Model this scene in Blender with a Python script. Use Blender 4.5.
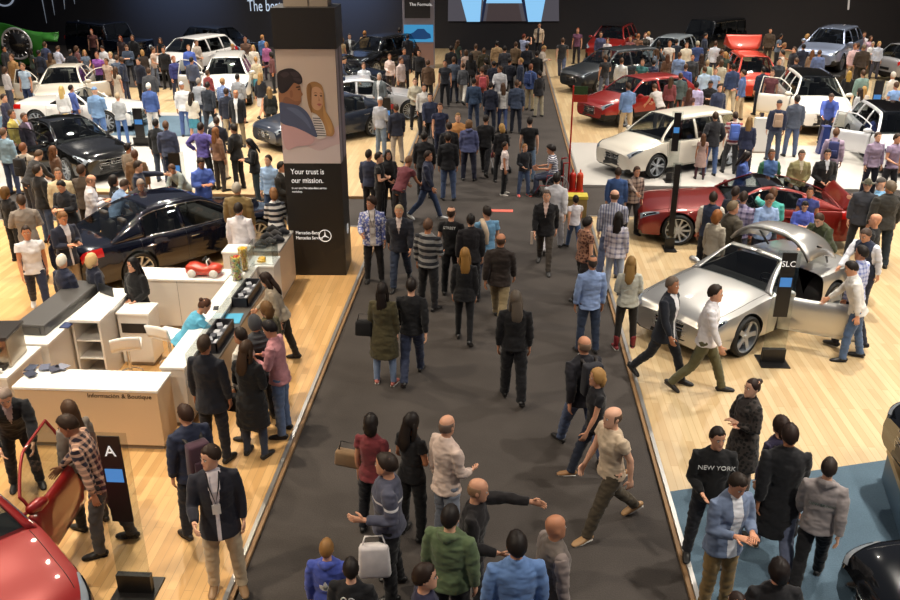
import bpy, bmesh, math, random, zlib
from mathutils import Vector, Matrix, noise
R = math.radians
rnd = random.Random(7)
for _o in list(bpy.data.objects): bpy.data.objects.remove(_o)
scene = bpy.context.scene
COL = scene.collection

# ------------------------------------------------------------ camera
F_PX, PITCH, CAM_H = 870.0, math.atan(378 / 870.0), 6.5
YAW = math.atan(55 / (870.0 / math.cos(PITCH)))
cam_d = bpy.data.cameras.new('camera'); cam = bpy.data.objects.new('camera', cam_d); COL.objects.link(cam)
cam_d.sensor_width = 36.0; cam_d.lens = 36.0 * F_PX / 900.0
cam_d.clip_end = 200
cam.location = (0, 0, CAM_H)
cam.rotation_euler = (math.pi / 2 - PITCH, 0, YAW)
scene.camera = cam

# ------------------------------------------------------------ exposure, world
scene.view_settings.view_transform = 'Standard'
scene.view_settings.look = 'None'
scene.view_settings.gamma = 1
scene.view_settings.use_curve_mapping = False
scene.view_settings.exposure = 0.0
world = bpy.data.worlds.new('hall_air'); scene.world = world
world.use_nodes = True
world.node_tree.nodes['Background'].inputs[0].default_value = (0.62, 0.66, 0.8, 1)
world.node_tree.nodes['Background'].inputs[1].default_value = 0.16

# ------------------------------------------------------------ hall lamps (rows of warm square spotlights on the truss)
def hall_lamp(x, y, z, size, power, col, tilt=(0, 0)):
    l = bpy.data.lights.new('truss_lamp', 'AREA'); l.shape = 'DISK'; l.size = size; l.energy = power; l.color = col
    l.spread = R(120)
    o = bpy.data.objects.new('truss_lamp', l); COL.objects.link(o); o.location = (x, y, z)
    o.rotation_euler = (tilt[0], tilt[1], 0)
LAMP_E = 1.0
for j, y in enumerate((4, 9.5, 15, 21, 27, 34, 42)):
    for i, x in enumerate((-17, -11, -5.8, 5.6, 11.5, 18)):
        warm = (1.0, 0.86, 0.66) if x < 0 and y < 20 else (1.0, 0.92, 0.80)
        e = 300 if y < 20 else 390
        hall_lamp(x + rnd.uniform(-.4, .4), y + rnd.uniform(-.4, .4), 9.5, 0.28, e * LAMP_E, warm)

# ------------------------------------------------------------ helpers
def px(u, v, z=0.0):
    """photo pixel -> point in the hall at height z"""
    c, s = math.cos(YAW), math.sin(YAW)
    a = (u - 450) / F_PX; b = -(v - 300) / F_PX
    dx = a; dy = math.cos(PITCH) + b * math.sin(PITCH); dz = -math.sin(PITCH) + b * math.cos(PITCH)
    dx, dy = dx * c - dy * s, dx * s + dy * c
    t = (z - CAM_H) / dz
    return Vector((dx * t, dy * t, z))
STEP = 0.06
def floor_z(x, y):
    if -2.72 < x < 2.15: return 0.0
    if x < 0 and 18.9 < y < 21.3: return 0.0
    if x > 0 and 20.0 < y < 22.7: return 0.0
    return STEP
def lin(h):
    h = h.lstrip('#'); o = []
    for i in (0, 2, 4):
        c = int(h[i:i + 2], 16) / 255; o.append(c / 12.92 if c <= .04045 else ((c + .055) / 1.055) ** 2.4)
    return (*o, 1)
_m = {}
def mat(name, color='#888888', rough=.6, metal=0., coat=0., emit=None, es=1., spec=.5, trans=0.):
    k = (name, color, rough, metal, coat, emit, es, spec, trans)
    if k in _m: return _m[k]
    m = bpy.data.materials.new(name); m.use_nodes = True; b = m.node_tree.nodes['Principled BSDF']
    b.inputs['Base Color'].default_value = lin(color); b.inputs['Roughness'].default_value = rough
    b.inputs['Metallic'].default_value = metal; b.inputs['Coat Weight'].default_value = coat
    b.inputs['Coat Roughness'].default_value = .04
    b.inputs['Specular IOR Level'].default_value = spec
    if emit: b.inputs['Emission Color'].default_value = lin(emit); b.inputs['Emission Strength'].default_value = es
    if trans: b.inputs['Transmission Weight'].default_value = trans
    _m[k] = m; return m
def nd(t, ty, **kw):
    n = t.nodes.new(ty)
    for a, b in kw.items(): setattr(n, a, b)
    return n
def fabric(color, color2=None, pattern=None, rough=.85):
    """cloth; pattern: stripe (horizontal), vstripe, plaid, check, print"""
    k = ('fab', color, color2, pattern)
    if k in _m: return _m[k]
    m = bpy.data.materials.new('fabric'); m.use_nodes = True; t = m.node_tree; b = t.nodes['Principled BSDF']
    b.inputs['Roughness'].default_value = rough; b.inputs['Specular IOR Level'].default_value = .25
    b.inputs['Sheen Weight'].default_value = .15
    tc = nd(t, 'ShaderNodeTexCoord')
    no = nd(t, 'ShaderNodeTexNoise'); no.inputs['Scale'].default_value = 9; no.inputs['Detail'].default_value = 3
    t.links.new(tc.outputs['Object'], no.inputs['Vector'])
    hs = nd(t, 'ShaderNodeHueSaturation'); hs.inputs['Saturation'].default_value = .86; mp = nd(t, 'ShaderNodeMapRange')
    mp.inputs[3].default_value = .70; mp.inputs[4].default_value = 1.10
    t.links.new(no.outputs[0], mp.inputs[0]); t.links.new(mp.outputs[0], hs.inputs['Value'])
    hs.inputs['Color'].default_value = lin(color)
    if pattern:
        sx = nd(t, 'ShaderNodeSeparateXYZ'); t.links.new(tc.outputs['Object'], sx.inputs[0])
        def band(out, per, duty):
            a = nd(t, 'ShaderNodeMath', operation='MULTIPLY'); a.inputs[1].default_value = 1 / per; t.links.new(out, a.inputs[0])
            f = nd(t, 'ShaderNodeMath', operation='FRACT'); t.links.new(a.outputs[0], f.inputs[0])
            g = nd(t, 'ShaderNodeMath', operation='LESS_THAN'); g.inputs[1].default_value = duty; t.links.new(f.outputs[0], g.inputs[0]); return g.outputs[0]
        X, Z = sx.outputs[0], sx.outputs[2]
        if pattern == 'stripe': fac = band(Z, .12, .5)
        elif pattern == 'finestripe': fac = band(Z, .045, .5)
        elif pattern == 'yoke':
            a_ = nd(t, 'ShaderNodeMath', operation='COMPARE'); a_.inputs[1].default_value = 1.27; a_.inputs[2].default_value = .012; t.links.new(Z, a_.inputs[0]); fac = a_.outputs[0]
        elif pattern == 'vstripe': fac = band(X, .045, .4)
        elif pattern == 'print':
            v = nd(t, 'ShaderNodeTexVoronoi'); v.inputs['Scale'].default_value = 22; t.links.new(tc.outputs['Object'], v.inputs['Vector'])
            g = nd(t, 'ShaderNodeMath', operation='LESS_THAN'); g.inputs[1].default_value = .45; t.links.new(v.outputs[0], g.inputs[0]); fac = g.outputs[0]
        else:
            p, d = (.07, .4) if pattern == 'check' else (.11, .35)
            a, c = band(X, p, d), band(Z, p, d)
            s = nd(t, 'ShaderNodeMath', operation='ADD'); t.links.new(a, s.inputs[0]); t.links.new(c, s.inputs[1])
            h = nd(t, 'ShaderNodeMath', operation='MULTIPLY'); h.inputs[1].default_value = .5; t.links.new(s.outputs[0], h.inputs[0]); fac = h.outputs[0]
        mx = nd(t, 'ShaderNodeMix', data_type='RGBA'); mx.inputs[6].default_value = lin(color); mx.inputs[7].default_value = lin(color2 or '#ffffff')
        t.links.new(fac, mx.inputs[0]); t.links.new(mx.outputs[2], hs.inputs['Color'])
    t.links.new(hs.outputs[0], b.inputs['Base Color'])
    _m[k] = m; return m
def link(o, parent=None):
    COL.objects.link(o)
    if parent is not None: o.parent = parent
    return o
def tag(o, label=None, cat=None, group=None, kind=None):
    if label: o['label'] = label
    if cat: o['category'] = cat
    if group: o['group'] = group
    if kind: o['kind'] = kind
    return o
def obj(name, bm, m, parent=None, smooth=False, loc=None):
    me = bpy.data.meshes.new(name)
    bm.normal_update(); bm.to_mesh(me); bm.free()
    for mm in (m if isinstance(m, (list, tuple)) else [m]): me.materials.append(mm)
    if smooth:
        me.polygons.foreach_set('use_smooth', [True] * len(me.polygons))
    o = bpy.data.objects.new(name, me)
    if loc is not None: o.location = loc
    return link(o, parent)
def empty(name, loc=(0, 0, 0), rz=0, label=None, cat=None, group=None, kind=None):
    o = bpy.data.objects.new(name, None); o.empty_display_size = .1; COL.objects.link(o)
    o.location = loc; o.rotation_euler = (0, 0, rz); return tag(o, label, cat, group, kind)
def box(bm, x0, x1, y0, y1, z0, z1, mi=0, bev=0):
    vs = [bm.verts.new(p) for p in ((x0, y0, z0), (x1, y0, z0), (x1, y1, z0), (x0, y1, z0), (x0, y0, z1), (x1, y0, z1), (x1, y1, z1), (x0, y1, z1))]
    fs = [bm.faces.new([vs[i] for i in q]) for q in ((3, 2, 1, 0), (4, 5, 6, 7), (0, 1, 5, 4), (1, 2, 6, 5), (2, 3, 7, 6), (3, 0, 4, 7))]
    for f in fs: f.material_index = mi
    if bev:
        es = list({e for f in fs for e in f.edges})
        r = bmesh.ops.bevel(bm, geom=es, offset=bev, segments=2, affect='EDGES', profile=.5)
        for f in r['faces']: f.material_index = mi
    return vs
def ring_tube(bm, rings, mi=0, cap=True):
    """rings: list of lists of Vector, equal length"""
    n = len(rings[0]); V = [[bm.verts.new(p) for p in r] for r in rings]
    for a, b in zip(V, V[1:]):
        for i in range(n):
            f = bm.faces.new((a[i], a[(i + 1) % n], b[(i + 1) % n], b[i])); f.material_index = mi
    if cap:
        f = bm.faces.new(list(reversed(V[0]))); f.material_index = mi
        f = bm.faces.new(V[-1]); f.material_index = mi
    return V
def ell(c, ax, side, rx, ry, n=12):
    ax = ax.normalized(); s = (side - ax * side.dot(ax)).normalized(); d = ax.cross(s)
    return [c + s * (math.cos(2 * math.pi * i / n) * rx) + d * (math.sin(2 * math.pi * i / n) * ry) for i in range(n)]
def tube(bm, pts, rad, side=Vector((1, 0, 0)), n=12, mi=0, round_ends=True):
    """pts list of Vector, rad list of (rx, ry) or r"""
    pts = [Vector(p) for p in pts]; rad = [(r, r) if not isinstance(r, (tuple, list)) else r for r in rad]
    k = len(pts); rings = []
    tan = [(pts[min(i + 1, k - 1)] - pts[max(i - 1, 0)]).normalized() for i in range(k)]
    def safe(t): return side if abs(t.dot(side.normalized())) < .95 else Vector((0, 1, 0.01))
    if round_ends:
        for a in (75, 40):
            c = math.cos(R(a)); q = math.sin(R(a)); r = rad[0]
            rings.append(ell(pts[0] - tan[0] * (q * min(r)), tan[0], safe(tan[0]), r[0] * c, r[1] * c, n))
    for p, t, r in zip(pts, tan, rad): rings.append(ell(p, t, safe(t), r[0], r[1], n))
    if round_ends:
        for a in (40, 75):
            c = math.cos(R(a)); q = math.sin(R(a)); r = rad[-1]
            rings.append(ell(pts[-1] + tan[-1] * (q * min(r)), tan[-1], safe(tan[-1]), r[0] * c, r[1] * c, n))
    return ring_tube(bm, rings, mi)
def ball(bm, c, r, mi=0, u=12, v=8, s=(1, 1, 1)):
    m = Matrix.Translation(c) @ Matrix.Diagonal((s[0], s[1], s[2], 1))
    g = bmesh.ops.create_uvsphere(bm, u_segments=u, v_segments=v, radius=r, matrix=m)
    for f in {f for vv in g['verts'] for f in vv.link_faces}: f.material_index = mi
def lathe(bm, prof, n=24, mi=0, axis='z', c=(0, 0, 0)):
    """prof: (r, h) closed if first == last"""
    rings = []
    for r, h in prof:
        ring = []
        for i in range(n):
            a = 2 * math.pi * i / n; x, y = r * math.cos(a), r * math.sin(a)
            p = (x, y, h) if axis == 'z' else ((h, x, y) if axis == 'x' else (x, h, y))
            ring.append(Vector(p) + Vector(c))
        rings.append(ring)
    V = [[bm.verts.new(p) for p in r] for r in rings]
    for a, b in zip(V, V[1:]):
        for i in range(n):
            try:
                f = bm.faces.new((a[i], a[(i + 1) % n], b[(i + 1) % n], b[i])); f.material_index = mi
            except ValueError: pass
    return V
def modded(bm, mods, mats):
    me = bpy.data.meshes.new('tmp'); bm.to_mesh(me); bm.free()
    for m in mats: me.materials.append(m)
    o = bpy.data.objects.new('tmp', me); COL.objects.link(o)
    for f in mods: f(o)
    dg = bpy.context.evaluated_depsgraph_get(); dg.update()
    r = bpy.data.meshes.new_from_object(o.evaluated_get(dg))
    bpy.data.objects.remove(o); bpy.data.meshes.remove(me)
    return r
# ============================================================ people
# a pose: legs (thigh pitch, knee bend, spread) l/r; arms ((upper dir), (fore dir)) l/r with x = outward, y = forward, z = up; lean; head (yaw, pitch)
HANG = ((.16, 0, -1), (.04, .16, -1))
POSES = {
 'stand': dict(l=(2, 4, 4), r=(-2, 2, 5), L=HANG, R=HANG),
 'stand2': dict(l=(6, 10, 7), r=(-3, 2, 5), L=HANG, R=((.15, .1, -1), (-.35, .8, -.3)), head=(15, -5)),
 'walk': dict(l=(24, 6, 2), r=(-20, 22, 2), L=((.1, -.35, -1), (.05, 0, -1)), R=((.1, .3, -1), (0, .55, -1)), lean=3),
 'walk2': dict(l=(-18, 20, 2), r=(22, 6, 2), L=((.1, .3, -1), (0, .5, -1)), R=((.12, -.35, -1), (.05, -.05, -1)), lean=3),
 'fold': dict(l=(2, 3, 6), r=(-2, 2, 6), L=((.3, .2, -1), (-.9, .45, .12)), R=((.3, .15, -1), (-.9, .5, -.02))),
 'phone': dict(l=(0, 2, 5), r=(3, 6, 4), L=((.15, .25, -1), (-.5, .8, .25)), R=((.15, .25, -1), (-.5, .8, .25)), head=(0, -28), lean=4),
 'photo': dict(l=(0, 2, 5), r=(0, 2, 5), L=((.25, .8, -.35), (-.45, .5, .75)), R=((.25, .8, -.35), (-.45, .5, .75)), head=(0, -2)),
 'front': dict(l=(0, 2, 4), r=(0, 4, 5), L=((.2, .05, -1), (-.55, .6, -.45)), R=((.2, .05, -1), (-.55, .6, -.45)), head=(-12, -8)),
 'hip': dict(l=(4, 4, 8), r=(-2, 2, 6), L=((.75, -.25, -.8), (-.65, .35, -.75)), R=HANG, head=(20, 0)),
 'hips': dict(l=(2, 2, 8), r=(-2, 2, 8), L=((.75, -.25, -.8), (-.65, .35, -.75)), R=((.75, -.25, -.8), (-.65, .35, -.75))),
 'pocket': dict(l=(4, 6, 5), r=(-2, 2, 5), L=((.35, -.2, -1), (-.15, .4, -.9)), R=((.35, -.2, -1), (-.15, .4, -.9)), head=(-15, 0)),
 'point': dict(l=(6, 6, 5), r=(-4, 2, 4), L=HANG, R=((.1, .9, -.35), (0, 1, -.12)), head=(0, -8), lean=6),
 'touch': dict(l=(12, 10, 4), r=(-10, 6, 4), L=HANG, R=((.15, .75, -.8), (-.05, .85, -.45)), head=(0, -20), lean=16),
 'lean': dict(l=(6, 8, 6), r=(0, 6, 5), L=((.15, .45, -1), (-.1, .7, -.6)), R=((.15, .5, -1), (-.2, .8, -.5)), head=(0, -18), lean=34),
 'behind': dict(l=(0, 2, 5), r=(2, 3, 5), L=((.3, -.35, -1), (-.75, -.35, -.55)), R=((.3, -.35, -1), (-.75, -.3, -.6)), head=(10, -5)),
 'bag': dict(l=(2, 4, 4), r=(-3, 4, 4), L=((.25, -.1, -1), (-.15, .95, .05)), R=HANG, head=(-18, -4)),
 'carry': dict(l=(10, 4, 3), r=(-12, 10, 3), L=HANG, R=((.14, .02, -1), (.02, .1, -1)), head=(10, -4), lean=2),
 'side': dict(l=(2, 3, 5), r=(-2, 3, 4), L=HANG, R=((.2, .35, -1), (-.1, .8, -.1)), head=(-55, -6)),
 'side2': dict(l=(-2, 3, 5), r=(2, 3, 4), L=((.2, .2, -1), (-.5, .8, -.1)), R=HANG, head=(55, -6)),
 'reach': dict(l=(8, 6, 5), r=(-8, 6, 4), L=((.3, .95, .02), (-.02, 1, .03)), R=((.15, .2, -1), (-.2, .8, -.2)), head=(10, -8), lean=5),
 'sit': dict(l=(82, 80, 7), r=(80, 84, 6), L=((.15, .45, -1), (-.2, .9, .05)), R=((.15, .45, -1), (-.2, .9, .05)), head=(0, -12), lean=8),
 'perch': dict(l=(40, 50, 8), r=(52, 70, 6), L=((.15, .7, -.9), (-.25, .95, -.1)), R=((.15, .7, -.9), (-.25, .95, -.1)), head=(0, -22), lean=38),
}
def vrot(v, rx=0, rz=0):
    return (Matrix.Rotation(rz, 3, 'Z') @ Matrix.Rotation(rx, 3, 'X')) @ Vector(v)
def joints(pose, sex):
    p = POSES[pose]; fem = sex == 'f'; J = {}
    lean = R(p.get('lean', 0))
    hipw = .092 if fem else .088; shw = .150 if fem else .176
    legs = {}
    for s, k in ((-1, 'l'), (1, 'r')):
        th, kn, ab = [R(a) for a in p[k]]
        hip = Vector((s * hipw, 0, 0))
        d1 = Vector((s * math.sin(ab) * math.cos(th), math.sin(th), -math.cos(th) * math.cos(ab))); knee = hip + d1 * .43
        a2 = th - kn; d2 = Vector((s * math.sin(ab) * .5, math.sin(a2), -math.cos(a2))).normalized(); ank = knee + d2 * .40
        toe = (.0 if th > -.2 else -.5)
        if p.get('lean', 0) and pose in ('sit', 'perch'): toe = 0
        fd = Vector((s * .18, math.cos(toe), math.sin(toe))).normalized()
        legs[s] = (hip, knee, ank, fd, toe)
    low = min(legs[s][2].z - (.075 if legs[s][4] == 0 else .13) for s in (-1, 1))
    if pose in ('sit', 'perch'): pass
    pel = Vector((0, 0, -low))
    for s in (-1, 1):
        h, k, a, fd, toe = legs[s]; J['leg', s] = (h + pel, k + pel, a + pel, fd)
    up = Vector((0, math.sin(lean), math.cos(lean))); fw = Vector((0, math.cos(lean), -math.sin(lean)))
    J['pel'] = pel; J['up'] = up; J['fw'] = fw
    def T(x, y, z): return pel + Vector((x, 0, 0)) + fw * y + up * z
    J['T'] = T
    for s, k in ((-1, 'L'), (1, 'R')):
        U, Fo = p[k]
        sh = T(s * shw, -.005, .492)
        def D(v): return (Vector((s * v[0], 0, 0)) + (fw * v[1] + up * v[2] if lean < .3 else Vector((0, v[1], v[2])))).normalized()
        el = sh + D(U) * .285; wr = el + D(Fo) * .25
        J['arm', s] = (sh, el, wr, D(Fo))
    hy, hp = [R(a) for a in p.get('head', (0, 0))]
    nb = T(0, -.01, .57); nk = up * .062 + fw * .014
    J['neck'] = (nb, nb + nk)
    # heads stay nearly upright even when the body leans
    hl = lean * .45 - hp * .8
    J['hm'] = Matrix.Translation(nb + nk) @ Matrix.Rotation(hy, 4, 'Z') @ Matrix.Rotation(-hl, 4, 'X')
    J['shw'] = shw
    return J
def head_geo(bm, M, mi=0):
    """skull with jaw, nose and ears; origin at the top of the neck"""
    rings = []
    prof = [(-.035, .034, .048, .040), (-.015, .050, .066, .030), (.01, .060, .080, .014), (.04, .067, .088, .006), (.075, .072, .092, .0), (.11, .075, .095, -.004), (.145, .072, .093, -.006), (.172, .060, .078, -.008), (.192, .038, .052, -.008), (.2, .012, .018, -.008)]
    for z, rx, ry, oy in prof:
        ring = []
        for i in range(16):
            a = 2 * math.pi * i / 16; x = math.cos(a) * rx; y = math.sin(a) * ry + oy
            if y > oy + ry * .3 and .08 < z < .12 and abs(abs(x) - .03) < .02: y -= .007
            ring.append(M @ Vector((x, y, z)))
        rings.append(ring)
    ring_tube(bm, rings, mi)
    tube(bm, [M @ Vector(q) for q in ((0, .078, .098), (0, .094, .07), (0, .100, .055), (0, .086, .05))], [.008, .0105, .014, .009], n=8, mi=mi)
    tube(bm, [M @ Vector(q) for q in ((0, .07, -.03), (0, .078, -.02))], [.02, .02], n=8, mi=mi)
    for s in (-1, 1):
        tube(bm, [M @ Vector(q) for q in ((s * .071, -.006, .045), (s * .079, -.012, .075), (s * .074, -.016, .098))], [(.012, .007), (.018, .008), (.013, .007)], side=Vector((0, 1, 0)), n=8, mi=mi)
def hand_geo(bm, w, d, s, curl=.55, mi=0):
    d = d.normalized(); side = Vector((0, 1, 0)) - d * d.y
    if side.length < .25: side = Vector((0, 0, 1)) - d * d.z
    side.normalize(); pn = side.cross(d).normalized()       # palm faces the body
    inward = Vector((-s, 0, 0))
    if pn.dot(inward) < 0: pn = -pn
    tube(bm, [w - d * .02, w + d * .03, w + d * .085], [(.026, .019), (.036, .016), (.040, .013)], side=side, n=10, mi=mi)
    for k, ln in enumerate((.068, .078, .074, .058)):
        o = side * (.031 - .0205 * k); b = w + d * .082 + o
        d1 = (d + pn * curl * .5).normalized(); d2 = (d + pn * curl * 1.6).normalized()
        tube(bm, [b, b + d1 * ln * .45, b + d1 * ln * .45 + d2 * ln * .55], [.0092, .0085, .007], side=side, n=6, mi=mi)
    t0 = w + d * .02 + side * .030; t1 = (side * .75 + d * .7 + pn * .35).normalized(); t2 = (side * .25 + d + pn * .4).normalized()
    tube(bm, [t0, t0 + t1 * .04, t0 + t1 * .04 + t2 * .03], [.013, .0105, .008], side=pn, n=6, mi=mi)
def remesher(vox, sm=4):
    def f(o):
        m = o.modifiers.new('r', 'REMESH'); m.mode = 'VOXEL'; m.voxel_size = vox; m.use_smooth_shade = True
        s = o.modifiers.new('s', 'SMOOTH'); s.factor = .5; s.iterations = sm
    return f
def folds(me, amp, sc, seed):
    """small creases in cloth"""
    off = Vector((seed * 3.1, seed * 1.7, seed * .9)); me.update()
    nor = [v.normal.copy() for v in me.vertices]
    for v, n in zip(me.vertices, nor):
        q = Vector((v.co.x * sc, v.co.y * sc, v.co.z * sc * 1.7)) + off
        v.co += n * (noise.noise(q) * amp + noise.noise(q * 2.3) * amp * .45)
def torso_rings(J, prof, sway=0.0):
    T = J['T']; up = J['up']; out = []
    for z, rx, ry, oy in prof: out.append((T(0, oy, z), rx, ry))
    return out
_tm = {}
def body_mesh(pose, sex, lod):
    k = ('body', pose, sex, lod)
    if k in _tm: return _tm[k]
    J = joints(pose, sex); bm = bmesh.new(); X = Vector((1, 0, 0)); fem = sex == 'f'
    n = 12
    pr = [(-.05, .105, .075, 0), (.0, .136 if fem else .128, .088, -.005), (.07, .132 if fem else .128, .09, 0), (.16, .122 if fem else .136, .092, .004), (.27, .134 if fem else .152, .103, .006), (.39, .142 if fem else .166, .112 if not fem else .115, .006), (.47, .130 if fem else .154, .086, -.002), (.52, .080 if fem else .092, .06, -.008), (.57, .05, .048, -.01)]
    tr = torso_rings(J, pr)
    tube(bm, [c for c, a, b in tr], [(a, b) for c, a, b in tr], n=20)
    tube(bm, [J['neck'][0] - J['up'] * .05, J['neck'][0], J['neck'][1] + Vector((0, 0, .03))], [.062, .052 if not fem else .046, .050 if not fem else .044], n=n)
    for s in (-1, 1):
        sh, el, wr, d = J['arm', s]; q = .9 if fem else 1.0
        inn = sh + Vector((-s * .07, 0, 0)) + J['up'] * .018
        tube(bm, [inn, sh, sh.lerp(el, .35), el, el.lerp(wr, .3), wr.lerp(el, .12), wr], [.036 * q, .045 * q, .046 * q, .037 * q, .039 * q, .026 * q, .025 * q], n=n)
        h, kn, an, fd = J['leg', s]
        tube(bm, [h + Vector((0, 0, .02)), h.lerp(kn, .25), h.lerp(kn, .6), kn, kn.lerp(an, .3), kn.lerp(an, .8), an], [.085, .083, .068, .052, .056, .036, .036], n=n)
        U = fd.cross(Vector((-1, 0, 0))).normalized(); U = U if U.z > 0 else -U
        tube(bm, [an - U * .02 - fd * .025, an + fd * .07 - U * .045, an + fd * .13 - U * .055], [.032, (.034, .020), (.028, .012)], n=10)
    head_geo(bm, J['hm'])
    me = modded(bm, [remesher(.0115 if lod == 0 else .016, 3 if lod == 0 else 2)], [])
    bm = bmesh.new(); bm.from_mesh(me); bpy.data.meshes.remove(me)
    for s in (-1, 1):
        sh, el, wr, d = J['arm', s]; hand_geo(bm, wr, d, s)
        M = J['hm']
        ball(bm, M @ Vector((s * .030, .079, .088)), .0125, 1, 8, 6, (1, .8, .8)); ball(bm, M @ Vector((s * .030, .087, .088)), .0068, 2, 6, 5)
        tube(bm, [M @ Vector((s * .014, .089, .106)), M @ Vector((s * .032, .088, .110)), M @ Vector((s * .050, .077, .105))], [.004, .0045, .003], side=Vector((0, 0, 1)), n=5, mi=2)
    tube(bm, [J['hm'] @ Vector(q) for q in ((-.024, .082, .022), (0, .091, .021), (.024, .082, .022))], [.004, .007, .004], side=Vector((0, 0, 1)), n=6, mi=3)
    me = bpy.data.meshes.new('body'); bm.normal_update(); bm.to_mesh(me); bm.free()
    for _ in range(4): me.materials.append(None)
    me.polygons.foreach_set('use_smooth', [True] * len(me.polygons))
    me['top'] = list(J['hm'] @ Vector((0, -.008, .20)))
    _tm[k] = me; return me
TOPS = {  # style: torso grow, hem z (from pelvis), flare, sleeve fraction (0 none, 1 wrist), sleeve grow
 'tee': (.012, -.05, .0, .45, .016), 'shirt': (.016, -.07, .004, 1, .014), 'jumper': (.022, -.05, .0, 1, .019),
 'jacket': (.030, -.09, .008, 1, .024), 'blazer': (.026, -.16, .016, 1, .018), 'coat': (.034, -.40, .03, 1, .024),
 'hoodie': (.028, -.06, .0, 1, .023), 'gilet': (.030, -.05, .0, 0, 0), 'open': (.028, -.10, .014, 1, .020), 'dress': (.012, -.42, .04, .4, .014), 'tank': (.010, -.05, 0, 0, 0), 'puffer': (.040, -.07, .0, 1, .030),
}
def top_mesh(pose, sex, style, lod):
    k = ('top', pose, sex, style, lod)
    if k in _tm: return _tm[k]
    g, hem, fl, sl, sg = TOPS[style]; J = joints(pose, sex); fem = sex == 'f'; bm = bmesh.new()
    pr = [(.0, .170 if fem else .160, .124, -.0), (.07, .157 if fem else .152, .112, 0), (.16, .125 if fem else .140, .096, .004), (.27, .136 if fem else .154, .106, .006), (.39, .144 if fem else .168, .116, .006), (.47, .142 if fem else .166, .094, -.002), (.52, .100 if fem else .120, .076, -.006), (.57, .056, .054, -.01)]
    rows = []
    steps = max(1, int(-hem / .07))
    for i in range(steps, 0, -1):
        q = i / steps; rows.append((hem * q, (.176 if fem else .168) + fl * q, .136 + fl * q, .0))
    pr = rows + pr
    T = J['T']; seated = pose in ('sit', 'perch')
    if seated: pr = [r for r in pr if r[0] > -.06]
    if hem < -.2:   # a long hem falls straight down
        cs = [(T(0, oy, z) if z > -.02 else Vector((J['pel'].x, J['pel'].y - .0 + oy, J['pel'].z + z))) for z, a, b, oy in pr]
    else: cs = [T(0, oy, z) for z, a, b, oy in pr]
    tube(bm, cs, [(a + g, b + g) for z, a, b, oy in pr], n=22, round_ends=False)
    for s in (-1, 1):
        sh, el, wr, d = J['arm', s]; q = .9 if fem else 1.0; inn = sh + Vector((-s * .07, 0, 0)) + J['up'] * .018
        if sl == 0: tube(bm, [inn, sh + Vector((s * -.01, 0, .0))], [.044 * q + .01, .05 * q + .01]); continue
        if sl < 1: tube(bm, [inn, sh, sh.lerp(el, sl * .6), sh.lerp(el, sl)], [.044 * q + sg * .5, .053 * q + sg * .7, .054 * q + sg, .05 * q + sg * 1.1], round_ends=False)
        else: tube(bm, [inn, sh, sh.lerp(el, .35), el, el.lerp(wr, .3), wr.lerp(el, .1)], [.044 * q + sg * .5, .053 * q + sg * .7, .052 * q + sg, .041 * q + sg, .040 * q + sg, .030 * q + sg * .7], round_ends=False)
    if style in ('blazer', 'coat', 'jacket', 'open', 'shirt', 'puffer', 'gilet'):    # collar
        tube(bm, [T(0, -.012, .555), T(0, -.006, .60)], [(.068, .070), (.062, .066)], n=14, round_ends=False)
    if style == 'hoodie' or (style == 'coat' and False):
        tube(bm, [T(-.085, -.04, .555), T(-.05, -.09, .575), T(0, -.115, .565), T(.05, -.09, .575), T(.085, -.04, .555)], [(.02, .028), (.04, .04), (.055, .045), (.04, .04), (.02, .028)], side=Vector((0, 0, 1)), n=10)
    me = modded(bm, [remesher(.0125 if lod == 0 else .018, 2)], [])
    folds(me, .012 if style not in ('blazer',) else .006, 9, zlib.crc32(str(k).encode()) % 17)
    if style == 'puffer':
        for v in me.vertices:
            v.co += v.normal * .008 * math.sin(v.co.z * 2 * math.pi / .075)
    for _ in range(3): me.materials.append(None)
    # slot 1: what shows in the open front; slot 2: sleeves
    pel, up, fw = J['pel'], J['up'], J['fw']; mi = []
    me.update()
    for p in me.polygons:
        q = p.center - pel; z = q.dot(up); y = q.dot(fw); x = abs(q.x); r = 0
        if style in ('blazer', 'open', 'coat', 'jacket') and y > .02 and p.normal.dot(fw) > .25:
            w = {'blazer': .02 + max(0, z - .12) * .10, 'open': .055, 'coat': .015 + max(0, z - .30) * .18, 'jacket': .0 + max(0, z - .30) * .20}[style]
            if x < w: r = 1
        if style == 'gilet' and x > (.155 if not fem else .132) and z > .15: r = 2
        mi.append(r)
    me.polygons.foreach_set('material_index', mi)
    me.polygons.foreach_set('use_smooth', [True] * len(me.polygons))
    _tm[k] = me; return me
def sleeves_mesh(pose, sex, lod):
    k = ('slv', pose, sex, lod)
    if k in _tm: return _tm[k]
    J = joints(pose, sex); bm = bmesh.new(); q = .9 if sex == 'f' else 1
    for s in (-1, 1):
        sh, el, wr, d = J['arm', s]; inn = sh + Vector((-s * .06, 0, 0)) + J['up'] * .012; sg = .014
        tube(bm, [inn, sh, sh.lerp(el, .35), el, el.lerp(wr, .3), wr.lerp(el, .1)], [.044 * q + sg * .5, .053 * q + sg * .7, .052 * q + sg, .041 * q + sg, .040 * q + sg, .030 * q + sg * .7], round_ends=False, n=16)
    me = modded(bm, [remesher(.0125 if lod == 0 else .018, 2)], []); folds(me, .012, 10, 3)
    for _ in range(3): me.materials.append(None)
    _tm[k] = me; return me
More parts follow.
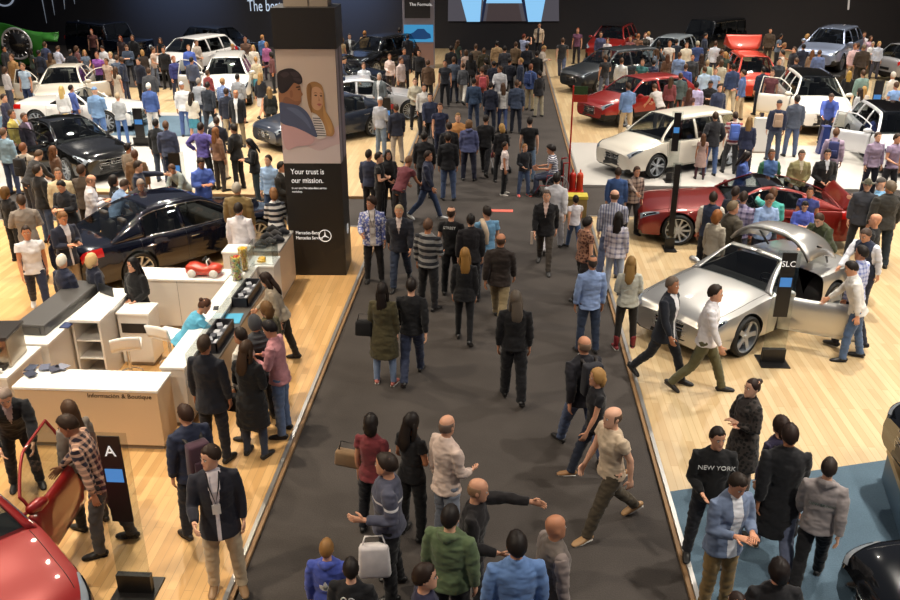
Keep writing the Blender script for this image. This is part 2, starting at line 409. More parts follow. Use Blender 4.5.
def bottom_mesh(pose, sex, style, lod):
    k = ('bot', pose, sex, style, lod)
    if k in _tm: return _tm[k]
    J = joints(pose, sex); bm = bmesh.new(); fem = sex == 'f'; T = J['T']
    g = {'trousers': .016, 'slim': .007, 'wide': .028, 'shorts': .022, 'skirt': .016}[style]
    tr = [T(0, -.005, -.105), T(0, -.005, -.06), T(0, -.005, 0), T(0, 0, .07), T(0, .003, .11)]
    tube(bm, tr, [(.10, .07), (.142, .098), (.160 if fem else .150, .110), (.148 if fem else .144, .102), (.13 if fem else .138, .096)], n=20, round_ends=False)
    if style == 'skirt':
        p = J['pel']; tube(bm, [p, p - Vector((0, 0, .15)), p - Vector((0, 0, .38))], [(.17, .125), (.19, .15), (.20, .17)], n=20, round_ends=False)
    else:
        for s in (-1, 1):
            h, kn, an, fd = J['leg', s]; end = kn if style == 'shorts' else an
            pts = [h + Vector((0, 0, .03)), h.lerp(kn, .25), h.lerp(kn, .6), kn]; rr = [.082 + g * .2, .085 + g * .4, .070 + g, .055 + g]
            if style != 'shorts': pts += [kn.lerp(an, .3), kn.lerp(an, .8), an + Vector((0, 0, -.015))]; rr += [.055 + g, .042 + g * 1.15, .043 + g * 1.15]
            tube(bm, pts, rr, n=16, round_ends=False)
    me = modded(bm, [remesher(.012 if lod == 0 else .017, 2)], [])
    folds(me, .010 if style != 'slim' else .004, 12, 5)
    me.materials.append(None)
    me.polygons.foreach_set('use_smooth', [True] * len(me.polygons))
    _tm[k] = me; return me
def shoe_mesh(pose, sex, s, boot=False):
    k = ('shoe', pose, sex, s, boot)
    if k in _tm: return _tm[k]
    J = joints(pose, sex); h, kn, an, fd = J['leg', s]; bm = bmesh.new(); side = Vector((1, 0, 0))
    b = an - Vector((0, 0, .075)) if abs(fd.z) < .05 else an - Vector((0, fd.z * .0, .075))
    U = fd.cross(Vector((-1, 0, 0))).normalized()
    if U.z < 0: U = -U
    b = an - U * .045
    tube(bm, [b - fd * .055 + U * .012, b - fd * .01 + U * .02, b + fd * .07 + U * .004, b + fd * .14 - U * .006, b + fd * .175 - U * .012], [(.034, .034), (.040, .045), (.046, .034), (.045, .026), (.032, .018)], side=side, n=12)
    tube(bm, [an - U * .03, an + U * (.17 if boot else .02)], [(.042, .048), (.056 if boot else .042, .06 if boot else .046)], side=side, n=12)
    pts = [b - fd * .06, b, b + fd * .08, b + fd * .17]
    tube(bm, [p - U * .022 for p in pts], [(.035, .010), (.038, .010), (.047, .010), (.034, .010)], side=side, n=10, mi=1)
    me = bpy.data.meshes.new('shoe'); bm.normal_update(); bm.to_mesh(me); bm.free()
    me.materials.append(None); me.materials.append(None)
    me.polygons.foreach_set('use_smooth', [True] * len(me.polygons))
    _tm[k] = me; return me
def hair_mesh(pose, sex, style):
    k = ('hair', pose, sex, style)
    if k in _tm: return _tm[k]
    J = joints(pose, sex); M = J['hm']; bm = bmesh.new(); c0 = Vector((0, -.006, .092)); rs = random.Random(zlib.crc32(style.encode()))
    thick = {'short': .010, 'crop': .004, 'ring': .004, 'curly': .026, 'long': .013, 'bob': .017, 'bun': .008, 'pony': .008, 'cap': .012, 'hood': .03, 'hat': .012}[style]
    NU, NV = 28, 18; V = []
    for j in range(NV + 1):
        ph = math.pi * j / NV; row = []
        for i in range(NU):
            a = 2 * math.pi * i / NU; d = Vector((math.cos(a) * math.sin(ph), math.sin(a) * math.sin(ph), math.cos(ph)))
            base = Vector((d.x * .0755, d.y * .0965, d.z * .109))
            el = math.degrees(math.asin(max(-1, min(1, d.z)))); az = math.degrees(math.atan2(d.y, d.x)) - 90; az = abs((az + 180) % 360 - 180)  # 0 = face
            hl = 30 if az < 40 else (30 - (az - 40) * .9 if az < 95 else (-19 - (az - 95) * .35))
            if style in ('long', 'bob'): hl = 34 if az < 32 else (34 - (az - 32) * 2.6 if az < 65 else -50)
            if style == 'ring': hl = 90 if az < 75 else -38
            if style in ('cap', 'hat'): hl = 16
            if style == 'hood': hl = 38 if az < 45 else -60
            up_lim = 30 if style == 'ring' else 91
            t = min(1, max(0, (el - hl) / 9 + .5)); t *= 1 if el < up_lim else 0
            off = thick * (1 + (.5 * noise.noise(d * 5.3) if style in ('curly', 'short', 'long', 'bob') else 0))
            if style == 'short' and az < 50 and el > 25: off *= 1.4
            row.append(bm.verts.new(M @ (c0 + base * (1 + (off / .095) if t > 0 else .86) * 1.0 if t >= 1 else c0 + base * (.86 + t * (.14 + off / .095)))))
        V.append(row)
    for j in range(NV):
        for i in range(NU):
            q = [V[j][i], V[j][(i + 1) % NU], V[j + 1][(i + 1) % NU], V[j + 1][i]]
            bm.faces.new(q)
    bmesh.ops.remove_doubles(bm, verts=bm.verts, dist=.0005)
    L = lambda x, y, z: M @ Vector((x, y, z))
    if style == 'long':
        tube(bm, [L(0, -.05, .12), L(0, -.075, .04), L(0, -.09, -.04), L(.004, -.105, -.13), L(-.006, -.11, -.21), L(.004, -.105, -.26)], [(.052, .045), (.068, .042), (.074, .036), (.084, .032), (.07, .026), (.035, .012)], n=24)
        for s in (-1, 1): tube(bm, [L(s * .072, -.01, .09), L(s * .083, -.012, .02), L(s * .085, -.02, -.07), L(s * .075, -.03, -.14)], [(.018, .04), (.02, .045), (.022, .04), (.012, .02)], n=10)
    if style == 'bob':
        tube(bm, [L(0, -.05, .13), L(0, -.07, .05), L(0, -.065, -.02)], [(.06, .05), (.092, .06), (.075, .045)], n=16)
    if style in ('bun',): ball(bm, L(0, -.10, .15), .036, 0, 12, 8)
    if style == 'pony': tube(bm, [L(0, -.085, .13), L(0, -.125, .11), L(0, -.14, .02), L(0, -.13, -.08)], [.02, .03, .026, .010], n=10)
    if style == 'cap':
        for s in (1,):
            rr = []
            for k2 in range(5):
                y = .08 + .018 * k2; w = .06 * math.cos(k2 / 5.2)
                rr.append([L(x * w, y - abs(x) ** 2 * .02, .125 - .004 * k2 + (.004 if up2 else 0) - abs(x) ** 2 * .012) for up2 in (0, 1) for x in ((-1, -.5, 0, .5, 1) if not up2 else (1, .5, 0, -.5, -1))])
            ring_tube(bm, rr)
    if style == 'hat':
        lathe_pts = []
        rr = [[M @ Vector((math.cos(a) * r1 * .92, math.sin(a) * r1 - .006, z1)) for a in [2 * math.pi * i / 20 for i in range(20)]] for r1, z1 in ((.08, .125), (.135, .118), (.137, .123), (.085, .135))]
        ring_tube(bm, rr, cap=False)
    bmesh.ops.recalc_face_normals(bm, faces=bm.faces)
    me = bpy.data.meshes.new('hair'); bm.to_mesh(me); bm.free(); me.materials.append(None)
    if style in ('long', 'bob', 'curly', 'short', 'bun', 'pony'):
        me.update(); ns = [v.normal.copy() for v in me.vertices]; Mi = M.inverted()
        for v, n_ in zip(me.vertices, ns):
            q = Mi @ v.co; v.co += n_ * noise.noise(Vector((q.x * 60, q.y * 60, q.z * 9))) * (.007 if style in ('long', 'bob') else .004)
    me.polygons.foreach_set('use_smooth', [True] * len(me.polygons))
    _tm[k] = me; return me
SKIN = ['#d9a284', '#c98f70', '#e0ad90', '#b97f5f', '#cf987a', '#8a5a40']
def inst(name, me, parent, mats):
    o = bpy.data.objects.new(name, me); COL.objects.link(o); o.parent = parent
    for s, m in zip(o.material_slots, mats): s.link = 'OBJECT'; s.material = m
    return o
PEOPLE = []
GROUPS = {}
def person(hx, hy, hd, pose, top, tc, bc, label, hair='short', hc='#241a14', sex='m', h=None, tc2=None, pat=None, inner='#d8d8d8', bot='trousers', shoe='#1c1a1a', skin=None, wide=1.0, group=None, world=None, boot=False, dz=0.0):
    i = len(PEOPLE)
    h = h or (1.74 if sex == 'm' else 1.64) + ((i * 37) % 11 - 5) * .008
    probe = px(hx, hy, h + STEP) if world is None else Vector(world)
    lod = 0 if probe.y < 17 else 1
    body = body_mesh(pose, sex, lod); t = Vector(body['top']); sc = h / 1.755
    rz = -R(hd)
    off = Matrix.Rotation(rz, 3, 'Z') @ (t * sc)
    if world is None:
        g = px(hx, hy, off.z); fz = floor_z(g.x - off.x, g.y - off.y) + dz
        g = px(hx, hy, off.z + fz); loc = Vector((g.x - off.x, g.y - off.y, fz))
    else: loc = Vector(world)
    sk = mat('skin', skin or SKIN[(i * 7) % 5], .5, spec=.3)
    root = bpy.data.objects.new('person', body); COL.objects.link(root)
    for s, m in zip(root.material_slots, (sk, mat('eye_white', '#e8e4dc', .3), mat('iris_and_brow', hc if hair not in ('cap', 'hat') else '#2a1c14', .6), mat('lips', '#a8604f', .5))): s.link = 'OBJECT'; s.material = m
    root.location = loc; root.rotation_euler = (0, 0, rz); root.scale = (sc * wide, sc * wide, sc)
    tag(root, label, 'person', group)
    fm = fabric(tc, tc2, pat)
    tm = top_mesh(pose, sex, top, lod)
    nm = {'tee': 't_shirt', 'tank': 'sleeveless_top', 'jumper': 'jumper', 'gilet': 'gilet', 'open': 'open_shirt', 'puffer': 'padded_jacket'}.get(top, top)
    inst(nm, tm, root, (fm, fabric(inner), fabric(inner)))
    if top == 'gilet': inst('shirt_sleeves', sleeves_mesh(pose, sex, lod), root, (fabric(inner),) * 3)
    if bot != 'none': inst({'skirt': 'skirt', 'shorts': 'shorts'}.get(bot, 'trousers'), bottom_mesh(pose, sex, bot, lod), root, (fabric(bc),))
    if hair != 'bald': inst('hair' if hair not in ('cap', 'hat', 'hood') else hair, hair_mesh(pose, sex, hair), root, (mat('hair', hc, .55, spec=.3) if hair not in ('cap', 'hat', 'hood') else fabric(hc),))
    for s in (-1, 1): inst('boot' if boot else 'shoe', shoe_mesh(pose, sex, s, boot), root, (mat('shoe_leather', shoe, .5), mat('shoe_sole', '#d8d4cc' if shoe != '#1c1a1a' else '#2a2523', .7)))
    PEOPLE.append(root)
    return root
# ============================================================ cars (forward = +Y, origin on the floor under the middle)
CARS = {
 # L length, W width, H height, belt z, hood z, deck z, zb underside, wb wheelbase, fo front overhang, wr tyre radius
 # g: windscreen base, roof front, roof rear, rear glass base (fractions from the nose)
 'sedan':   dict(L=4.63, W=1.78, H=1.43, belt=.92, hood=.86, deck=.98, zb=.20, wb=2.70, fo=.90, wr=.345, g=(.27, .44, .66, .87)),
 'hatch':   dict(L=4.36, W=1.79, H=1.55, belt=.95, hood=.93, deck=1.0, zb=.20, wb=2.70, fo=.88, wr=.33, g=(.24, .40, .86, .965)),
 'wagon':   dict(L=4.70, W=1.81, H=1.46, belt=.95, hood=.88, deck=1.0, zb=.20, wb=2.84, fo=.85, wr=.33, g=(.27, .43, .84, .96)),
 'suv':     dict(L=4.65, W=1.89, H=1.66, belt=1.07, hood=1.04, deck=1.1, zb=.28, wb=2.87, fo=.86, wr=.365, g=(.26, .41, .86, .965)),
 'crossover': dict(L=4.42, W=1.80, H=1.51, belt=.98, hood=.95, deck=1.03, zb=.26, wb=2.70, fo=.89, wr=.345, g=(.26, .42, .80, .95)),
 'offroad': dict(L=4.55, W=1.80, H=1.94, belt=1.22, hood=1.18, deck=1.24, zb=.36, wb=2.85, fo=.72, wr=.39, g=(.30, .36, .97, .995)),
 'roadster': dict(L=4.15, W=1.82, H=1.30, belt=.88, hood=.84, deck=.92, zb=.17, wb=2.43, fo=.86, wr=.34, g=(.36, .52, .60, .70)),
 'gt':      dict(L=4.55, W=1.94, H=1.29, belt=.90, hood=.82, deck=.90, zb=.16, wb=2.63, fo=.82, wr=.34, g=(.40, .56, .66, .92)),
 'coupe':   dict(L=4.70, W=1.82, H=1.40, belt=.93, hood=.87, deck=.98, zb=.19, wb=2.84, fo=.80, wr=.335, g=(.29, .46, .64, .86)),
}
def smooth_interp(xs, ys, x):
    if x <= xs[0]: return ys[0]
    if x >= xs[-1]: return ys[-1]
    for i in range(len(xs) - 1):
        if x <= xs[i + 1]:
            t = (x - xs[i]) / (xs[i + 1] - xs[i]); h = xs[i + 1] - xs[i]
            def sl(k):
                if k <= 0 or k >= len(xs) - 1: return 0 if k <= 0 else (ys[-1] - ys[-2]) / (xs[-1] - xs[-2])
                return (ys[k + 1] - ys[k - 1]) / (xs[k + 1] - xs[k - 1])
            m0, m1 = sl(i) * h, sl(i + 1) * h
            return (2 * t**3 - 3 * t * t + 1) * ys[i] + (t**3 - 2 * t * t + t) * m0 + (-2 * t**3 + 3 * t * t) * ys[i + 1] + (t**3 - t * t) * m1
class Car:
    def __init__(s, kind):
        c = CARS[kind]; s.kind = kind; s.__dict__.update(c)
        boxy = kind == 'offroad'
        s.wx = [0, .012, .035, .08, .16, .3, .5, .7, .85, .94, .98, 1]
        s.wy = [.76, .86, .92, .96, .985, .985, .99, 1.0, .985, .94, .89, .80] if not boxy else [.93, .96, .97, .975, .98, .98, .98, .98, .98, .97, .96, .93]
        hd, bt, dk = s.hood, s.belt, s.deck; g0, g3 = s.g[0], s.g[3]
        if boxy: s.tx = [0, .02, .06, g0, .5, .97, 1]; s.ty = [hd - .05, hd - .01, hd, hd + .02, bt, dk, dk]
        else:
            s.tx = [0, .012, .03, .07, .15, g0, .5, min(g3, .93), .97, .99, 1]
            s.ty = [hd * .73, hd * .80, hd * .86, hd * .92, hd * .97, hd + .06, bt, dk, dk * .985, dk * .94, dk * .84]
        s.axf, s.axr = s.fo / s.L, (s.fo + s.wb) / s.L
    def top(s, t): return smooth_interp(s.tx, s.ty, t)
    def half(s, t): return s.W / 2 * smooth_interp(s.wx, s.wy, t)
    def ring(s, t):
        """half section: list of (x, z) from the sill to the centre line of the bonnet"""
        w, T = s.half(t), s.top(t); zb = s.zb + (.06 if t < .02 or t > .985 else 0)
        sh = T - (.07 if s.kind not in ('offroad',) else .03)
        bul = .018 if abs(t - s.axf) < .09 or abs(t - s.axr) < .09 else 0
        r = [(0, zb), (w * .82, zb), (w * .955, zb + .05), (w * .985 + bul, zb + .20), (w * 1.0 + bul, zb + (sh - zb) * .5), (w * .99 + bul * .5, zb + (sh - zb) * .72), (w * .975, sh - .06), (w * .935, sh + .015), (w * .80, T - .018), (w * .45, T), (0, T + .012)]
        if s.kind == 'offroad': r[6] = (w * .985, sh - .04); r[7] = (w * .975, sh + .02); r[8] = (w * .90, T)
        return r
    def S(s, t, v, side, off=0.0):
        """point on the shell; v counts along the half section; side -1 left, 1 right"""
        def raw(t, v):
            r = s.ring(t); i = min(int(v), len(r) - 2); q = v - i
            x = r[i][0] * (1 - q) + r[i + 1][0] * q; z = r[i][1] * (1 - q) + r[i + 1][1] * q
            return Vector((side * x, s.L * (.5 - t), z))
        p = raw(t, v)
        if off:
            a = raw(min(t + .004, 1), v) - raw(max(t - .004, 0), v); b = raw(t, min(v + .05, 9.99)) - raw(t, max(v - .05, 0))
            n = a.cross(b).normalized()
            if n.dot(Vector((p.x, 0, p.z - .6))) < 0: n = -n
            p = p + n * off
        return p
    # greenhouse
    def roof(s, t):
        g0, g1, g2, g3 = s.g; b0, b3 = s.top(g0) - .01, s.top(g3) - .01; H = s.H
        if t < g1: q = (t - g0) / (g1 - g0); return b0 + (H - .025 - b0) * (1 - (1 - q) ** 1.35) if q > 0 else b0
        if t > g2: q = (g3 - t) / (g3 - g2); return b3 + (H - .03 - b3) * (1 - (1 - max(q, 0)) ** 1.45)
        q = (t - g1) / max(1e-6, g2 - g1); return H - .025 - .005 * q + .025 * math.sin(math.pi * q)
    def G(s, t, v, side, off=0.0):
        def raw(t, v):
            r = s.roof(t); bz = s.top(t) - .045; hw = s.half(t) * .90
            g0, g1, g2, g3 = s.g
            q = (r - bz) / (s.H - bz); q = max(0, min(1, q))
            if s.kind == 'offroad': rw = hw * (1 - .07 * q)
            else: rw = hw * (1 - .30 * q)
            tp = .93 if t > g0 + .02 and t < g3 - .02 else .93
            hw2 = hw
            pts = [(hw2, bz), (hw2 * .35 + rw * .65 + .012, bz + (r - bz) * .6), (rw, bz + (r - bz) * .88), (rw * .90, r - .012), (rw * .5, r), (0, r + .008)]
            i = min(int(v), 4); k = v - i
            return Vector((side * (pts[i][0] * (1 - k) + pts[i + 1][0] * k), s.L * (.5 - t), pts[i][1] * (1 - k) + pts[i + 1][1] * k))
        p = raw(t, v)
        if off:
            a = raw(min(t + .006, s.g[3]), v) - raw(max(t - .006, s.g[0]), v); b = raw(t, min(v + .05, 4.99)) - raw(t, max(v - .05, 0))
            n = a.cross(b)
            if n.length > 1e-9:
                n.normalize()
                if n.dot(Vector((p.x, 0, .5))) < 0: n = -n
                p = p + n * off
        return p
def patch(fn, t0, t1, v0, v1, side, nt, nv, off, bm, mi=0, thick=.0):
    g = [[bm.verts.new(fn(t0 + (t1 - t0) * i / nt, (v0(i / nt) if callable(v0) else v0) + ((v1(i / nt) if callable(v1) else v1) - (v0(i / nt) if callable(v0) else v0)) * j / nv, side, off)) for j in range(nv + 1)] for i in range(nt + 1)]
    fs = []
    for i in range(nt):
        for j in range(nv):
            q = (g[i][j], g[i][j + 1], g[i + 1][j + 1], g[i + 1][j])
            f = bm.faces.new(q if side > 0 else tuple(reversed(q))); f.material_index = mi; fs.append(f)
    return fs
def solid(o, th):
    m = o.modifiers.new('thickness', 'SOLIDIFY'); m.thickness = th; m.offset = -1; return o
def wheel_meshes(r, style):
    k = ('wheel', round(r, 3), style)
    if k in _tm: return _tm[k]
    bm = bmesh.new(); w = .11; ri = r * .79
    lathe(bm, [(ri, -w), (r * .93, -w), (r, -w * .72), (r, w * .72), (r * .93, w), (ri, w), (ri, -w)], 36, axis='x')
    bmesh.ops.recalc_face_normals(bm, faces=bm.faces)
    ty = bpy.data.meshes.new('tyre'); bm.to_mesh(ty); bm.free(); ty.materials.append(mat('tyre_rubber', '#151515', .75))
    bm = bmesh.new()
    lathe(bm, [(ri * 1.0, w * .96), (ri * .94, w * .9), (ri * .93, -w * .6), (ri * .99, -w * .6), (ri * 1.0, w * .96)], 36, axis='x')
    n = {'multi': 10, 'five': 5, 'twin': 5, 'fine': 16}[style]
    for i in range(n):
        for dlt in ((-.16, .16) if style == 'twin' else (0,)):
            a = 2 * math.pi * i / n + dlt; wd = {'multi': .018, 'five': .035, 'twin': .016, 'fine': .010}[style] * r / .33
            d = Vector((0, math.cos(a), math.sin(a))); s = Vector((0, -math.sin(a), math.cos(a)))
            a0 = 2 * math.pi * i / n; d0 = Vector((0, math.cos(a0), math.sin(a0)))
            rr = []
            for rad, dd, xx, ww in ((.10 * ri, d0, w * .62, wd * 1.5), (.55 * ri, d, w * .70, wd), (.965 * ri, d, w * .80, wd * 1.25)):
                c = dd * rad
                rr.append([c + s * ww + Vector((xx, 0, 0)), c - s * ww + Vector((xx, 0, 0)), c - s * ww * .8 + Vector((xx - .035, 0, 0)), c + s * ww * .8 + Vector((xx - .035, 0, 0))])
            ring_tube(bm, rr)
    lathe(bm, [(0.001, w * .74), (.16 * ri, w * .72), (.22 * ri, w * .5), (.2 * ri, 0), (0.001, 0)], 20, axis='x')
    bmesh.ops.recalc_face_normals(bm, faces=bm.faces)
    rm = bpy.data.meshes.new('rim'); bm.to_mesh(rm); bm.free(); rm.materials.append(mat('alloy', '#aeb4bc', .3, .6))
    bm = bmesh.new(); lathe(bm, [(.001, .012), (ri * .70, .012), (ri * .70, -.012), (.001, -.012)], 28, axis='x'); bmesh.ops.recalc_face_normals(bm, faces=bm.faces)
    dm = bpy.data.meshes.new('brake_disc'); bm.to_mesh(dm); bm.free(); dm.materials.append(mat('brake_disc', '#56534f', .4, .8))
    bm = bmesh.new(); lathe(bm, [(.001, -w * .3), (ri * .95, -w * .3), (ri * .95, -w * .5), (.001, -w * .5)], 28, axis='x'); bmesh.ops.recalc_face_normals(bm, faces=bm.faces)
    _tm[k] = (ty, rm, dm); bm.free(); return _tm[k]
def star(bm, c, ux, uy, r, mi=0, wire=.09, th=.004):
    """three pointed star in a ring; ux, uy span its plane"""
    n = ux.cross(uy).normalized()
    rr = []
    for i in range(28):
        a = 2 * math.pi * i / 28; d = ux * math.cos(a) + uy * math.sin(a)
        rr.append([c + d * r * (1 - wire) - n * th, c + d * r - n * th, c + d * r + n * th, c + d * r * (1 - wire) + n * th])
    V = [[bm.verts.new(p) for p in q] for q in rr]
    for i in range(28):
        a, b = V[i], V[(i + 1) % 28]
        for j in range(4): bm.faces.new((a[j], a[(j + 1) % 4], b[(j + 1) % 4], b[j])).material_index = mi
    for k in range(3):
        a = math.pi / 2 + k * 2 * math.pi / 3; d = ux * math.cos(a) + uy * math.sin(a); s = ux * -math.sin(a) + uy * math.cos(a)
        b0 = c + n * th; tip = c + d * r * .95
        q = [bm.verts.new(p) for p in (b0 + n * th, c + (s * .13 + d * .06) * r, tip, c + (-s * .13 + d * .06) * r)]
        bm.faces.new((q[0], q[1], q[2])).material_index = mi; bm.faces.new((q[0], q[2], q[3])).material_index = mi
def glass_fac(t):
    lw = nd(t, 'ShaderNodeLayerWeight'); lw.inputs[0].default_value = .5
    p = nd(t, 'ShaderNodeMath', operation='POWER'); p.inputs[1].default_value = 4.0; t.links.new(lw.outputs['Facing'], p.inputs[0])
    m = nd(t, 'ShaderNodeMath', operation='MULTIPLY_ADD'); m.inputs[1].default_value = .8; m.inputs[2].default_value = .05; t.links.new(p.outputs[0], m.inputs[0])
    return m.outputs[0]
def glass_mat():
    k = 'carglass'
    if k in _m: return _m[k]
    m = bpy.data.materials.new('tinted_glass'); m.use_nodes = True; t = m.node_tree; t.nodes.clear()
    o = nd(t, 'ShaderNodeOutputMaterial'); g = nd(t, 'ShaderNodeBsdfGlossy'); g.inputs['Roughness'].default_value = .02; g.inputs[0].default_value = (.9, .95, 1, 1)
    tr = nd(t, 'ShaderNodeBsdfTransparent'); tr.inputs[0].default_value = (.58, .62, .62, 1)
    f = glass_fac(t)
    mx = nd(t, 'ShaderNodeMixShader'); t.links.new(f, mx.inputs[0]); t.links.new(tr.outputs[0], mx.inputs[1]); t.links.new(g.outputs[0], mx.inputs[2]); t.links.new(mx.outputs[0], o.inputs[0])
    _m[k] = m; return m
def clear_glass():
    k = 'clearglass'
    if k in _m: return _m[k]
    m = bpy.data.materials.new('clear_glass'); m.use_nodes = True; t = m.node_tree; t.nodes.clear()
    o = nd(t, 'ShaderNodeOutputMaterial'); g = nd(t, 'ShaderNodeBsdfGlossy'); g.inputs['Roughness'].default_value = .02
    tr = nd(t, 'ShaderNodeBsdfTransparent'); tr.inputs[0].default_value = (.86, .89, .89, 1)
    f = glass_fac(t)
    mx = nd(t, 'ShaderNodeMixShader'); t.links.new(f, mx.inputs[0]); t.links.new(tr.outputs[0], mx.inputs[1]); t.links.new(g.outputs[0], mx.inputs[2]); t.links.new(mx.outputs[0], o.inputs[0])
    _m[k] = m; return m
CARS_BUILT = []
def car(kind, color, x, y, hd, label, metal=.3, rough=.25, wheel='multi', z=None, roof=None, open_l=0, open_r=0, tail=0, bonnet=0, open_top=False, seat='#2a2624', detail=1, tail_c=None, name='car', rdoor_l=0, lamp_on=False, glow=False, steer=0):
    """hd as for people: 0 drives away from the camera, 90 to the right; open_*: door angle in degrees; tail / bonnet: raised panel angle"""
    C = Car(kind); L = C.L; zf = floor_z(x, y) if z is None else z
    root = empty(name, (x, y, zf), -R(hd), label, 'car'); CARS_BUILT.append((root, C))
    lum = sum(lin(color)[:3]); paint = mat('car_paint', color, .16 if lum < .05 else (max(rough, .38) if metal < .6 else rough), metal * .7 if metal < .6 else metal, coat=1.0, spec=.3 if lum < .05 else .5)
    roofm = mat('car_paint', roof, .12, .2, coat=1.0) if roof else paint
    black = mat('black_trim', '#0c0c0d', .35); gloss = mat('gloss_black', '#060607', .08, coat=.5); chrome = mat('chrome', '#d5d5d5', .12, 1.0); dark = mat('cabin_dark', '#1b1918', .8); glass = glass_mat()
    g0, g1, g2, g3 = C.g; fd0, fd1 = g0 + .035, g0 + .035 + (1.12 / L if kind not in ('roadster', 'gt') else 1.25 / L)
    rd1 = min(fd1 + .95 / L, C.axr + .0)
    # ---- body shell
    ts = sorted(set([round(a, 5) for a in [0, .006, .012, .02, .03, .045, .06, .08] + [.08 + .86 * i / 44 for i in range(45)] + [.955, .97, .98, .99, .995, 1, fd0, fd1, rd1, g0 + .012, g0 + .02, g3 - .02]]))
    bm = bmesh.new(); rows = []
    tub0, tub1 = g0 + .016, g3 - .024
    for t in ts:
        r = C.ring(t); tub = tub0 <= t <= tub1
        half = list(r)
        if tub:
            w = C.half(t); T = C.top(t); fl = C.zb + .14
            half = r[:8] + [(w * .86, T - .03), (w * .80, fl), (0, fl)]
        half = half[:1] + half[1:]
        full = [(-a, b) for a, b in half[:0:-1][0:0]]
        pts = [(a, b) for a, b in half] ; left = [(-a, b) for a, b in reversed(half[1:-1])]
        rows.append([bm.verts.new((a, L * (.5 - t), b)) for a, b in pts + left])
    n = len(rows[0])
    for k in range(len(ts) - 1):
        tm = (ts[k] + ts[k + 1]) / 2
        for i in range(n):
            f = bm.faces.new((rows[k][i], rows[k][(i + 1) % n], rows[k + 1][(i + 1) % n], rows[k + 1][i]))
            j = i if i < 10 else 19 - i; sgn = 1 if i < 10 else -1; mi = 0
            if j <= 1: mi = 1
            if j == 2 and kind in ('suv', 'crossover', 'offroad'): mi = 1
            if tub0 < tm < tub1 and j >= 8: mi = 1
            if kind != 'x' and j == 7 and tub0 < tm < tub1 and False: mi = 1
            ang = open_r if sgn > 0 else open_l
            if ang and fd0 < tm < fd1 and (2 <= j <= 8): mi = 2
            if sgn < 0 and rdoor_l and fd1 < tm < rd1 and (2 <= j <= 8): mi = 2
            if bonnet and .045 < tm < g0 - .01 and j >= 8: mi = 2
            if tail and kind in ('roadster', 'gt', 'sedan', 'coupe') and tm > g3 + .0 and tm < .985 and j >= 8: mi = 2
            f.material_index = mi
    bm.faces.new(list(reversed(rows[0]))); bm.faces.new(rows[-1])
    bmesh.ops.recalc_face_normals(bm, faces=bm.faces)
    me = bpy.data.meshes.new('b'); bm.to_mesh(me); bm.free()
    for m in (paint, dark, black): me.materials.append(m)
    tmp = bpy.data.objects.new('tmp', me); COL.objects.link(tmp)
    cb = bmesh.new()
    for sx in (-1, 1):
        for tc in (C.axf, C.axr):
            lathe(cb, [(.001, sx * (C.W / 2 - .36)), (C.wr * 1.13, sx * (C.W / 2 - .36)), (C.wr * 1.13, sx * (C.W / 2 + .2)), (.001, sx * (C.W / 2 + .2))], 28, mi=0, axis='x', c=(0, L * (.5 - tc), C.wr + .01))
    bmesh.ops.remove_doubles(cb, verts=cb.verts, dist=.003); bmesh.ops.recalc_face_normals(cb, faces=cb.faces)
    cm = bpy.data.meshes.new('c'); cb.to_mesh(cm); cb.free(); cm.materials.append(dark); co = bpy.data.objects.new('c', cm); COL.objects.link(co)
    bo = tmp.modifiers.new('b', 'BOOLEAN'); bo.operation = 'DIFFERENCE'; bo.object = co; bo.solver = 'EXACT'; bo.material_mode = 'TRANSFER'
    dg = bpy.context.evaluated_depsgraph_get(); dg.update(); res = bpy.data.meshes.new_from_object(tmp.evaluated_get(dg))
    for q in (tmp, co): bpy.data.objects.remove(q)
    bm = bmesh.new(); bm.from_mesh(res); bpy.data.meshes.remove(res)
    bmesh.ops.delete(bm, geom=[f for f in bm.faces if f.material_index == 2], context='FACES')
    body = obj('body', bm, (paint, dark, black), root, True)
    body.data.set_sharp_from_angle(angle=R(32))
    yy = lambda t: L * (.5 - t)
    # ---- roof, pillars, glass
    bl = fd1 + .0 if kind not in ('roadster', 'gt') else None
    if not open_top:
        bm = bmesh.new(); wm = bmesh.new(); rm_ = bmesh.new(); N = 44
        cg = min(g2 + (g3 - g2) * .30, g3 - .03); ta = g0 + (g1 - g0) * .12
        for side in (-1, 1):
            def fr(t0, t1, v0, v1, nt, nv, off=0.0): patch(C.G, t0, t1, v0, v1, side, nt, nv, off, bm)
            fr(g0, g3, 1.9, 3.0, 48, 2)                                   # roof rail
            patch(C.G, g1 - .004, g2 + .006, 3.0, 5, side, 24, 4, .0, bm, 1)   # roof skin
            if bl: fr(bl - .008, bl + .010, 0, 1.9, 1, 4, .004)            # B pillar
            fr(g0, ta, 0, 1.9, 4, 3); fr(cg, g3, 0, 1.9, 8, 3)
            if bl and cg - rd1 > .06: fr(rd1 - .004, rd1 + .016, 0, 1.9, 1, 4, .004)
            # side glass
            segs = [(ta, bl - .008), (bl + .010, cg)] if bl else [(ta, cg)]
            for a, b in segs:
                gm = bmesh.new(); patch(C.G, a, b, 0, 1.9, side, 16, 3, -.006, gm); obj('side_window', gm, glass, root, True)
            patch(C.G, g0 + .002, g1 - .004, 3.0, 5, side, 10, 5, -.004, wm)
            patch(C.G, g2 + .006, g3 - .004, 3.0, 5, side, 10, 5, -.004, rm_)
        bmesh.ops.remove_doubles(bm, verts=bm.verts, dist=.0004)
        ro = obj('roof', bm, (paint, roofm), root, True); solid(ro, .035)
        obj('windscreen', wm, glass, root, True); obj('rear_window', rm_, glass, root, True)
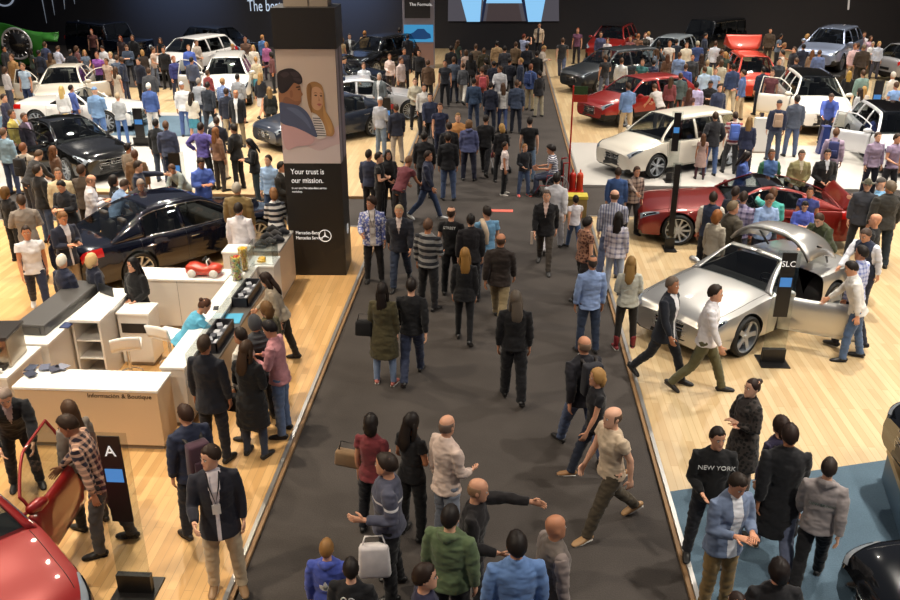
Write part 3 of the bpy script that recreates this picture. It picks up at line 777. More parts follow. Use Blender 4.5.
        if detail:
            for side in (-1, 1):
                tb = bmesh.new()
                path = [C.G(ta + (cg - ta) * i / 26, 1.86, side, .004) for i in range(27)]
                for a, b in zip(path, path[1:]): pass
                tube(tb, path, [.007] * 27, n=5); tube(tb, [C.G(ta + (cg - ta) * i / 20, .08, side, .006) for i in range(21)], [.008] * 21, n=5)
                obj('window_trim', tb, chrome, root, True)
        else:
            pass
    else:
        bm = bmesh.new(); wm = bmesh.new()
        for side in (-1, 1):
            patch(C.G, g0, g1, 1.9, 3.1, side, 12, 2, 0, bm); patch(C.G, g1 - .012, g1 + .012, 2.6, 5, side, 2, 6, 0, bm)
            patch(C.G, g0 + .002, g1 - .01, 3.1, 5, side, 10, 5, -.004, wm); patch(C.G, g0, g0 + .02, 0, 1.9, side, 2, 3, 0, bm)
        fo = obj('windscreen_frame', bm, paint, root, True); solid(fo, .03); obj('windscreen', wm, glass, root, True)
    # ---- seats, dashboard, steering wheel
    sm = mat('seat_leather', seat, .55)
    rowsY = [yy(g0 + 1.30 / L)] + ([] if kind in ('roadster', 'gt') else [yy(g0 + 2.15 / L)])
    for ri, ys in enumerate(rowsY):
        if ys < yy(g3) + .35: continue
        for sx in (-1, 1):
            bm = bmesh.new(); x0 = sx * .36; zf2 = C.zb + .16
            box(bm, x0 - .24, x0 + .24, ys - .1, ys + .40, zf2, zf2 + .2, bev=.04)
            v = box(bm, x0 - .24, x0 + .24, ys - .20, ys - .06, zf2 + .1, zf2 + .72, bev=.045)
            box(bm, x0 - .12, x0 + .12, ys - .22, ys - .12, zf2 + .74, zf2 + .90, bev=.03)
            obj('seat', bm, sm, root, True)
    bm = bmesh.new(); yd = yy(g0 + .05)
    box(bm, -C.half(g0) * .84, C.half(g0) * .84, yd - .32, yd + .1, C.zb + .35, C.top(g0 + .05) - .06, bev=.05); obj('dashboard', bm, dark, root, True)
    bm = bmesh.new(); cW = Vector((-.36, yd - .42, C.belt - .06)); ax = Vector((0, -.9, .45)).normalized(); u1 = Vector((1, 0, 0)); u2 = ax.cross(u1)
    pts = [cW + (u1 * math.cos(a) + u2 * math.sin(a)) * .18 for a in [2 * math.pi * i / 20 for i in range(20)]]
    rings = [ell(p, (u2 * math.cos(a) - u1 * math.sin(a)), ax, .016, .016, 6) for p, a in zip(pts, [2 * math.pi * i / 20 for i in range(20)])]
    V = [[bm.verts.new(q) for q in r] for r in rings]
    for i in range(20):
        for j in range(6): bm.faces.new((V[i][j], V[i][(j + 1) % 6], V[(i + 1) % 20][(j + 1) % 6], V[(i + 1) % 20][j]))
    tube(bm, [cW - u1 * .17, cW, cW + u1 * .17], [.018, .035, .018], n=6); tube(bm, [cW, cW - ax * .2], [.03, .03], n=6)
    obj('steering_wheel', bm, black, root, True)
    # ---- nose: grille, star, intakes, headlamps, plate
    yF = L / 2; w0 = C.half(0); T0 = C.top(0)
    bm = bmesh.new(); gz0, gz1 = C.zb + (T0 - C.zb) * .46, T0 - .03; gw = w0 * .56
    def trap(bm, zz0, zz1, wa, wb_, yo, th=.03, mi=0, bow=.03):
        nn = 10; A = []
        for yv in (yo, yo + th):
            top_ = [Vector((wa * (1 - 2 * i / nn), yv - bow * (1 - 2 * i / nn) ** 2, zz1)) for i in range(nn + 1)]
            bot = [Vector((-wb_ * (1 - 2 * i / nn), yv - bow * (1 - 2 * i / nn) ** 2, zz0)) for i in range(nn + 1)]
            A.append([bm.verts.new(p) for p in top_ + bot])
        m = len(A[0])
        for i in range(m): bm.faces.new((A[0][i], A[1][i], A[1][(i + 1) % m], A[0][(i + 1) % m])).material_index = mi
        bm.faces.new(A[1]).material_index = mi; bm.faces.new(list(reversed(A[0]))).material_index = mi
    trap(bm, gz0, gz1, gw, gw * .82, yF - .012); gr = obj('grille', bm, gloss, root)
    bm = bmesh.new()
    for q in (.36, .62): zc = gz0 + (gz1 - gz0) * q; tube(bm, [Vector((gw * .86 * a, yF + .02 - .03 * a * a, zc)) for a in (-1, -.5, 0, .5, 1)], [.010] * 5, n=6)
    ol = [(gw, gz1), (gw * .82, gz0), (-gw * .82, gz0), (-gw, gz1), (gw, gz1)]
    for (a, b), (c, d) in zip(ol, ol[1:]): tube(bm, [Vector((a + (c - a) * k / 6, yF + .016 - .03 * ((a + (c - a) * k / 6) / gw) ** 2, b + (d - b) * k / 6)) for k in range(7)], [.009] * 7, n=6)
    obj('grille_bar', bm, chrome, gr, True)
    bm = bmesh.new(); star(bm, Vector((0, yF + .03, (gz0 + gz1) / 2)), Vector((1, 0, 0)), Vector((0, 0, 1)), min(.085, (gz1 - gz0) * .42), wire=.16, th=.008); obj('star_emblem', bm, chrome, gr)
    bm = bmesh.new(); trap(bm, C.zb + .07, gz0 - .06, w0 * .80, w0 * .86, yF - .018)
    obj('lower_intake', bm, black, root)
    for side in (-1, 1):
        bm = bmesh.new()
        if kind == 'offroad':
            lathe(bm, [(.001, yF + .02), (.11, yF + .02), (.12, yF - .02), (.001, yF - .02)], 20, axis='y', c=(side * w0 * .72, 0, gz0 + .1))
            bmesh.ops.recalc_face_normals(bm, faces=bm.faces)
        else: patch(C.S, .006, .088, lambda q: 6.3 + q * .35, lambda q: 7.9 - q * .75, side, 12, 6, .008, bm)
        hl = obj('headlamp', bm, mat('headlamp_glass', '#b9c2cc', .08, .55, coat=1), root, True)
        bm = bmesh.new()
        if kind != 'offroad': patch(C.S, .016, .075, lambda q: 6.55 + q * .25, lambda q: 7.1 - q * .05, side, 8, 3, .014, bm)
        else: ball(bm, Vector((side * w0 * .72, yF + .01, gz0 + .1)), .05)
        obj('lamp_lens', bm, mat('lamp_lens_dark', '#20242a', .1, .3, coat=1) if not glow else mat('lamp_lit', '#ffffff', .2, emit='#fff4e0', es=6), hl, True)
        # tail lamps
        bm = bmesh.new()
        patch(C.S, .915 if kind != 'offroad' else .99, .996, lambda q: 5.5, lambda q: 7.1, side, 8, 5, .008, bm)
        obj('tail_lamp', bm, mat('tail_lamp_red', '#a01410', .15, coat=1, emit='#ff2010', es=.15), root, True)
        # mirrors
        bm = bmesh.new(); mp = C.G(g0 + .06, .15, side, 0)
        tube(bm, [mp, mp + Vector((side * .10, 0, .0))], [.02, .02], n=8)
        tube(bm, [mp + Vector((side * .08, .0, .02)), mp + Vector((side * .17, 0, .035)), mp + Vector((side * .23, -.02, .03))], [(.06, .05), (.075, .06), (.055, .045)], side=Vector((0, 0, 1)), n=12)
        obj('wing_mirror', bm, paint, root, True)
        # wheels
        for tc in (C.axf, C.axr):
            wx = side * (C.half(tc) - .10)
            wroot = bpy.data.objects.new('wheel', wheel_meshes(C.wr, wheel)[0]); link(wroot, root); wroot.location = (wx, yy(tc), C.wr)
            wroot.rotation_euler = (0, 0, (0 if side > 0 else math.pi) + (R(steer) if tc == C.axf else 0))
            for nm, q in (('rim', 1), ('brake_disc', 2)): link(bpy.data.objects.new(nm, wheel_meshes(C.wr, wheel)[q]), wroot)
        # door seams and handles
        bm = bmesh.new()
        seams = [fd0, fd1] + ([rd1] if kind not in ('roadster', 'gt') else [])
        for sm_ in seams: tube(bm, [C.S(sm_, 2.2 + 5.0 * i / 12, side, .001) for i in range(13)], [.004] * 13, n=4)
        tube(bm, [C.S(fd0 + (seams[-1] - fd0) * i / 14, 2.2, side, .001) for i in range(15)], [.004] * 15, n=4)
        if not bonnet: tube(bm, [C.S(.05 + (g0 - .055) * i / 14, 7.9, side, .0015) for i in range(15)], [.0035] * 15, n=4)
        obj('panel_seam', bm, black, root)
        for a in ([fd1] if kind in ('roadster', 'gt') else [fd1, rd1]):
            if (a == fd1 and (open_l if side < 0 else open_r)) : continue
            bm = bmesh.new(); tube(bm, [C.S(a - .055 + .012 * i, 5.6, side, .022) for i in range(4)], [(.012, .014)] * 4, n=6); obj('door_handle', bm, paint if kind != 'sedan' else chrome, root, True)
    bm = bmesh.new(); box(bm, -.26, .26, -yF - .015, -yF + .03, C.zb + .28, C.zb + .39); obj('number_plate', bm, mat('plate', '#16171a', .4), root)
    bm = bmesh.new(); box(bm, -.26, .26, yF - .005, yF + .022, C.zb + .16, C.zb + .27); obj('number_plate', bm, mat('plate', '#16171a', .4), root)
    bm = bmesh.new(); trap(bm, C.zb + .05, C.zb + .2, w0 * .8, w0 * .8, -yF - .02, .03, bow=-.03); obj('rear_diffuser', bm, black, root)
    # ---- open doors
    def door(side, ang, a, b, hinge_front=True):
        ht = a; hp = C.S(ht, 4.5, side); hz = Vector((hp.x, hp.y, 0))
        bm = bmesh.new(); patch(C.S, a + .003, b - .003, 2.3, 7.3, side, 12, 10, 0, bm)
        for v in bm.verts: v.co -= hz
        d = obj('door', bm, paint, root, True); solid(d, .07); d.location = hz; d.rotation_euler = (0, 0, R(ang) * -side * -1 * (1 if side < 0 else 1) * (-1 if side < 0 else 1))
        d.rotation_euler.z = R(ang) * side
        bm = bmesh.new(); fs = patch(C.S, a + .012, b - .012, 3.0, 6.9, side, 8, 6, -.08, bm)
        for v in bm.verts: v.co -= hz
        dp = obj('door_panel', bm, mat('door_card', seat, .7), d, True); solid(dp, .02)
        if not open_top or True:
            ga = max(a + .005, g0 + .05) ; gb = b - .004
            bm = bmesh.new(); patch(C.G, ga, gb, .0, 1.9, side, 10, 3, 0, bm)
            for v in bm.verts: v.co -= hz
            if not open_top:
                obj('door_glass', bm, glass, d, True); fb = bmesh.new()
                for pth in ([C.G(ga + (gb - ga) * i / 14, 1.85, side, .005) for i in range(15)], [C.G(gb, 1.85 * i / 5, side, .005) for i in range(6)], [C.G(ga, 1.85 * i / 5, side, .005) for i in range(6)]):
                    tube(fb, [p - hz for p in pth], [.018] * len(pth), n=6)
                obj('window_frame', fb, paint, d, True)
            else: bm.free()
        return d
    if open_l: door(-1, open_l, fd0, fd1)
    if open_r: door(1, open_r, fd0, fd1)
    if rdoor_l: door(-1, rdoor_l, fd1, rd1)
    # ---- raised tailgate / boot / bonnet
    def lid(nm, fn, t0, t1, v0, v1, ht, hv, ang, m, m2):
        hp = fn(ht, hv, 1); hz = Vector((0, hp.y, hp.z)); bm = bmesh.new()
        for side in (-1, 1): patch(fn, t0, t1, v0, v1, side, 10, 6, .0, bm)
        bmesh.ops.remove_doubles(bm, verts=bm.verts, dist=.0008)
        for v in bm.verts: v.co -= hz
        d = obj(nm, bm, (m, m2), root, True); s_ = solid(d, .05); s_.modifiers[0].material_offset = 1; s_.modifiers[0].material_offset_rim = 0
        d.location = hz; d.rotation_euler = (R(ang), 0, 0); return d
    if bonnet: lid('bonnet', C.S, .03, g0 - .005, 7.9, 10, g0 - .005, 9, bonnet, paint, black)
    if bonnet:
        bm = bmesh.new(); box(bm, -.55, .55, yy(g0) + .15, yF - .3, C.zb + .2, C.hood - .12, bev=.05); obj('engine_cover', bm, black, root, True)
    if tail:
        if kind in ('roadster', 'gt', 'sedan', 'coupe'): lid('boot_lid', C.S, g3 + .0, .985, 7.6, 10, g3, 9, -tail, paint, black)
        else:
            lid('tailgate', C.G, g2 + .004, g3, 0.0, 5, g2 + .004, 4.5, -tail, paint, black)
    return root
# ============================================================ floors and walls
def wood_mat(c1, c2, rough=.34):
    m = bpy.data.materials.new('plank_floor'); m.use_nodes = True; t = m.node_tree; b = t.nodes['Principled BSDF']
    tc = nd(t, 'ShaderNodeTexCoord'); mp = nd(t, 'ShaderNodeMapping'); mp.inputs['Rotation'].default_value = (0, 0, math.pi / 2)
    t.links.new(tc.outputs['Object'], mp.inputs[0])
    br = nd(t, 'ShaderNodeTexBrick'); br.inputs['Scale'].default_value = 1; br.inputs['Brick Width'].default_value = 1.6; br.inputs['Row Height'].default_value = .10
    br.inputs['Mortar Size'].default_value = .003; br.offset = .37
    br.inputs['Color1'].default_value = lin(c1); br.inputs['Color2'].default_value = lin(c2); br.inputs['Mortar'].default_value = lin('#b08c5e')
    t.links.new(mp.outputs[0], br.inputs[0])
    n = nd(t, 'ShaderNodeTexNoise'); n.inputs['Scale'].default_value = 3; n.inputs['Detail'].default_value = 5
    mp2 = nd(t, 'ShaderNodeMapping'); mp2.inputs['Scale'].default_value = (6, .5, 1); t.links.new(tc.outputs['Object'], mp2.inputs[0]); t.links.new(mp2.outputs[0], n.inputs[0])
    hs = nd(t, 'ShaderNodeHueSaturation'); mr = nd(t, 'ShaderNodeMapRange'); mr.inputs[3].default_value = .86; mr.inputs[4].default_value = 1.12
    t.links.new(n.outputs[0], mr.inputs[0]); t.links.new(mr.outputs[0], hs.inputs['Value']); t.links.new(br.outputs[0], hs.inputs['Color']); t.links.new(hs.outputs[0], b.inputs['Base Color'])
    b.inputs['Roughness'].default_value = rough; return m
def carpet_mat(c, name='carpet'):
    m = bpy.data.materials.new(name); m.use_nodes = True; t = m.node_tree; b = t.nodes['Principled BSDF']
    tc = nd(t, 'ShaderNodeTexCoord'); n = nd(t, 'ShaderNodeTexNoise'); n.inputs['Scale'].default_value = 1.2; n.inputs['Detail'].default_value = 6
    t.links.new(tc.outputs['Object'], n.inputs[0]); n2 = nd(t, 'ShaderNodeTexNoise'); n2.inputs['Scale'].default_value = 60; t.links.new(tc.outputs['Object'], n2.inputs[0])
    hs = nd(t, 'ShaderNodeHueSaturation'); hs.inputs['Color'].default_value = lin(c); a = nd(t, 'ShaderNodeMath', operation='ADD'); t.links.new(n.outputs[0], a.inputs[0]); t.links.new(n2.outputs[0], a.inputs[1])
    mr = nd(t, 'ShaderNodeMapRange'); mr.inputs[1].default_value = .6; mr.inputs[2].default_value = 1.4; mr.inputs[3].default_value = .75; mr.inputs[4].default_value = 1.25
    t.links.new(a.outputs[0], mr.inputs[0]); t.links.new(mr.outputs[0], hs.inputs['Value']); t.links.new(hs.outputs[0], b.inputs['Base Color'])
    bp = nd(t, 'ShaderNodeBump'); bp.inputs['Strength'].default_value = .3; bp.inputs['Distance'].default_value = .01; t.links.new(n2.outputs[0], bp.inputs['Height']); t.links.new(bp.outputs[0], b.inputs['Normal'])
    b.inputs['Roughness'].default_value = .9; b.inputs['Specular IOR Level'].default_value = .2; return m
def prism(bm, pts, z0, z1, mi=0):
    a = [bm.verts.new((x, y, z0)) for x, y in pts]; b = [bm.verts.new((x, y, z1)) for x, y in pts]; n = len(pts)
    for i in range(n): bm.faces.new((a[i], a[(i + 1) % n], b[(i + 1) % n], b[i])).material_index = mi
    bm.faces.new(b).material_index = mi; bm.faces.new(list(reversed(a))).material_index = mi
def slab(name, pts, z0, z1, m):
    bm = bmesh.new(); prism(bm, pts, z0, z1); bmesh.ops.recalc_face_normals(bm, faces=bm.faces); o = obj(name, bm, m); o['kind'] = 'structure'; return o
wood_l_warm_lit = wood_mat('#d8ae76', '#c39760'); wood_r = wood_mat('#cbb48c', '#bb9e74'); carpet = carpet_mat('#443f3c'); blue_carpet = carpet_mat('#546877', 'blue_carpet')  # left planks coloured more orange: the warm light there is in the colour
white_floor = mat('white_floor', '#c4c0ba', .14); edge_m = mat('edge_metal', '#b9b6b2', .3, .7); side_m = mat('platform_side', '#8a6a48', .6)
slab('floor', [(-30, 0), (28, 0), (28, 52), (-30, 52)], -.2, 0, carpet)
E0 = .025
slab('floor', [(-30, 0), (-2.72 - E0, 0), (-2.72 - E0, 18.9), (-30, 18.9)], .001, STEP, wood_l_warm_lit)
slab('floor', [(-30, 21.3), (-2.72 - E0, 21.3), (-2.72 - E0, 50), (-30, 50)], .001, STEP, wood_r)
slab('floor', [(2.15 + E0, 0), (28, 0), (28, 20.0), (2.15 + E0, 20.0)], .001, STEP, wood_r)
slab('floor', [(2.15 + E0, 22.7), (28, 22.7), (28, 27.6), (2.15 + E0, 27.6)], .001, STEP, white_floor)
slab('floor', [(2.15 + E0, 27.6), (28, 27.6), (28, 50), (2.15 + E0, 50)], .001, STEP, wood_r)
slab('floor', [(-30, 21.6), (-7.6, 21.6), (-8.2, 24.5), (-9.4, 29), (-9.8, 31.5), (-30, 31.5)], STEP, STEP + .006, white_floor)
slab('floor', [(-18, 27.7), (-9.9, 27.7), (-10.2, 30.9), (-18, 30.9)], STEP + .006, STEP + .012, blue_carpet)
slab('floor', [(-30, 36.6), (-9.5, 36.6), (-6.5, 46), (-6.5, 50), (-30, 50)], STEP, STEP + .006, carpet)
slab('floor', [(2.15 + E0, 0), (12, 0), (12, 11.9), (2.15 + E0, 9.03)], STEP, STEP + .005, blue_carpet)
def trim(i, x0, x1, y0, y1, z1=STEP + .012, m=edge_m): 
    bm = bmesh.new(); box(bm, x0, x1, y0, y1, 0.002, z1); o = obj('trim_%d' % i, bm, m); o['kind'] = 'structure'
for i, (a, b) in enumerate(((0, 18.9), (21.3, 50))):
    trim(i + 1, -2.76, -2.72 + .01, a, b); trim(i + 3, -2.708, -2.66, a, b, .045, side_m)
for i, (a, b) in enumerate(((0, 20.0), (22.7, 50))):
    trim(i + 5, 2.14, 2.19, a, b); trim(i + 7, 2.09, 2.138, a, b, .045, side_m)
trim(9, -30, -2.76, 18.88, 18.93); trim(10, -30, -2.76, 21.27, 21.31, STEP + .01, side_m); trim(11, 2.19, 28, 19.98, 20.02); trim(12, 2.19, 28, 22.66, 22.70)
wallm = mat('wall_black', '#29272b', .7); bm = bmesh.new(); box(bm, -30, 28, 49.8, 50.1, 0, 10.5); obj('wall_back', bm, wallm)['kind'] = 'structure'
bm = bmesh.new(); box(bm, -30.2, -30, 0, 50, 0, 10.5); obj('wall_left', bm, wallm)['kind'] = 'structure'
bm = bmesh.new(); box(bm, 28, 28.2, 0, 50, 0, 10.5); obj('wall_right', bm, wallm)['kind'] = 'structure'
# soft blue wash on the left part of the back wall
for wx, e in ((-18, 90), (-9, 130)):
    l = bpy.data.lights.new('wall_wash_lamp', 'SPOT'); l.energy = e * 45; l.color = (.35, .55, 1); l.spot_size = R(70); l.spot_blend = 1; l.shadow_soft_size = .2
    o = bpy.data.objects.new('wall_wash_lamp', l); COL.objects.link(o); o.location = (wx, 45.5, 8); o.rotation_euler = (R(52), 0, 0)
def text(body, size, loc, rot, m, parent=None, name='lettering', align='LEFT', ext=.004, sx=1.0):
    c = bpy.data.curves.new(name, 'FONT'); c.body = body; c.size = size; c.extrude = ext; c.align_x = align; c.space_character = 1.0
    c.resolution_u = 3
    o = bpy.data.objects.new('t', c); COL.objects.link(o); dg = bpy.context.evaluated_depsgraph_get(); dg.update()
    me = bpy.data.meshes.new_from_object(o.evaluated_get(dg)); bpy.data.objects.remove(o)
    me.materials.clear(); me.materials.append(m)
    o = bpy.data.objects.new(name, me); link(o, parent); o.location = loc; o.rotation_euler = rot; o.scale = (sx, 1, 1); return o
WHITE = mat('white_letters', '#e8e8e8', .5, emit='#ffffff', es=.35)
BLUEW = mat('pale_blue_letters', '#cfe0f5', .5, emit='#cfe0f5', es=.5)
def wallx(u, v):  # photo pixel -> x, z on the back wall
    a = px(u, v, 0.0); d = (a - Vector((0, 0, CAM_H))); t = 49.78 / d.y; return d.x * t, CAM_H + d.z * t
x0, z0 = wallx(248, 11); tag(text('The best', .86, (x0, 49.77, z0), (math.pi / 2, 0, 0), BLUEW, name='wall_lettering', sx=.62), 'pale words The best in lettering high on the back wall', 'lettering')
bm = bmesh.new(); xs, zs = wallx(3, -6); c = Vector((xs, 49.74, zs)); pts = [c + Vector((math.cos(a), 0, math.sin(a))) * .62 for a in [2 * math.pi * i / 32 for i in range(33)]]
tube(bm, pts, [.05] * 33, side=Vector((0, 1, 0)), n=6); tag(obj('wall_emblem_ring', bm, mat('pale_ring', '#aab4c4', .4, emit='#b8c4d8', es=.4), None, True), 'pale round emblem ring cut by the top left corner', 'emblem')
for (a, b, c_, d) in ((42, -3, 47, 23), (52, -3, 55, 15), (64, -3, 65, 9), (74, -3, 75, 4)):
    p, q = wallx(a, b), wallx(c_, d); bm = bmesh.new(); tube(bm, [Vector((p[0], 49.74, p[1])), Vector((q[0], 49.74, q[1]))], [.035, .012], n=6)
    tag(obj('wall_streak', bm, mat('pale_streak', '#8d929b', .4, emit='#9aa4b4', es=.3)), 'thin pale streak hanging on the dark wall at top left', 'streak', 'pale streaks on the wall')
for (a, b, c_, d) in ((849, -3, 848, 9),):
    p, q = wallx(a, b), wallx(c_, d); bm = bmesh.new(); tube(bm, [Vector((p[0], 49.74, p[1])), Vector((q[0], 49.74, q[1]))], [.05, .05], n=6)
    tag(obj('wall_strip', bm, mat('pale_strip', '#c9c2bd', .4, emit='#c9c2bd', es=.4)), 'short pale strip high on the dark wall at right', 'strip')
# ---- projection screen
r_ = empty('projection_screen', (0, 49.7, 0), 0, 'large projection screen showing a blue car front on the back wall', 'screen')
def wquad(bm, pts, y, th=.02, mi=0):
    P = [Vector((wallx(u, v)[0], y, wallx(u, v)[1])) for u, v in pts]
    a = [bm.verts.new(p) for p in P]; b = [bm.verts.new(p + Vector((0, th, 0))) for p in P]; n = len(a)
    bm.faces.new(a).material_index = mi; bm.faces.new(list(reversed(b)))
    for i in range(n): bm.faces.new((a[i], b[i], b[(i + 1) % n], a[(i + 1) % n]))
def scr(name, pts, y, col, es):
    bm = bmesh.new(); wquad(bm, pts, y); bmesh.ops.recalc_face_normals(bm, faces=bm.faces); return obj(name, bm, mat('screen_' + col, '#000000', .4, emit=col, es=es), r_)
scr('screen_surface', [(448, 21), (559, 21), (558, -70), (449, -70)], .0, '#55525a', .8)
scr('picture_panel', [(486, 21), (522, 21), (518, 1), (489, 1)], -.03, '#4a3f40', .8)
for q in ([(467, 21.5), (480, 21.5), (482, -5), (460, -5)], [(528, 21.5), (541, 21.5), (546, -5), (524, -5)], [(484, 3), (523, 3), (526, -6), (482, -6)]): scr('picture_highlight', q, -.04, '#8cc8f4', 1.0)
for q in ([(481, 21), (483, 21), (487, -2), (484, -2)], [(526, 21), (528, 21), (524, -2), (521, -2)]): scr('picture_line', q, -.06, '#16203a', 1.0)

# ---- tall poster pillar beside the aisle
pil = empty('advertising_pillar', (-4.06, 15.86, 0), R(2.5), 'tall square advertising pillar with a photo poster and dark base beside the aisle', 'pillar')
PB = mat('pillar_black', '#211e1c', .45); W_, D_ = 1.08, .86
bm = bmesh.new(); box(bm, 0, W_, 0, D_, STEP, 4.42); obj('shaft', bm, PB, pil)
bm = bmesh.new(); box(bm, -.02, W_ + .03, -.02, D_ + .02, 4.42, 5.12); obj('crown_box', bm, PB, pil)
bm = bmesh.new(); box(bm, .16, W_ - .13, .25, D_ - .1, 5.12, 10); obj('column', bm, mat('column_beige', '#b5a18c', .6), pil)
bm = bmesh.new(); box(bm, W_ * .55, W_ * .56, .243, .25, 5.12, 10); obj('column_joint', bm, mat('joint_dark', '#6a5a4c'), pil)
PZ0, PZ1 = 2.33, 4.415
def pp(u, v):  # poster pixel -> local x, z
    return (u - 20) / (345 - 20) * W_, PZ1 - (v - 40) / (560 - 40) * (PZ1 - PZ0)
po = empty('poster', (0, 0, 0)); po.parent = pil
def pshape(name, pts, lay, col, sm=True, parent=None):
    P = [pp(*q) for q in pts]
    if sm:  # smooth closed outline
        n = len(P); Q_ = []
        for i in range(n):
            p0, p1, p2, p3 = P[i - 1], P[i], P[(i + 1) % n], P[(i + 2) % n]
            for k in range(5):
                t = k / 5; Q_.append(tuple(.5 * (2 * p1[j] + (p2[j] - p0[j]) * t + (2 * p0[j] - 5 * p1[j] + 4 * p2[j] - p3[j]) * t * t + (3 * p1[j] - p0[j] - 3 * p2[j] + p3[j]) * t**3) for j in (0, 1)))
        P = Q_
    P = [(min(max(x, 0.001), W_), min(max(z, PZ0), PZ1)) for x, z in P]
    bm = bmesh.new(); f = [bm.verts.new((x, -.002 - .0012 * lay, z)) for x, z in P]; fc = bm.faces.new(f); bmesh.ops.triangulate(bm, faces=[fc]); bmesh.ops.recalc_face_normals(bm, faces=bm.faces)
    return obj(name, bm, mat('poster_ink', col, .55), parent or po)
pshape('poster_sheet', [(20, 40), (345, 40), (345, 560), (20, 560)], 0, '#c9b6a8', False)
pshape('poster_haze', [(20, 380), (120, 390), (250, 430), (345, 380), (345, 560), (20, 560)], 1, '#cdb3b4', False)
pshape('poster_haze', [(20, 500), (120, 470), (230, 500), (345, 470), (345, 560), (20, 560)], 2, '#d3c4c2')
pshape('woman_hair', [(185, 195), (225, 182), (262, 200), (270, 240), (268, 300), (300, 350), (318, 400), (300, 428), (262, 420), (235, 340), (200, 320), (182, 290), (176, 230)], 3, '#a5794a')
pshape('woman_face', [(198, 225), (225, 205), (255, 215), (268, 245), (262, 285), (240, 310), (212, 305), (196, 275)], 4, '#c99a78')
pshape('woman_top', [(200, 335), (235, 340), (262, 380), (268, 435), (215, 440), (205, 400)], 5, '#d8d2cf')
for k in range(8): pshape('top_stripe', [(202 + k * 1.5, 345 + k * 11.5), (244 + k * 4, 347 + k * 11.5), (245 + k * 4, 351 + k * 11.5), (203 + k * 1.5, 349 + k * 11.5)], 6, '#2f2b35', False)
pshape('woman_arm', [(262, 330), (290, 340), (318, 395), (312, 425), (290, 430), (268, 400)], 6, '#b58757')
pshape('man_face', [(60, 190), (100, 180), (140, 195), (148, 225), (156, 240), (146, 250), (142, 275), (118, 292), (70, 285), (30, 285), (22, 240)], 6, '#9a6a4c')
pshape('man_hair', [(22, 150), (60, 128), (110, 125), (150, 150), (158, 182), (140, 195), (110, 188), (92, 205), (70, 225), (40, 235), (22, 215)], 7, '#241d22')
pshape('man_shirt', [(22, 282), (60, 280), (130, 292), (180, 330), (212, 400), (218, 435), (160, 412), (100, 390), (22, 365)], 8, '#4c5572')
pshape('man_shoulder', [(30, 375), (110, 392), (160, 415), (205, 440), (180, 470), (100, 480), (40, 490)], 7, '#c8a0a2')
pshape('woman_hair', [(186, 200), (200, 192), (206, 215), (196, 250), (200, 320), (190, 310), (180, 260)], 7, '#8a6038')
pshape('woman_hair', [(262, 205), (272, 240), (270, 300), (306, 370), (300, 420), (280, 380), (262, 320), (268, 260)], 8, '#c0935c')
for q in ([(218, 243), (228, 240), (234, 245), (226, 248)], [(248, 245), (257, 242), (261, 247), (254, 250)]): pshape('woman_eye', q, 6, '#4a3020')
for q in ([(214, 234), (226, 230), (236, 235), (226, 233)], [(247, 235), (256, 232), (263, 237), (255, 235)]): pshape('woman_brow', q, 6, '#7a5234')
pshape('woman_nose', [(242, 246), (246, 262), (250, 268), (238, 268), (240, 262)], 6, '#b07c5c'); pshape('woman_mouth', [(230, 284), (242, 280), (256, 284), (243, 291)], 7, '#b0605a')
pshape('man_ear', [(86, 225), (98, 222), (100, 245), (90, 255), (84, 242)], 8, '#8a5a40'); pshape('man_brow', [(122, 205), (142, 203), (143, 208), (122, 210)], 8, '#2a1c18'); pshape('man_eye', [(130, 216), (140, 214), (142, 219), (131, 220)], 8, '#2a1c18')
pshape('man_jaw', [(60, 250), (110, 270), (142, 268), (118, 292), (70, 290), (40, 280)], 7, '#865a42')
for q in ([(40, 150), (70, 138), (90, 150), (60, 165)], [(95, 140), (130, 140), (140, 158), (110, 160)], [(110, 165), (150, 170), (150, 182), (120, 180)]): pshape('man_curl', q, 8, '#3a2e34')
pshape('shirt_fold', [(60, 300), (120, 305), (170, 350), (190, 400), (150, 360), (100, 325)], 9, '#5d6886')
bm = bmesh.new(); box(bm, W_ + .001, W_ + .006, .04, D_ - .04, PZ0, PZ1); sp = obj('side_poster', bm, mat('side_poster', '#8c7f86', .5), pil)
for yy0, yy1, c_ in ((.04, .2, '#b3a9ae'), (.3, .42, '#5d535c'), (.55, .62, '#a59aa2')): bm = bmesh.new(); box(bm, W_ + .006, W_ + .008, yy0, yy1, PZ0, PZ1); obj('side_poster_band', bm, mat('side_band', c_, .5), sp)
text('Your trust is', .150, (.12, -.004, 2.12), (math.pi / 2, 0, 0), WHITE, pil, 'slogan', sx=.82)
text('our mission.', .150, (.12, -.004, 1.95), (math.pi / 2, 0, 0), WHITE, pil, 'slogan', sx=.82)
text('In our own Mercedes-Benz service', .055, (.12, -.004, 1.83), (math.pi / 2, 0, 0), WHITE, pil, 'small_print', sx=.85); text('workshop.', .055, (.12, -.004, 1.76), (math.pi / 2, 0, 0), WHITE, pil, 'small_print', sx=.85)
text('Mercedes-Benz', .092, (.13, -.004, .92), (math.pi / 2, 0, 0), WHITE, pil, 'logo_lettering', sx=.8); text('Mercedes Service', .092, (.13, -.004, .815), (math.pi / 2, 0, 0), WHITE, pil, 'logo_lettering', sx=.8)
bm = bmesh.new(); star(bm, Vector((.70, -.006, .89)), Vector((1, 0, 0)), Vector((0, 0, 1)), .125, wire=.12, th=.003); obj('star_emblem', bm, WHITE, pil)
bm = bmesh.new(); star(bm, Vector((W_ + .008, .45, .89)), Vector((0, 1, 0)), Vector((0, 0, 1)), .10, wire=.12, th=.003); obj('star_emblem', bm, WHITE, pil)

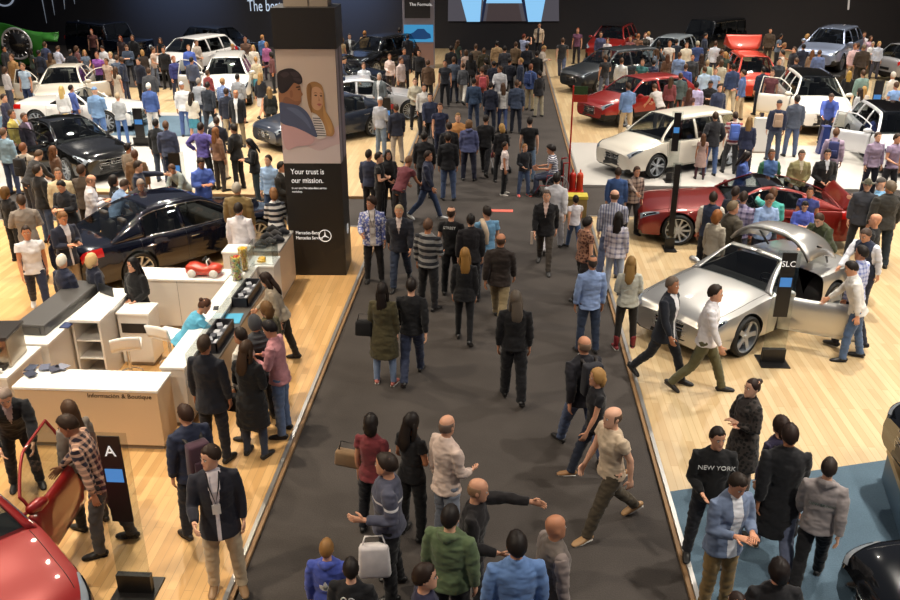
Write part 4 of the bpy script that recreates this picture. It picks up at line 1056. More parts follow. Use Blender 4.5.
# ---- display totem far down the aisle
tt = empty('display_totem', (-3.95, 42.6, STEP), R(3), 'tall display totem with a lit blue car screen at the far end of the aisle', 'totem')
tw = 1.5
bm = bmesh.new(); box(bm, -tw / 2, tw / 2, 0, .35, 0, 6.0, bev=.02); obj('frame', bm, mat('totem_grey', '#8f8a94', .4), tt)
bm = bmesh.new(); box(bm, -tw / 2 + .1, tw / 2 - .2, -.02, .0, 2.3, 3.35); obj('upper_panel', bm, mat('totem_dark', '#2c2a2b', .4), tt)
text('The Formula.', .2, (-.42, -.028, 2.85), (math.pi / 2, 0, 0), WHITE, tt, 'panel_lettering')
bm = bmesh.new(); box(bm, -tw / 2 + .05, tw / 2 - .06, -.02, 0, 1.22, 2.0); s2 = obj('lit_screen', bm, mat('screen_blue', '#000000', .4, emit='#3f96c8', es=.9), tt)
bm = bmesh.new(); prof = [(-.55, 1.36), (-.5, 1.56), (-.25, 1.66), (-.05, 1.82), (.25, 1.82), (.4, 1.66), (.55, 1.58), (.58, 1.40), (.3, 1.34)]
bm.faces.new([bm.verts.new((x, -.026, z)) for x, z in prof]); obj('screen_car', bm, mat('screen_car', '#000000', .4, emit='#14406e', es=.9), s2)
bm = bmesh.new(); box(bm, -tw / 2 + .05, tw / 2 - .06, -.018, 0, .15, 1.15); obj('lower_panel', bm, mat('totem_pink', '#9a7a72', .5), tt)

# ---- green stand element with round dial, far left
gp = px(26, 75, STEP); gr_ = empty('green_display', (gp.x, gp.y, STEP), 0, 'green sculpted display wing holding a big round dark dial at far left', 'display')
bm = bmesh.new(); nx = 20; G_ = []
for i in range(nx + 1):
    u = i / nx; x = -2.6 + 4.4 * u; row = []
    top_ = 2.0 + .25 * math.sin(u * 5) + .12 * u; bot = 1.5 - 1.9 * u if u < .35 else (.25 + (1 - u) * .3 if u < .82 else 1.5)
    for j in range(9): row.append(bm.verts.new((x, .12 * math.sin(u * 11 + j * .5), bot + (top_ - bot) * j / 8)))
    G_.append(row)
for a, b in zip(G_, G_[1:]):
    for j in range(8): bm.faces.new((a[j], b[j], b[j + 1], a[j + 1]))
solid(obj('wing', bm, mat('green_lacquer', '#2f7a24', .45), gr_, True), .06)
bm = bmesh.new(); lathe(bm, [(.001, 0), (.60, 0), (.60, -.1), (.001, -.16)], 36, axis='y', c=(-.0, -.2, 1.42)); bmesh.ops.recalc_face_normals(bm, faces=bm.faces); dl = obj('dial', bm, mat('dial_black', '#1c1a1a', .25, coat=.6), gr_, True)
bm = bmesh.new(); pts = [Vector((math.cos(a) * .66, -.28, 1.42 + math.sin(a) * .66)) for a in [2 * math.pi * i / 36 for i in range(37)]]; tube(bm, pts, [.055] * 37, side=Vector((0, 1, 0)), n=8); obj('dial_rim', bm, mat('dial_rim', '#c9c6c8', .3, .4), dl, True)
bm = bmesh.new()
for i in range(16):
    a = 2 * math.pi * i / 16; tube(bm, [Vector((math.cos(a) * .5, -.33, 1.42 + math.sin(a) * .5)), Vector((math.cos(a) * .58, -.33, 1.42 + math.sin(a) * .58))], [.02, .02], n=4)
obj('dial_mark', bm, mat('dial_rim', '#c9c6c8', .3, .4), dl)
bm = bmesh.new(); box(bm, -.9, .9, -.3, .4, 0, .5, bev=.05); obj('base', bm, mat('gloss_black', '#060607', .08, coat=.5), gr_)

# ---- podium with the speaker, plinth
def podium(u, v, w, d, h, label, topc='#c9b48c'):
    p = px(u, v, floor_z(*px(u, v).xy)); r = empty('podium', p, 0, label, 'podium')
    bm = bmesh.new(); box(bm, -w / 2, w / 2, 0, d, 0, h - .04); obj('base', bm, mat('podium_black', '#141212', .5), r)
    bm = bmesh.new(); box(bm, -w / 2 - .02, w / 2 + .02, -.02, d + .02, h - .04, h); obj('top', bm, mat('podium_top_lit_tone', topc, .4), r); return r  # pale top colour stands for light falling on the dark podium
podium(538, 66, .7, .6, .30, 'small black podium, top coloured pale as if lit, where the presenter stands')

# ============================================================ information stands
def info_stand(u, v, zt, letters, label, hd=180, w=.40, zs=.9, screen=True, zoff=None):
    p = px(u, v, STEP); r = empty('information_stand', p, -R(hd - 180), label, 'information stand'); K = mat('stand_black', '#171515', .35)
    bm = bmesh.new(); box(bm, -w * .62, w * .62, -.22, .22, 0, .018); obj('base_plate', bm, K, r)
    bm = bmesh.new(); box(bm, -w * .5, w * .5, -.035, .035, .018, .24); obj('foot_block', bm, K, r)
    bm = bmesh.new(); box(bm, -w * .48, w * .48, -.006, .006, .2, zt + .03); obj('glass_sheet', bm, clear_glass(), r)
    bm = bmesh.new(); box(bm, -w * .30, w * .30, -.022, -.007, zs, zt); pn = obj('panel', bm, K, r)
    if letters: text(letters, .17 if len(letters) == 1 else .13, (0, -.026, zt - .22), (math.pi / 2, 0, 0), WHITE, pn, 'lettering', 'CENTER', .002)
    if screen:
        bm = bmesh.new(); z = zs + (zt - zs) * .48; box(bm, -w * .24, w * .24, -.028, -.022, z, z + .15); obj('display', bm, mat('small_display', '#000000', .3, emit='#4a88c8', es=.9), pn)
    return r
info_stand(137, 592, 1.92, 'A', 'black information stand with the letter A beside the red hatchback', w=.36, zs=.92)
info_stand(772, 362, 1.86, 'SLC', 'black information stand lettered SLC in front of the silver roadster', w=.36, zs=.80)
info_stand(671, 181, 1.85, '', 'black information stand beside the white hatchback on the white floor', w=.30, zs=.82)
info_stand(669, 249, 1.86, '', 'thin black information stand by the front wheel of the dark red coupe', w=.20, zs=.3, screen=False)
info_stand(142, 145, 1.15, '', 'black information stand beside the white convertible', w=.5, zs=.2)
info_stand(179, 195, 1.10, '', 'black information stand on the platform behind the black sedan roof', w=.5, zs=.2)
info_stand(387, 140, 1.34, '', 'black information stand with lit display by the silver car behind the pillar', w=.5, zs=.3)
info_stand(871, 128, 1.6, '', 'black information stand with lit display behind the silver estate', w=.5, zs=.4)

# ---- fire extinguisher post, waste box, red floor strip
p = px(570, 193, 0); p.x = min(p.x, 2.0); fx = empty('extinguisher_post', p, 0, 'thin red post with sign and base cabinet holding a fire extinguisher by the aisle', 'extinguisher post')
RED = mat('fire_red', '#b32416', .4)
bm = bmesh.new(); tube(bm, [Vector((-.06, 0, 0)), Vector((-.06, 0, 2.75))], [.022, .022], n=8); obj('pole', bm, RED, fx, True)
bm = bmesh.new(); box(bm, -.06, .30, -.01, .01, 2.55, 2.75); obj('sign', bm, mat('sign_green', '#2f4a22', .5), fx)
bm = bmesh.new(); box(bm, -.06, .30, -.01, .01, 2.36, 2.54); obj('sign', bm, mat('sign_red', '#b8301c', .5), fx)
bm = bmesh.new(); box(bm, -.16, .34, -.14, .16, 0, .08); obj('base', bm, RED, fx)
bm = bmesh.new(); tube(bm, [Vector((.05, 0, .10)), Vector((.05, 0, .48))], [.085, .085], n=16); tube(bm, [Vector((.05, 0, .5)), Vector((.05, 0, .62))], [.03, .02], n=8); obj('extinguisher', bm, RED, fx, True)
bm = bmesh.new(); tube(bm, [Vector((.24, 0, .10)), Vector((.24, 0, .48))], [.085, .085], n=16); tube(bm, [Vector((.24, 0, .5)), Vector((.24, 0, .62))], [.03, .02], n=8); obj('extinguisher', bm, mat('orange_red', '#c8401e', .4), fx, True)
p = px(582, 228, 0); wb = empty('cardboard_bin', (1.88, 20.2, 0), 0, 'tall tan bin with yellow rim standing at the aisle edge', 'bin')
bm = bmesh.new(); box(bm, -.22, .22, -.16, .16, 0, .46); obj('bin_body', bm, mat('bin_tan', '#8f7846', .7), wb); bm = bmesh.new(); box(bm, -.24, .24, -.18, .18, .46, .53); obj('bin_rim', bm, mat('bin_yellow', '#c0ae3c', .5), wb)
p = px(502, 211, 0); bm = bmesh.new(); box(bm, -.30, .27, -.09, .09, 0.0, .012); o = obj('floor_strip', bm, mat('coral', '#d8695a', .6), None, False, p); tag(o, 'flat coral red strip lying on the dark aisle carpet', 'strip')

# ============================================================ reception counters
WC = mat('counter_white', '#dad7d2', .3); WT = mat('counter_top_white', '#f2f2f0', .2); BG = mat('counter_cream', '#d6bd9d', .45); GL = clear_glass()
def unit(name, x0, x1, y0, y1, z1, label, m=WC, cat='counter', topm=WT, ov=.015, plinth=True, z0=STEP):
    r = empty(name, ((x0 + x1) / 2, (y0 + y1) / 2, z0), 0, label, cat); w, d = (x1 - x0) / 2, (y1 - y0) / 2; h = z1 - z0
    if plinth: bm = bmesh.new(); box(bm, -w + .03, w - .03, -d + .03, d - .03, 0, .07); obj('plinth', bm, mat('plinth_grey', '#8d7f6f', .5), r)
    bm = bmesh.new(); box(bm, -w, w, -d, d, .07 if plinth else 0, h - .04, bev=.004); obj('body', bm, m, r)
    bm = bmesh.new(); box(bm, -w - ov, w + ov, -d - ov, d + ov, h - .04, h, bev=.006); obj('worktop', bm, topm, r); return r
fc_ = unit('reception_counter', -6.24, -4.34, 9.57, 10.06, .97, 'long cream reception counter lettered Informacion y Boutique with a white top', BG)
text('Información & Boutique', .088, (.02, -.248, .78), (math.pi / 2, 0, 0), mat('letter_brown', '#4a3a2c', .5), fc_, 'lettering', 'LEFT', .003)
sc_ = unit('side_counter', -4.50, -4.18, 10.16, 13.9, 1.0, 'long white side counter running beside the aisle from the cream counter to the candy jars')
bm = bmesh.new(); box(bm, .166, .174, -1.8, 1.75, .88, 1.10); obj('glass_front', bm, GL, sc_)
unit('display_shelf', -4.14, -3.86, 10.6, 13.5, .92, 'low grey display shelf along the outer side of the white side counter', mat('shelf_grey', '#b8aa98', .4), 'shelf', mat('shelf_top', '#55524f', .3))
bk = unit('back_cabinet', -6.2, -4.55, 13.25, 13.75, 1.0, 'white back cabinet carrying the red toy car', WC, 'cabinet')
bm = bmesh.new(); box(bm, -.93, -.925, -.252, -.25, .1, .9); box(bm, .0, .006, -.253, -.25, .1, .9); box(bm, -.55, -.545, -.253, -.25, .1, .9); obj('door_gap', bm, mat('gap_grey', '#8b8884'), bk)
lc = unit('left_counter', -6.86, -6.36, 10.75, 12.3, 1.0, 'white left counter under the long grey cover behind the till', WC)
cb_ = empty('shelf_cabinet', (-6.1, 12.0, STEP), 0, 'open white cabinet with dark shelves between the grey cover and the stools', 'cabinet')
for a in ((-.22, -.19, -.6, .6, 0, .98), (.19, .22, -.6, .6, 0, .98)): bm = bmesh.new(); box(bm, *a); obj('side_panel', bm, WC, cb_)
bm = bmesh.new(); box(bm, -.24, .24, -.62, .62, .98, 1.02); obj('worktop', bm, WT, cb_)
for z in (.05, .35, .65): bm = bmesh.new(); box(bm, -.19, .19, -.58, .58, z, z + .02); obj('shelf', bm, WC, cb_)
bm = bmesh.new(); box(bm, -.19, .19, .57, .59, .05, .98); obj('back_panel', bm, mat('shelf_inside', '#5a5048', .7), cb_)
nc_ = unit('low_cabinet', -5.84, -5.35, 11.9, 12.3, .98, 'low white cabinet with a dark opening behind the two stools', WC, 'cabinet')
bm = bmesh.new(); box(bm, -.2, .2, -.206, -.15, .58, .74); obj('opening', bm, mat('opening_dark', '#2a241e', .8), nc_)
# long grey cover on the left counter
cv = empty('grey_cover', (-6.68, 11.75, 1.0), R(-3), 'long flat dark grey case lying on the white left counter', 'case')
bm = bmesh.new(); box(bm, -.24, .22, -.75, .95, .0, .17, bev=.012); obj('case_body', bm, mat('case_grey', '#4c4b4b', .35), cv); bm = bmesh.new(); box(bm, -.19, .15, -.765, -.752, .03, .13); obj('case_front', bm, mat('case_front', '#33312f', .4), cv)
# tall end block by the pillar
eb = unit('end_counter', -4.38, -3.92, 14.5, 15.6, 1.08, 'cream end counter standing beside the dark advertising pillar', mat('cream_block', '#cdb59a', .5), 'counter', mat('grey_top', '#8c8884', .4))
unit('white_pedestal', -5.0, -4.55, 14.6, 15.0, 1.0, 'white pedestal behind the receptionist in the white shirt', WC, 'pedestal')
# stools
def stool(x, y, rz, label):
    r = empty('bar_stool', (x, y, STEP), rz, label, 'stool'); C1 = mat('stool_white', '#ecebe8', .3); C2 = mat('chrome', '#d5d5d5', .12, 1.0)
    bm = bmesh.new(); lathe(bm, [(.001, 0), (.21, 0), (.21, .012), (.03, .03), (.001, .03)], 28); bmesh.ops.recalc_face_normals(bm, faces=bm.faces); obj('base', bm, C2, r, True)
    bm = bmesh.new(); tube(bm, [Vector((0, 0, .02)), Vector((0, 0, .70))], [.025, .025], n=12); obj('column', bm, C2, r, True)
    bm = bmesh.new(); pts = [Vector((math.cos(a) * .17, math.sin(a) * .17, .26)) for a in [2 * math.pi * i / 20 for i in range(21)]]; tube(bm, pts, [.01] * 21, side=Vector((0, 0, 1)), n=6); obj('foot_ring', bm, C2, r, True)
    bm = bmesh.new(); box(bm, -.21, .21, -.19, .19, .70, .75, bev=.02); obj('seat', bm, C1, r, True)
    bm = bmesh.new()
    V = [[bm.verts.new((-.21 + .42 * i / 8, .17 + .05 * j / 4, .73 + .20 * j / 4 + .02 * math.sin(math.pi * i / 8))) for j in range(5)] for i in range(9)]
    for a, b in zip(V, V[1:]):
        for j in range(4): bm.faces.new((a[j], b[j], b[j + 1], a[j + 1]))
    solid(obj('backrest', bm, C1, r, True), .025)
stool(-5.42, 11.2, R(200), 'white bar stool standing nearer the open white cabinet'); stool(-4.95, 11.6, R(160), 'white bar stool nearer the woman in the turquoise shirt')
# coffee machine and glass display left
cm = empty('coffee_machine', (-6.78, 10.2, 1.0), R(5), 'steel coffee machine with a dark top at the left end of the counters', 'coffee machine')
ST = mat('steel', '#a39a8c', .25, .9)
bm = bmesh.new(); box(bm, -.30, .28, -.22, .30, 0, .42, bev=.02); obj('housing', bm, ST, cm); bm = bmesh.new(); box(bm, -.32, .30, -.24, .32, .42, .46, bev=.01); obj('top_tray', bm, mat('tray_dark', '#2c2826', .3), cm)
bm = bmesh.new(); box(bm, -.24, .22, -.30, -.2, .0, .05); obj('drip_tray', bm, mat('tray_dark', '#2c2826', .3), cm)
for i in range(3): bm = bmesh.new(); tube(bm, [Vector((-.18 + .17 * i, -.22, .26)), Vector((-.18 + .17 * i, -.33, .24))], [.03, .015], n=8); obj('brew_head', bm, mat('black_trim', '#0c0c0d', .35), cm)
unit('machine_counter', -7.3, -6.42, 9.75, 10.65, 1.0, 'white counter under the steel coffee machine at the left edge', WC)
for k, (dx, dy) in enumerate(((-.1, -.36), (.02, -.34), (.12, -.38), (.22, -.35), (-.2, -.33))):
    bm = bmesh.new(); lathe(bm, [(.001, 0), (.028, 0), (.038, .06), (.034, .06), (.026, .008), (.001, .008)], 14); bmesh.ops.recalc_face_normals(bm, faces=bm.faces)
    o = obj('coffee_cup', bm, mat('porcelain', '#e6e2da', .25), None, True, (-6.78 + dx, 10.2 + dy, 1.0)); tag(o, 'small white coffee cup standing in front of the steel coffee machine', 'cup', 'cups by the coffee machine')
gv = empty('flower_vase', (-6.55, 9.30, STEP), 0, 'glass vase of pale flowers standing left of the cream counter', 'vase')
bm = bmesh.new(); lathe(bm, [(.001, 0), (.12, 0), (.14, .6), (.13, .6), (.11, .02), (.001, .02)], 20); bmesh.ops.recalc_face_normals(bm, faces=bm.faces); obj('vase', bm, GL, gv, True)
for i in range(14):
    a = i * 2.4; rr = .05 + .012 * i; bm = bmesh.new(); tube(bm, [Vector((rr * .2 * math.cos(a), rr * .2 * math.sin(a), .1)), Vector((rr * math.cos(a), rr * math.sin(a), .68 + .02 * (i % 4)))], [.006, .005], n=5); ball(bm, Vector((rr * math.cos(a), rr * math.sin(a), .70 + .02 * (i % 4))), .045, 1, 10, 7, (1, 1, .7)); obj('flower', bm, (mat('stem', '#5d6a3a', .6), mat('petal_cream', '#e4d8bc', .6)), gv, True)
# leaflets, gadgets on counters
def flat(name, x, y, z, w, d, h, rz, col, label, cat, group=None, rough=.4):
    bm = bmesh.new(); box(bm, -w / 2, w / 2, -d / 2, d / 2, 0, h, bev=min(.004, h * .3)); o = obj(name, bm, mat(name, col, rough), None, False, (x, y, z)); o.rotation_euler.z = rz; return tag(o, label, cat, group)
for k, (x, y, c_) in enumerate(((-6.22, 10.02, '#3a4258'), (-6.05, 10.05, '#5a6076'), (-5.9, 10.02, '#3c3f52'), (-6.15, 9.86, '#2c3348'), (-5.82, 10.08, '#7b7f90'))): flat('leaflet', x, y, 1.0, .13, .17, .012, .3 * k, c_, 'dark blue leaflet spread on the left end of the cream counter', 'leaflet', 'leaflets on the cream counter')
for k in range(5): flat('booklet', -6.36 + .03 * k, 11.35 + .2 * k, 1.0, .14, .19, .02, .4 * k, ['#2d3a66', '#33353c', '#d8d8d8', '#20242e', '#c9ccd2'][k], ['blue booklet at the near end beside the grey case', 'dark grey booklet beside the grey case', 'pale booklet in the middle beside the grey case', 'black booklet beside the grey case', 'silvery booklet at the far end beside the grey case'][k], 'booklet')
lt = empty('laptop', (-6.1, 12.45, 1.02), R(150), 'dark laptop open on the white worktop by the couple', 'laptop')
bm = bmesh.new(); box(bm, -.17, .17, -.12, .12, 0, .015); obj('keyboard_base', bm, mat('laptop_dark', '#26272b', .4), lt); bm = bmesh.new(); box(bm, -.17, .17, .12, .13, .01, .23); obj('lid', bm, mat('laptop_dark', '#26272b', .4), lt)
flat('phone', -4.34, 12.1, 1.0, .08, .15, .012, .2, '#20242c', 'dark phone lying on the white side counter', 'phone')
flat('brochure', -4.02, 11.9, .92, .26, .36, .015, .1, '#3f9fc8', 'bright blue brochure on the grey display shelf', 'brochure')
# merchandise trays
for k, (x, y, lb) in enumerate(((-4.03, 12.75, 'black open tray of gadgets on the display shelf beside the turquoise shirt'), (-4.03, 11.15, 'black open tray of gadgets on the display shelf beside the man in the dark suit'))):
    t_ = empty('merchandise_tray', (x, y, .92), 0, lb, 'tray'); K = mat('tray_black', '#23232a', .4)
    for nm, a in (('tray_floor', (-.13, .13, -.42, .42, 0, .02)), ('tray_side', (-.13, -.11, -.42, .42, .02, .16)), ('tray_side', (.11, .13, -.42, .42, .02, .16)), ('tray_side', (-.13, .13, -.42, -.40, .02, .16)), ('tray_side', (-.13, .13, .40, .42, .02, .16))): bm = bmesh.new(); box(bm, *a); obj(nm, bm, K, t_)
    for i in range(10): flat('boxed_gadget', x - .05 + .1 * (i % 2), y - .34 + .16 * (i // 2), .942, .085, .13, .06 + .02 * (i % 3), .2 * (i % 3), ['#b9bcc4', '#3c3e48', '#8d9098'][i % 3], 'small boxed gadget in the black tray nearest the ' + ('turquoise shirt' if k == 0 else 'dark suit'), 'box', 'boxed gadgets in tray ' + ('by turquoise shirt' if k == 0 else 'by dark suit'))
# candy jars
def jar(x, y, z, r, h, pal, label):
    j = empty('candy_jar', (x, y, z), 0, label, 'jar'); bm = bmesh.new(); lathe(bm, [(.001, 0), (r, 0), (r, h), (r * .96, h), (r * .96, .01), (.001, .01)], 24); bmesh.ops.recalc_face_normals(bm, faces=bm.faces); obj('glass', bm, GL, j, True)
    bm = bmesh.new(); rs = random.Random(int(x * 100)); zz = .03
    while zz < h - .02:
        for i in range(9):
            a = 2 * math.pi * i / 9 + zz * 9; ball(bm, Vector((math.cos(a) * r * .72, math.sin(a) * r * .72, zz)), .024, rs.randrange(len(pal)), 6, 5)
        ball(bm, Vector((0, 0, zz)), r * .5, rs.randrange(len(pal)), 6, 5); zz += .036
    o = obj('candies', bm, [mat('candy', c_, .35) for c_ in pal], j, True); o['kind'] = 'stuff'
jar(-4.34, 13.30, 1.0, .095, .42, ['#e0c21c', '#d8861c', '#c03c1c', '#5c9a2c', '#e8d850'], 'tall glass jar of mixed coloured candies on the side counter')
jar(-4.34, 13.72, 1.0, .085, .42, ['#e8b41c', '#d89a10', '#f0c83c'], 'tall glass jar of yellow candies behind the mixed one')
gb = empty('glass_case', (-4.13, 14.19, 1.0), 0, 'clear glass case with a few yellow candies beside the jars', 'glass case')
for a in ((-.22, .22, -.2, -.194, 0, .34), (-.22, .22, .194, .2, 0, .34), (-.22, -.214, -.2, .2, 0, .34), (.214, .22, -.2, .2, 0, .34)): bm = bmesh.new(); box(bm, *a); obj('pane', bm, GL, gb)
bm = bmesh.new(); box(bm, -.22, .22, -.2, .2, 0, .01); obj('case_floor', bm, WT, gb)
for i in range(9): bm = bmesh.new(); ball(bm, Vector((0, 0, .035)), .03, 0, 8, 6, (1.5, 1, .8)); tag(obj('candy', bm, mat('candy', '#e8b41c', .35), None, True, (-4.13 + .12 * math.cos(i * 2.2) * (i % 3) / 2, 14.15 + .1 * math.sin(i * 2.2), 1.01)), 'yellow wrapped candy lying in the clear glass case', 'candy', 'candies in the glass case')
unit('case_stand', -4.36, -3.90, 13.95, 14.42, 1.0, 'white stand under the clear glass case', WC, 'stand')
# red toy car
tc_ = empty('toy_car', (-4.95, 13.47, 1.0), R(0), 'red ride-on toy car with white wheels on the white back cabinet', 'toy car'); TR = mat('toy_red', '#c03a20', .3, coat=.5)
bm = bmesh.new(); rr = []
for x, hw, zl, zh in ((-.30, .09, .09, .17), (-.27, .125, .06, .20), (-.15, .13, .05, .215), (-.06, .13, .05, .17), (.06, .13, .05, .17), (.12, .13, .05, .20), (.24, .125, .06, .185), (.30, .09, .08, .15)): rr.append([Vector((x, -hw, zl)), Vector((x, hw, zl)), Vector((x, hw, zh - .03)), Vector((x, hw * .7, zh)), Vector((x, -hw * .7, zh)), Vector((x, -hw, zh - .03))])
ring_tube(bm, rr); bmesh.ops.recalc_face_normals(bm, faces=bm.faces); obj('body', bm, TR, tc_, True)
for sx in (-.18, .19):
    for sy in (-1, 1): bm = bmesh.new(); lathe(bm, [(.001, -.03), (.07, -.03), (.07, .03), (.045, .035), (.001, .035)], 20, axis='y', c=(sx, sy * .125, .07)); bmesh.ops.recalc_face_normals(bm, faces=bm.faces); obj('wheel', bm, mat('toy_white', '#e0deda', .4), tc_, True)
bm = bmesh.new(); tube(bm, [Vector((.10, 0, .18)), Vector((.03, 0, .30))], [.018, .012], n=8); tube(bm, [Vector((.02, -.08, .30)), Vector((.02, .08, .30))], [.014, .014], n=8); obj('steering_wheel', bm, mat('black_trim', '#0c0c0d', .35), tc_, True)
bm = bmesh.new(); tube(bm, [Vector((.10, -.08, .19)), Vector((.07, -.07, .27)), Vector((.07, .07, .27)), Vector((.10, .08, .19))], [.01] * 4, n=6); obj('windscreen_frame', bm, mat('toy_white', '#e0deda', .4), tc_, True)
# dark merchandise on the end counter
for k in range(7):
    bm = bmesh.new(); x, y = -4.28 + .12 * (k % 3), 14.65 + .14 * k; tube(bm, [Vector((-.08, 0, .05)), Vector((0, 0, .09)), Vector((.08, .02, .05))], [(.07, .045), (.09, .07), (.06, .04)], side=Vector((0, 1, 0)), n=10)
    o = obj('folded_cap', bm, fabric(['#1c1c20', '#2c2a2c', '#191a22'][k % 3]), None, True, (x, y, 1.08)); tag(o, 'dark folded cap in the heap on the cream end counter', 'cap', 'caps on the end counter')
# ============================================================ cars in the hall
def at(u, v, z=STEP): p = px(u, v, z); return p.x, p.y
def bywheel(kind, front, side, u, v, hd):
    C = CARS[kind]; x, y = at(u, v); fo = C['L'] / 2 - C['fo']; yy = fo if front else fo - C['wb']; xx = side * (C['W'] / 2 - .06)
    a = -R(hd); return x - (xx * math.cos(a) - yy * math.sin(a)), y - (xx * math.sin(a) + yy * math.cos(a))
x, y = bywheel('sedan', 0, 1, 142, 286, 40)
car('sedan', '#0a0d1c', x, y, 40, 'large black sedan seen from the rear beside the white reception counters', .2, .18, 'multi')
x, y = bywheel('roadster', 1, -1, 742, 355, 230)
slc = car('roadster', '#c4c2be', x, y, 230, 'silver open roadster with its door open and boot section raised, near right', .75, .3, 'five', open_l=62, open_top=True, seat='#8a2c20')
SLC = (x, y)
x, y = bywheel('hatch', 1, -1, 655, 178, 238)
car('hatch', '#d9d2c4', x, y, 238, 'white hatchback facing left on the white floor right of the aisle', .3, .2, 'twin')
x, y = bywheel('gt', 1, -1, 676, 245, 273)
car('gt', '#7a1408', x, y, 273, 'dark red sports coupe with raised boot lid in the crowd behind the silver roadster', .5, .2, 'multi', tail=58, seat='#1c1818', roof='#14100f')
x, y = bywheel('crossover', 1, -1, 624, 127, 238)
car('crossover', '#8e120c', x, y, 238, 'red crossover facing left beyond the white hatchback', .3, .2, 'twin')
def cc(kind, col, u, v, hd, label, **k): x, y = at(u, v); return car(kind, col, x, y, hd, label, **k)
cc('coupe', '#121212', 72, 166, 128, 'black coupe facing right among the crowd behind the black sedan', wheel='multi', open_r=50)
cc('roadster', '#e6e2dc', 86, 126, 92, 'white open convertible standing on the blue carpet at left', open_top=True, seat='#b8a890', wheel='multi', metal=.1)
cc('sedan', '#d8cfc0', 70, 103, 165, 'cream white coupe with both doors open behind the white convertible', open_r=60, open_l=55, metal=.2)
cc('suv', '#d9d6d0', 231, 98, 168, 'white off-road estate with an open door left of the pillar', open_r=62, metal=.2)
cc('hatch', '#10131a', 222, 58, 120, 'dark hatchback far back against the wall left of the pillar')
cc('suv', '#e0dcd8', 196, 74, 200, 'white car half hidden behind the white off-road estate', metal=.1)
cc('offroad', '#0e1422', 112, 62, 118, 'dark blue boxy off-road car far left against the back wall')
cc('sedan', '#1c2638', 327, 138, 224, 'dark blue car mostly hidden behind the left side of the advertising pillar')
cc('coupe', '#b9b9bc', 366, 116, 80, 'silver coupe partly hidden behind the right side of the pillar', wheel='fine')
cc('sedan', '#14161a', 340, 90, 110, 'black car in the crowd behind the silver coupe')
cc('suv', '#191a1c', 380, 72, 210, 'black car with people leaning over it near the display totem')
cc('suv', '#8c1a14', 612, 58, 200, 'red off-road estate far back right of the aisle', roof='#1a0f0e')
x, y = bywheel('suv', 1, -1, 595, 96, 240)
car('suv', '#30353a', 4.75, 37.6, 236, 'dark grey off-road estate facing left behind the red crossover', .5, .2, 'twin')
cc('hatch', '#8b949c', 668, 70, 208, 'silver grey hatchback behind the dark grey off-road estate')
cc('hatch', '#b83014', 748, 93, 182, 'orange red hatchback with its bonnet towards the camera and tailgate raised', tail=104, metal=.3)
cc('offroad', '#15171a', 706, 58, 225, 'dark boxy car far back between the red estate and the orange hatchback')
x, y = at(826, 78)
car('suv', '#8e9ab4', x, y, 214, 'pale blue off-road estate far right against the back wall', .6, .3, 'multi', z=.60)
rp = empty('car_podium', (x, y, STEP), R(-34), 'black podium under the pale blue estate', 'podium'); bm = bmesh.new(); box(bm, -1.2, 1.2, -2.6, 2.6, 0, .53, bev=.05); obj('podium_body', bm, mat('podium_black', '#141212', .5), rp)
cc('hatch', '#8c8c90', 922, 78, 70, 'grey hatchback seen from the rear cut by the right edge')
cc('suv', '#e6e2da', 808, 122, 186, 'white crossover with dark roof and its door open at far right', roof='#16181a', open_r=60, metal=.1)
cc('wagon', '#cdcdd0', 888, 158, 186, 'silver estate with its long door open at the right edge', open_r=58, roof='#121214', metal=.5)
car('crossover', '#860e0a', -5.80, 6.75, 128, 'bright red hatchback with open door in the bottom left corner', .3, .18, 'five', open_l=48)
car('coupe', '#07080a', 5.85, 6.50, 268, 'gloss black car cut by the bottom right corner', .2, .1, 'multi')
# plinth with a black car front at the right edge
p = at(893, 545)
pl = empty('display_plinth', (4.5, 7.56, STEP + .006), 0, 'low blue sided display plinth with a wooden edge at the right edge', 'plinth')
for nm, z0, z1, e, cc_ in (('plinth_body', 0, .40, 0, '#5b7488'), ('wood_edge', .40, .48, .02, '#b59a6c')):
    bm = bmesh.new(); prism(bm, [(-e, -e), (3.6, -e), (3.6, 1.9), (.40 - e, 1.9)], z0, z1); bmesh.ops.recalc_face_normals(bm, faces=bm.faces); obj(nm, bm, mat(nm, cc_, .55), pl)
car('coupe', '#07080a', 6.98, 8.5, 270, 'gloss black car standing on the low plinth at the right edge', .2, .1, 'multi', z=.56)
p = px(760, 152, STEP); wp = empty('white_partition', p, 0, 'short white partition standing behind the woman in navy jacket', 'partition'); bm = bmesh.new(); box(bm, -.28, .28, -.1, .1, 0, 1.05, bev=.01); obj('panel', bm, mat('counter_white', '#dad7d2', .3), wp); bm = bmesh.new(); box(bm, -.30, .30, -.14, .14, 0, .04); obj('foot', bm, mat('plinth_grey', '#8d7f6f', .5), wp)
p = px(822, 153, STEP); bp = empty('blue_pedestal', p, 0, 'slim tapered blue pedestal by the silver estate door', 'pedestal'); bm = bmesh.new(); ring_tube(bm, [[Vector((a * w, b * w, z)) for a, b in ((-1, -1), (1, -1), (1, 1), (-1, 1))] for z, w in ((0, .16), (.75, .09), (.8, .10))]); bmesh.ops.recalc_face_normals(bm, faces=bm.faces); obj('pedestal_body', bm, mat('pedestal_blue', '#2c3c78', .4), bp); bm = bmesh.new(); box(bm, -.12, .12, -.12, .12, .8, .83); obj('top', bm, mat('pedestal_blue', '#2c3c78', .4), bp)
sx, sy = SLC
bm = bmesh.new(); V = []
for i in range(11):
    u = i / 10; row = []
    for j in range(17):
        w = j / 16 * 2 - 1; row.append(bm.verts.new((w * (.80 - .06 * u), -.42 - .95 * u, 1.58 - .16 * u * u - .10 * w * w - .26 * abs(w) ** 4 + .05 * math.sin(math.pi * u))))
    V.append(row)
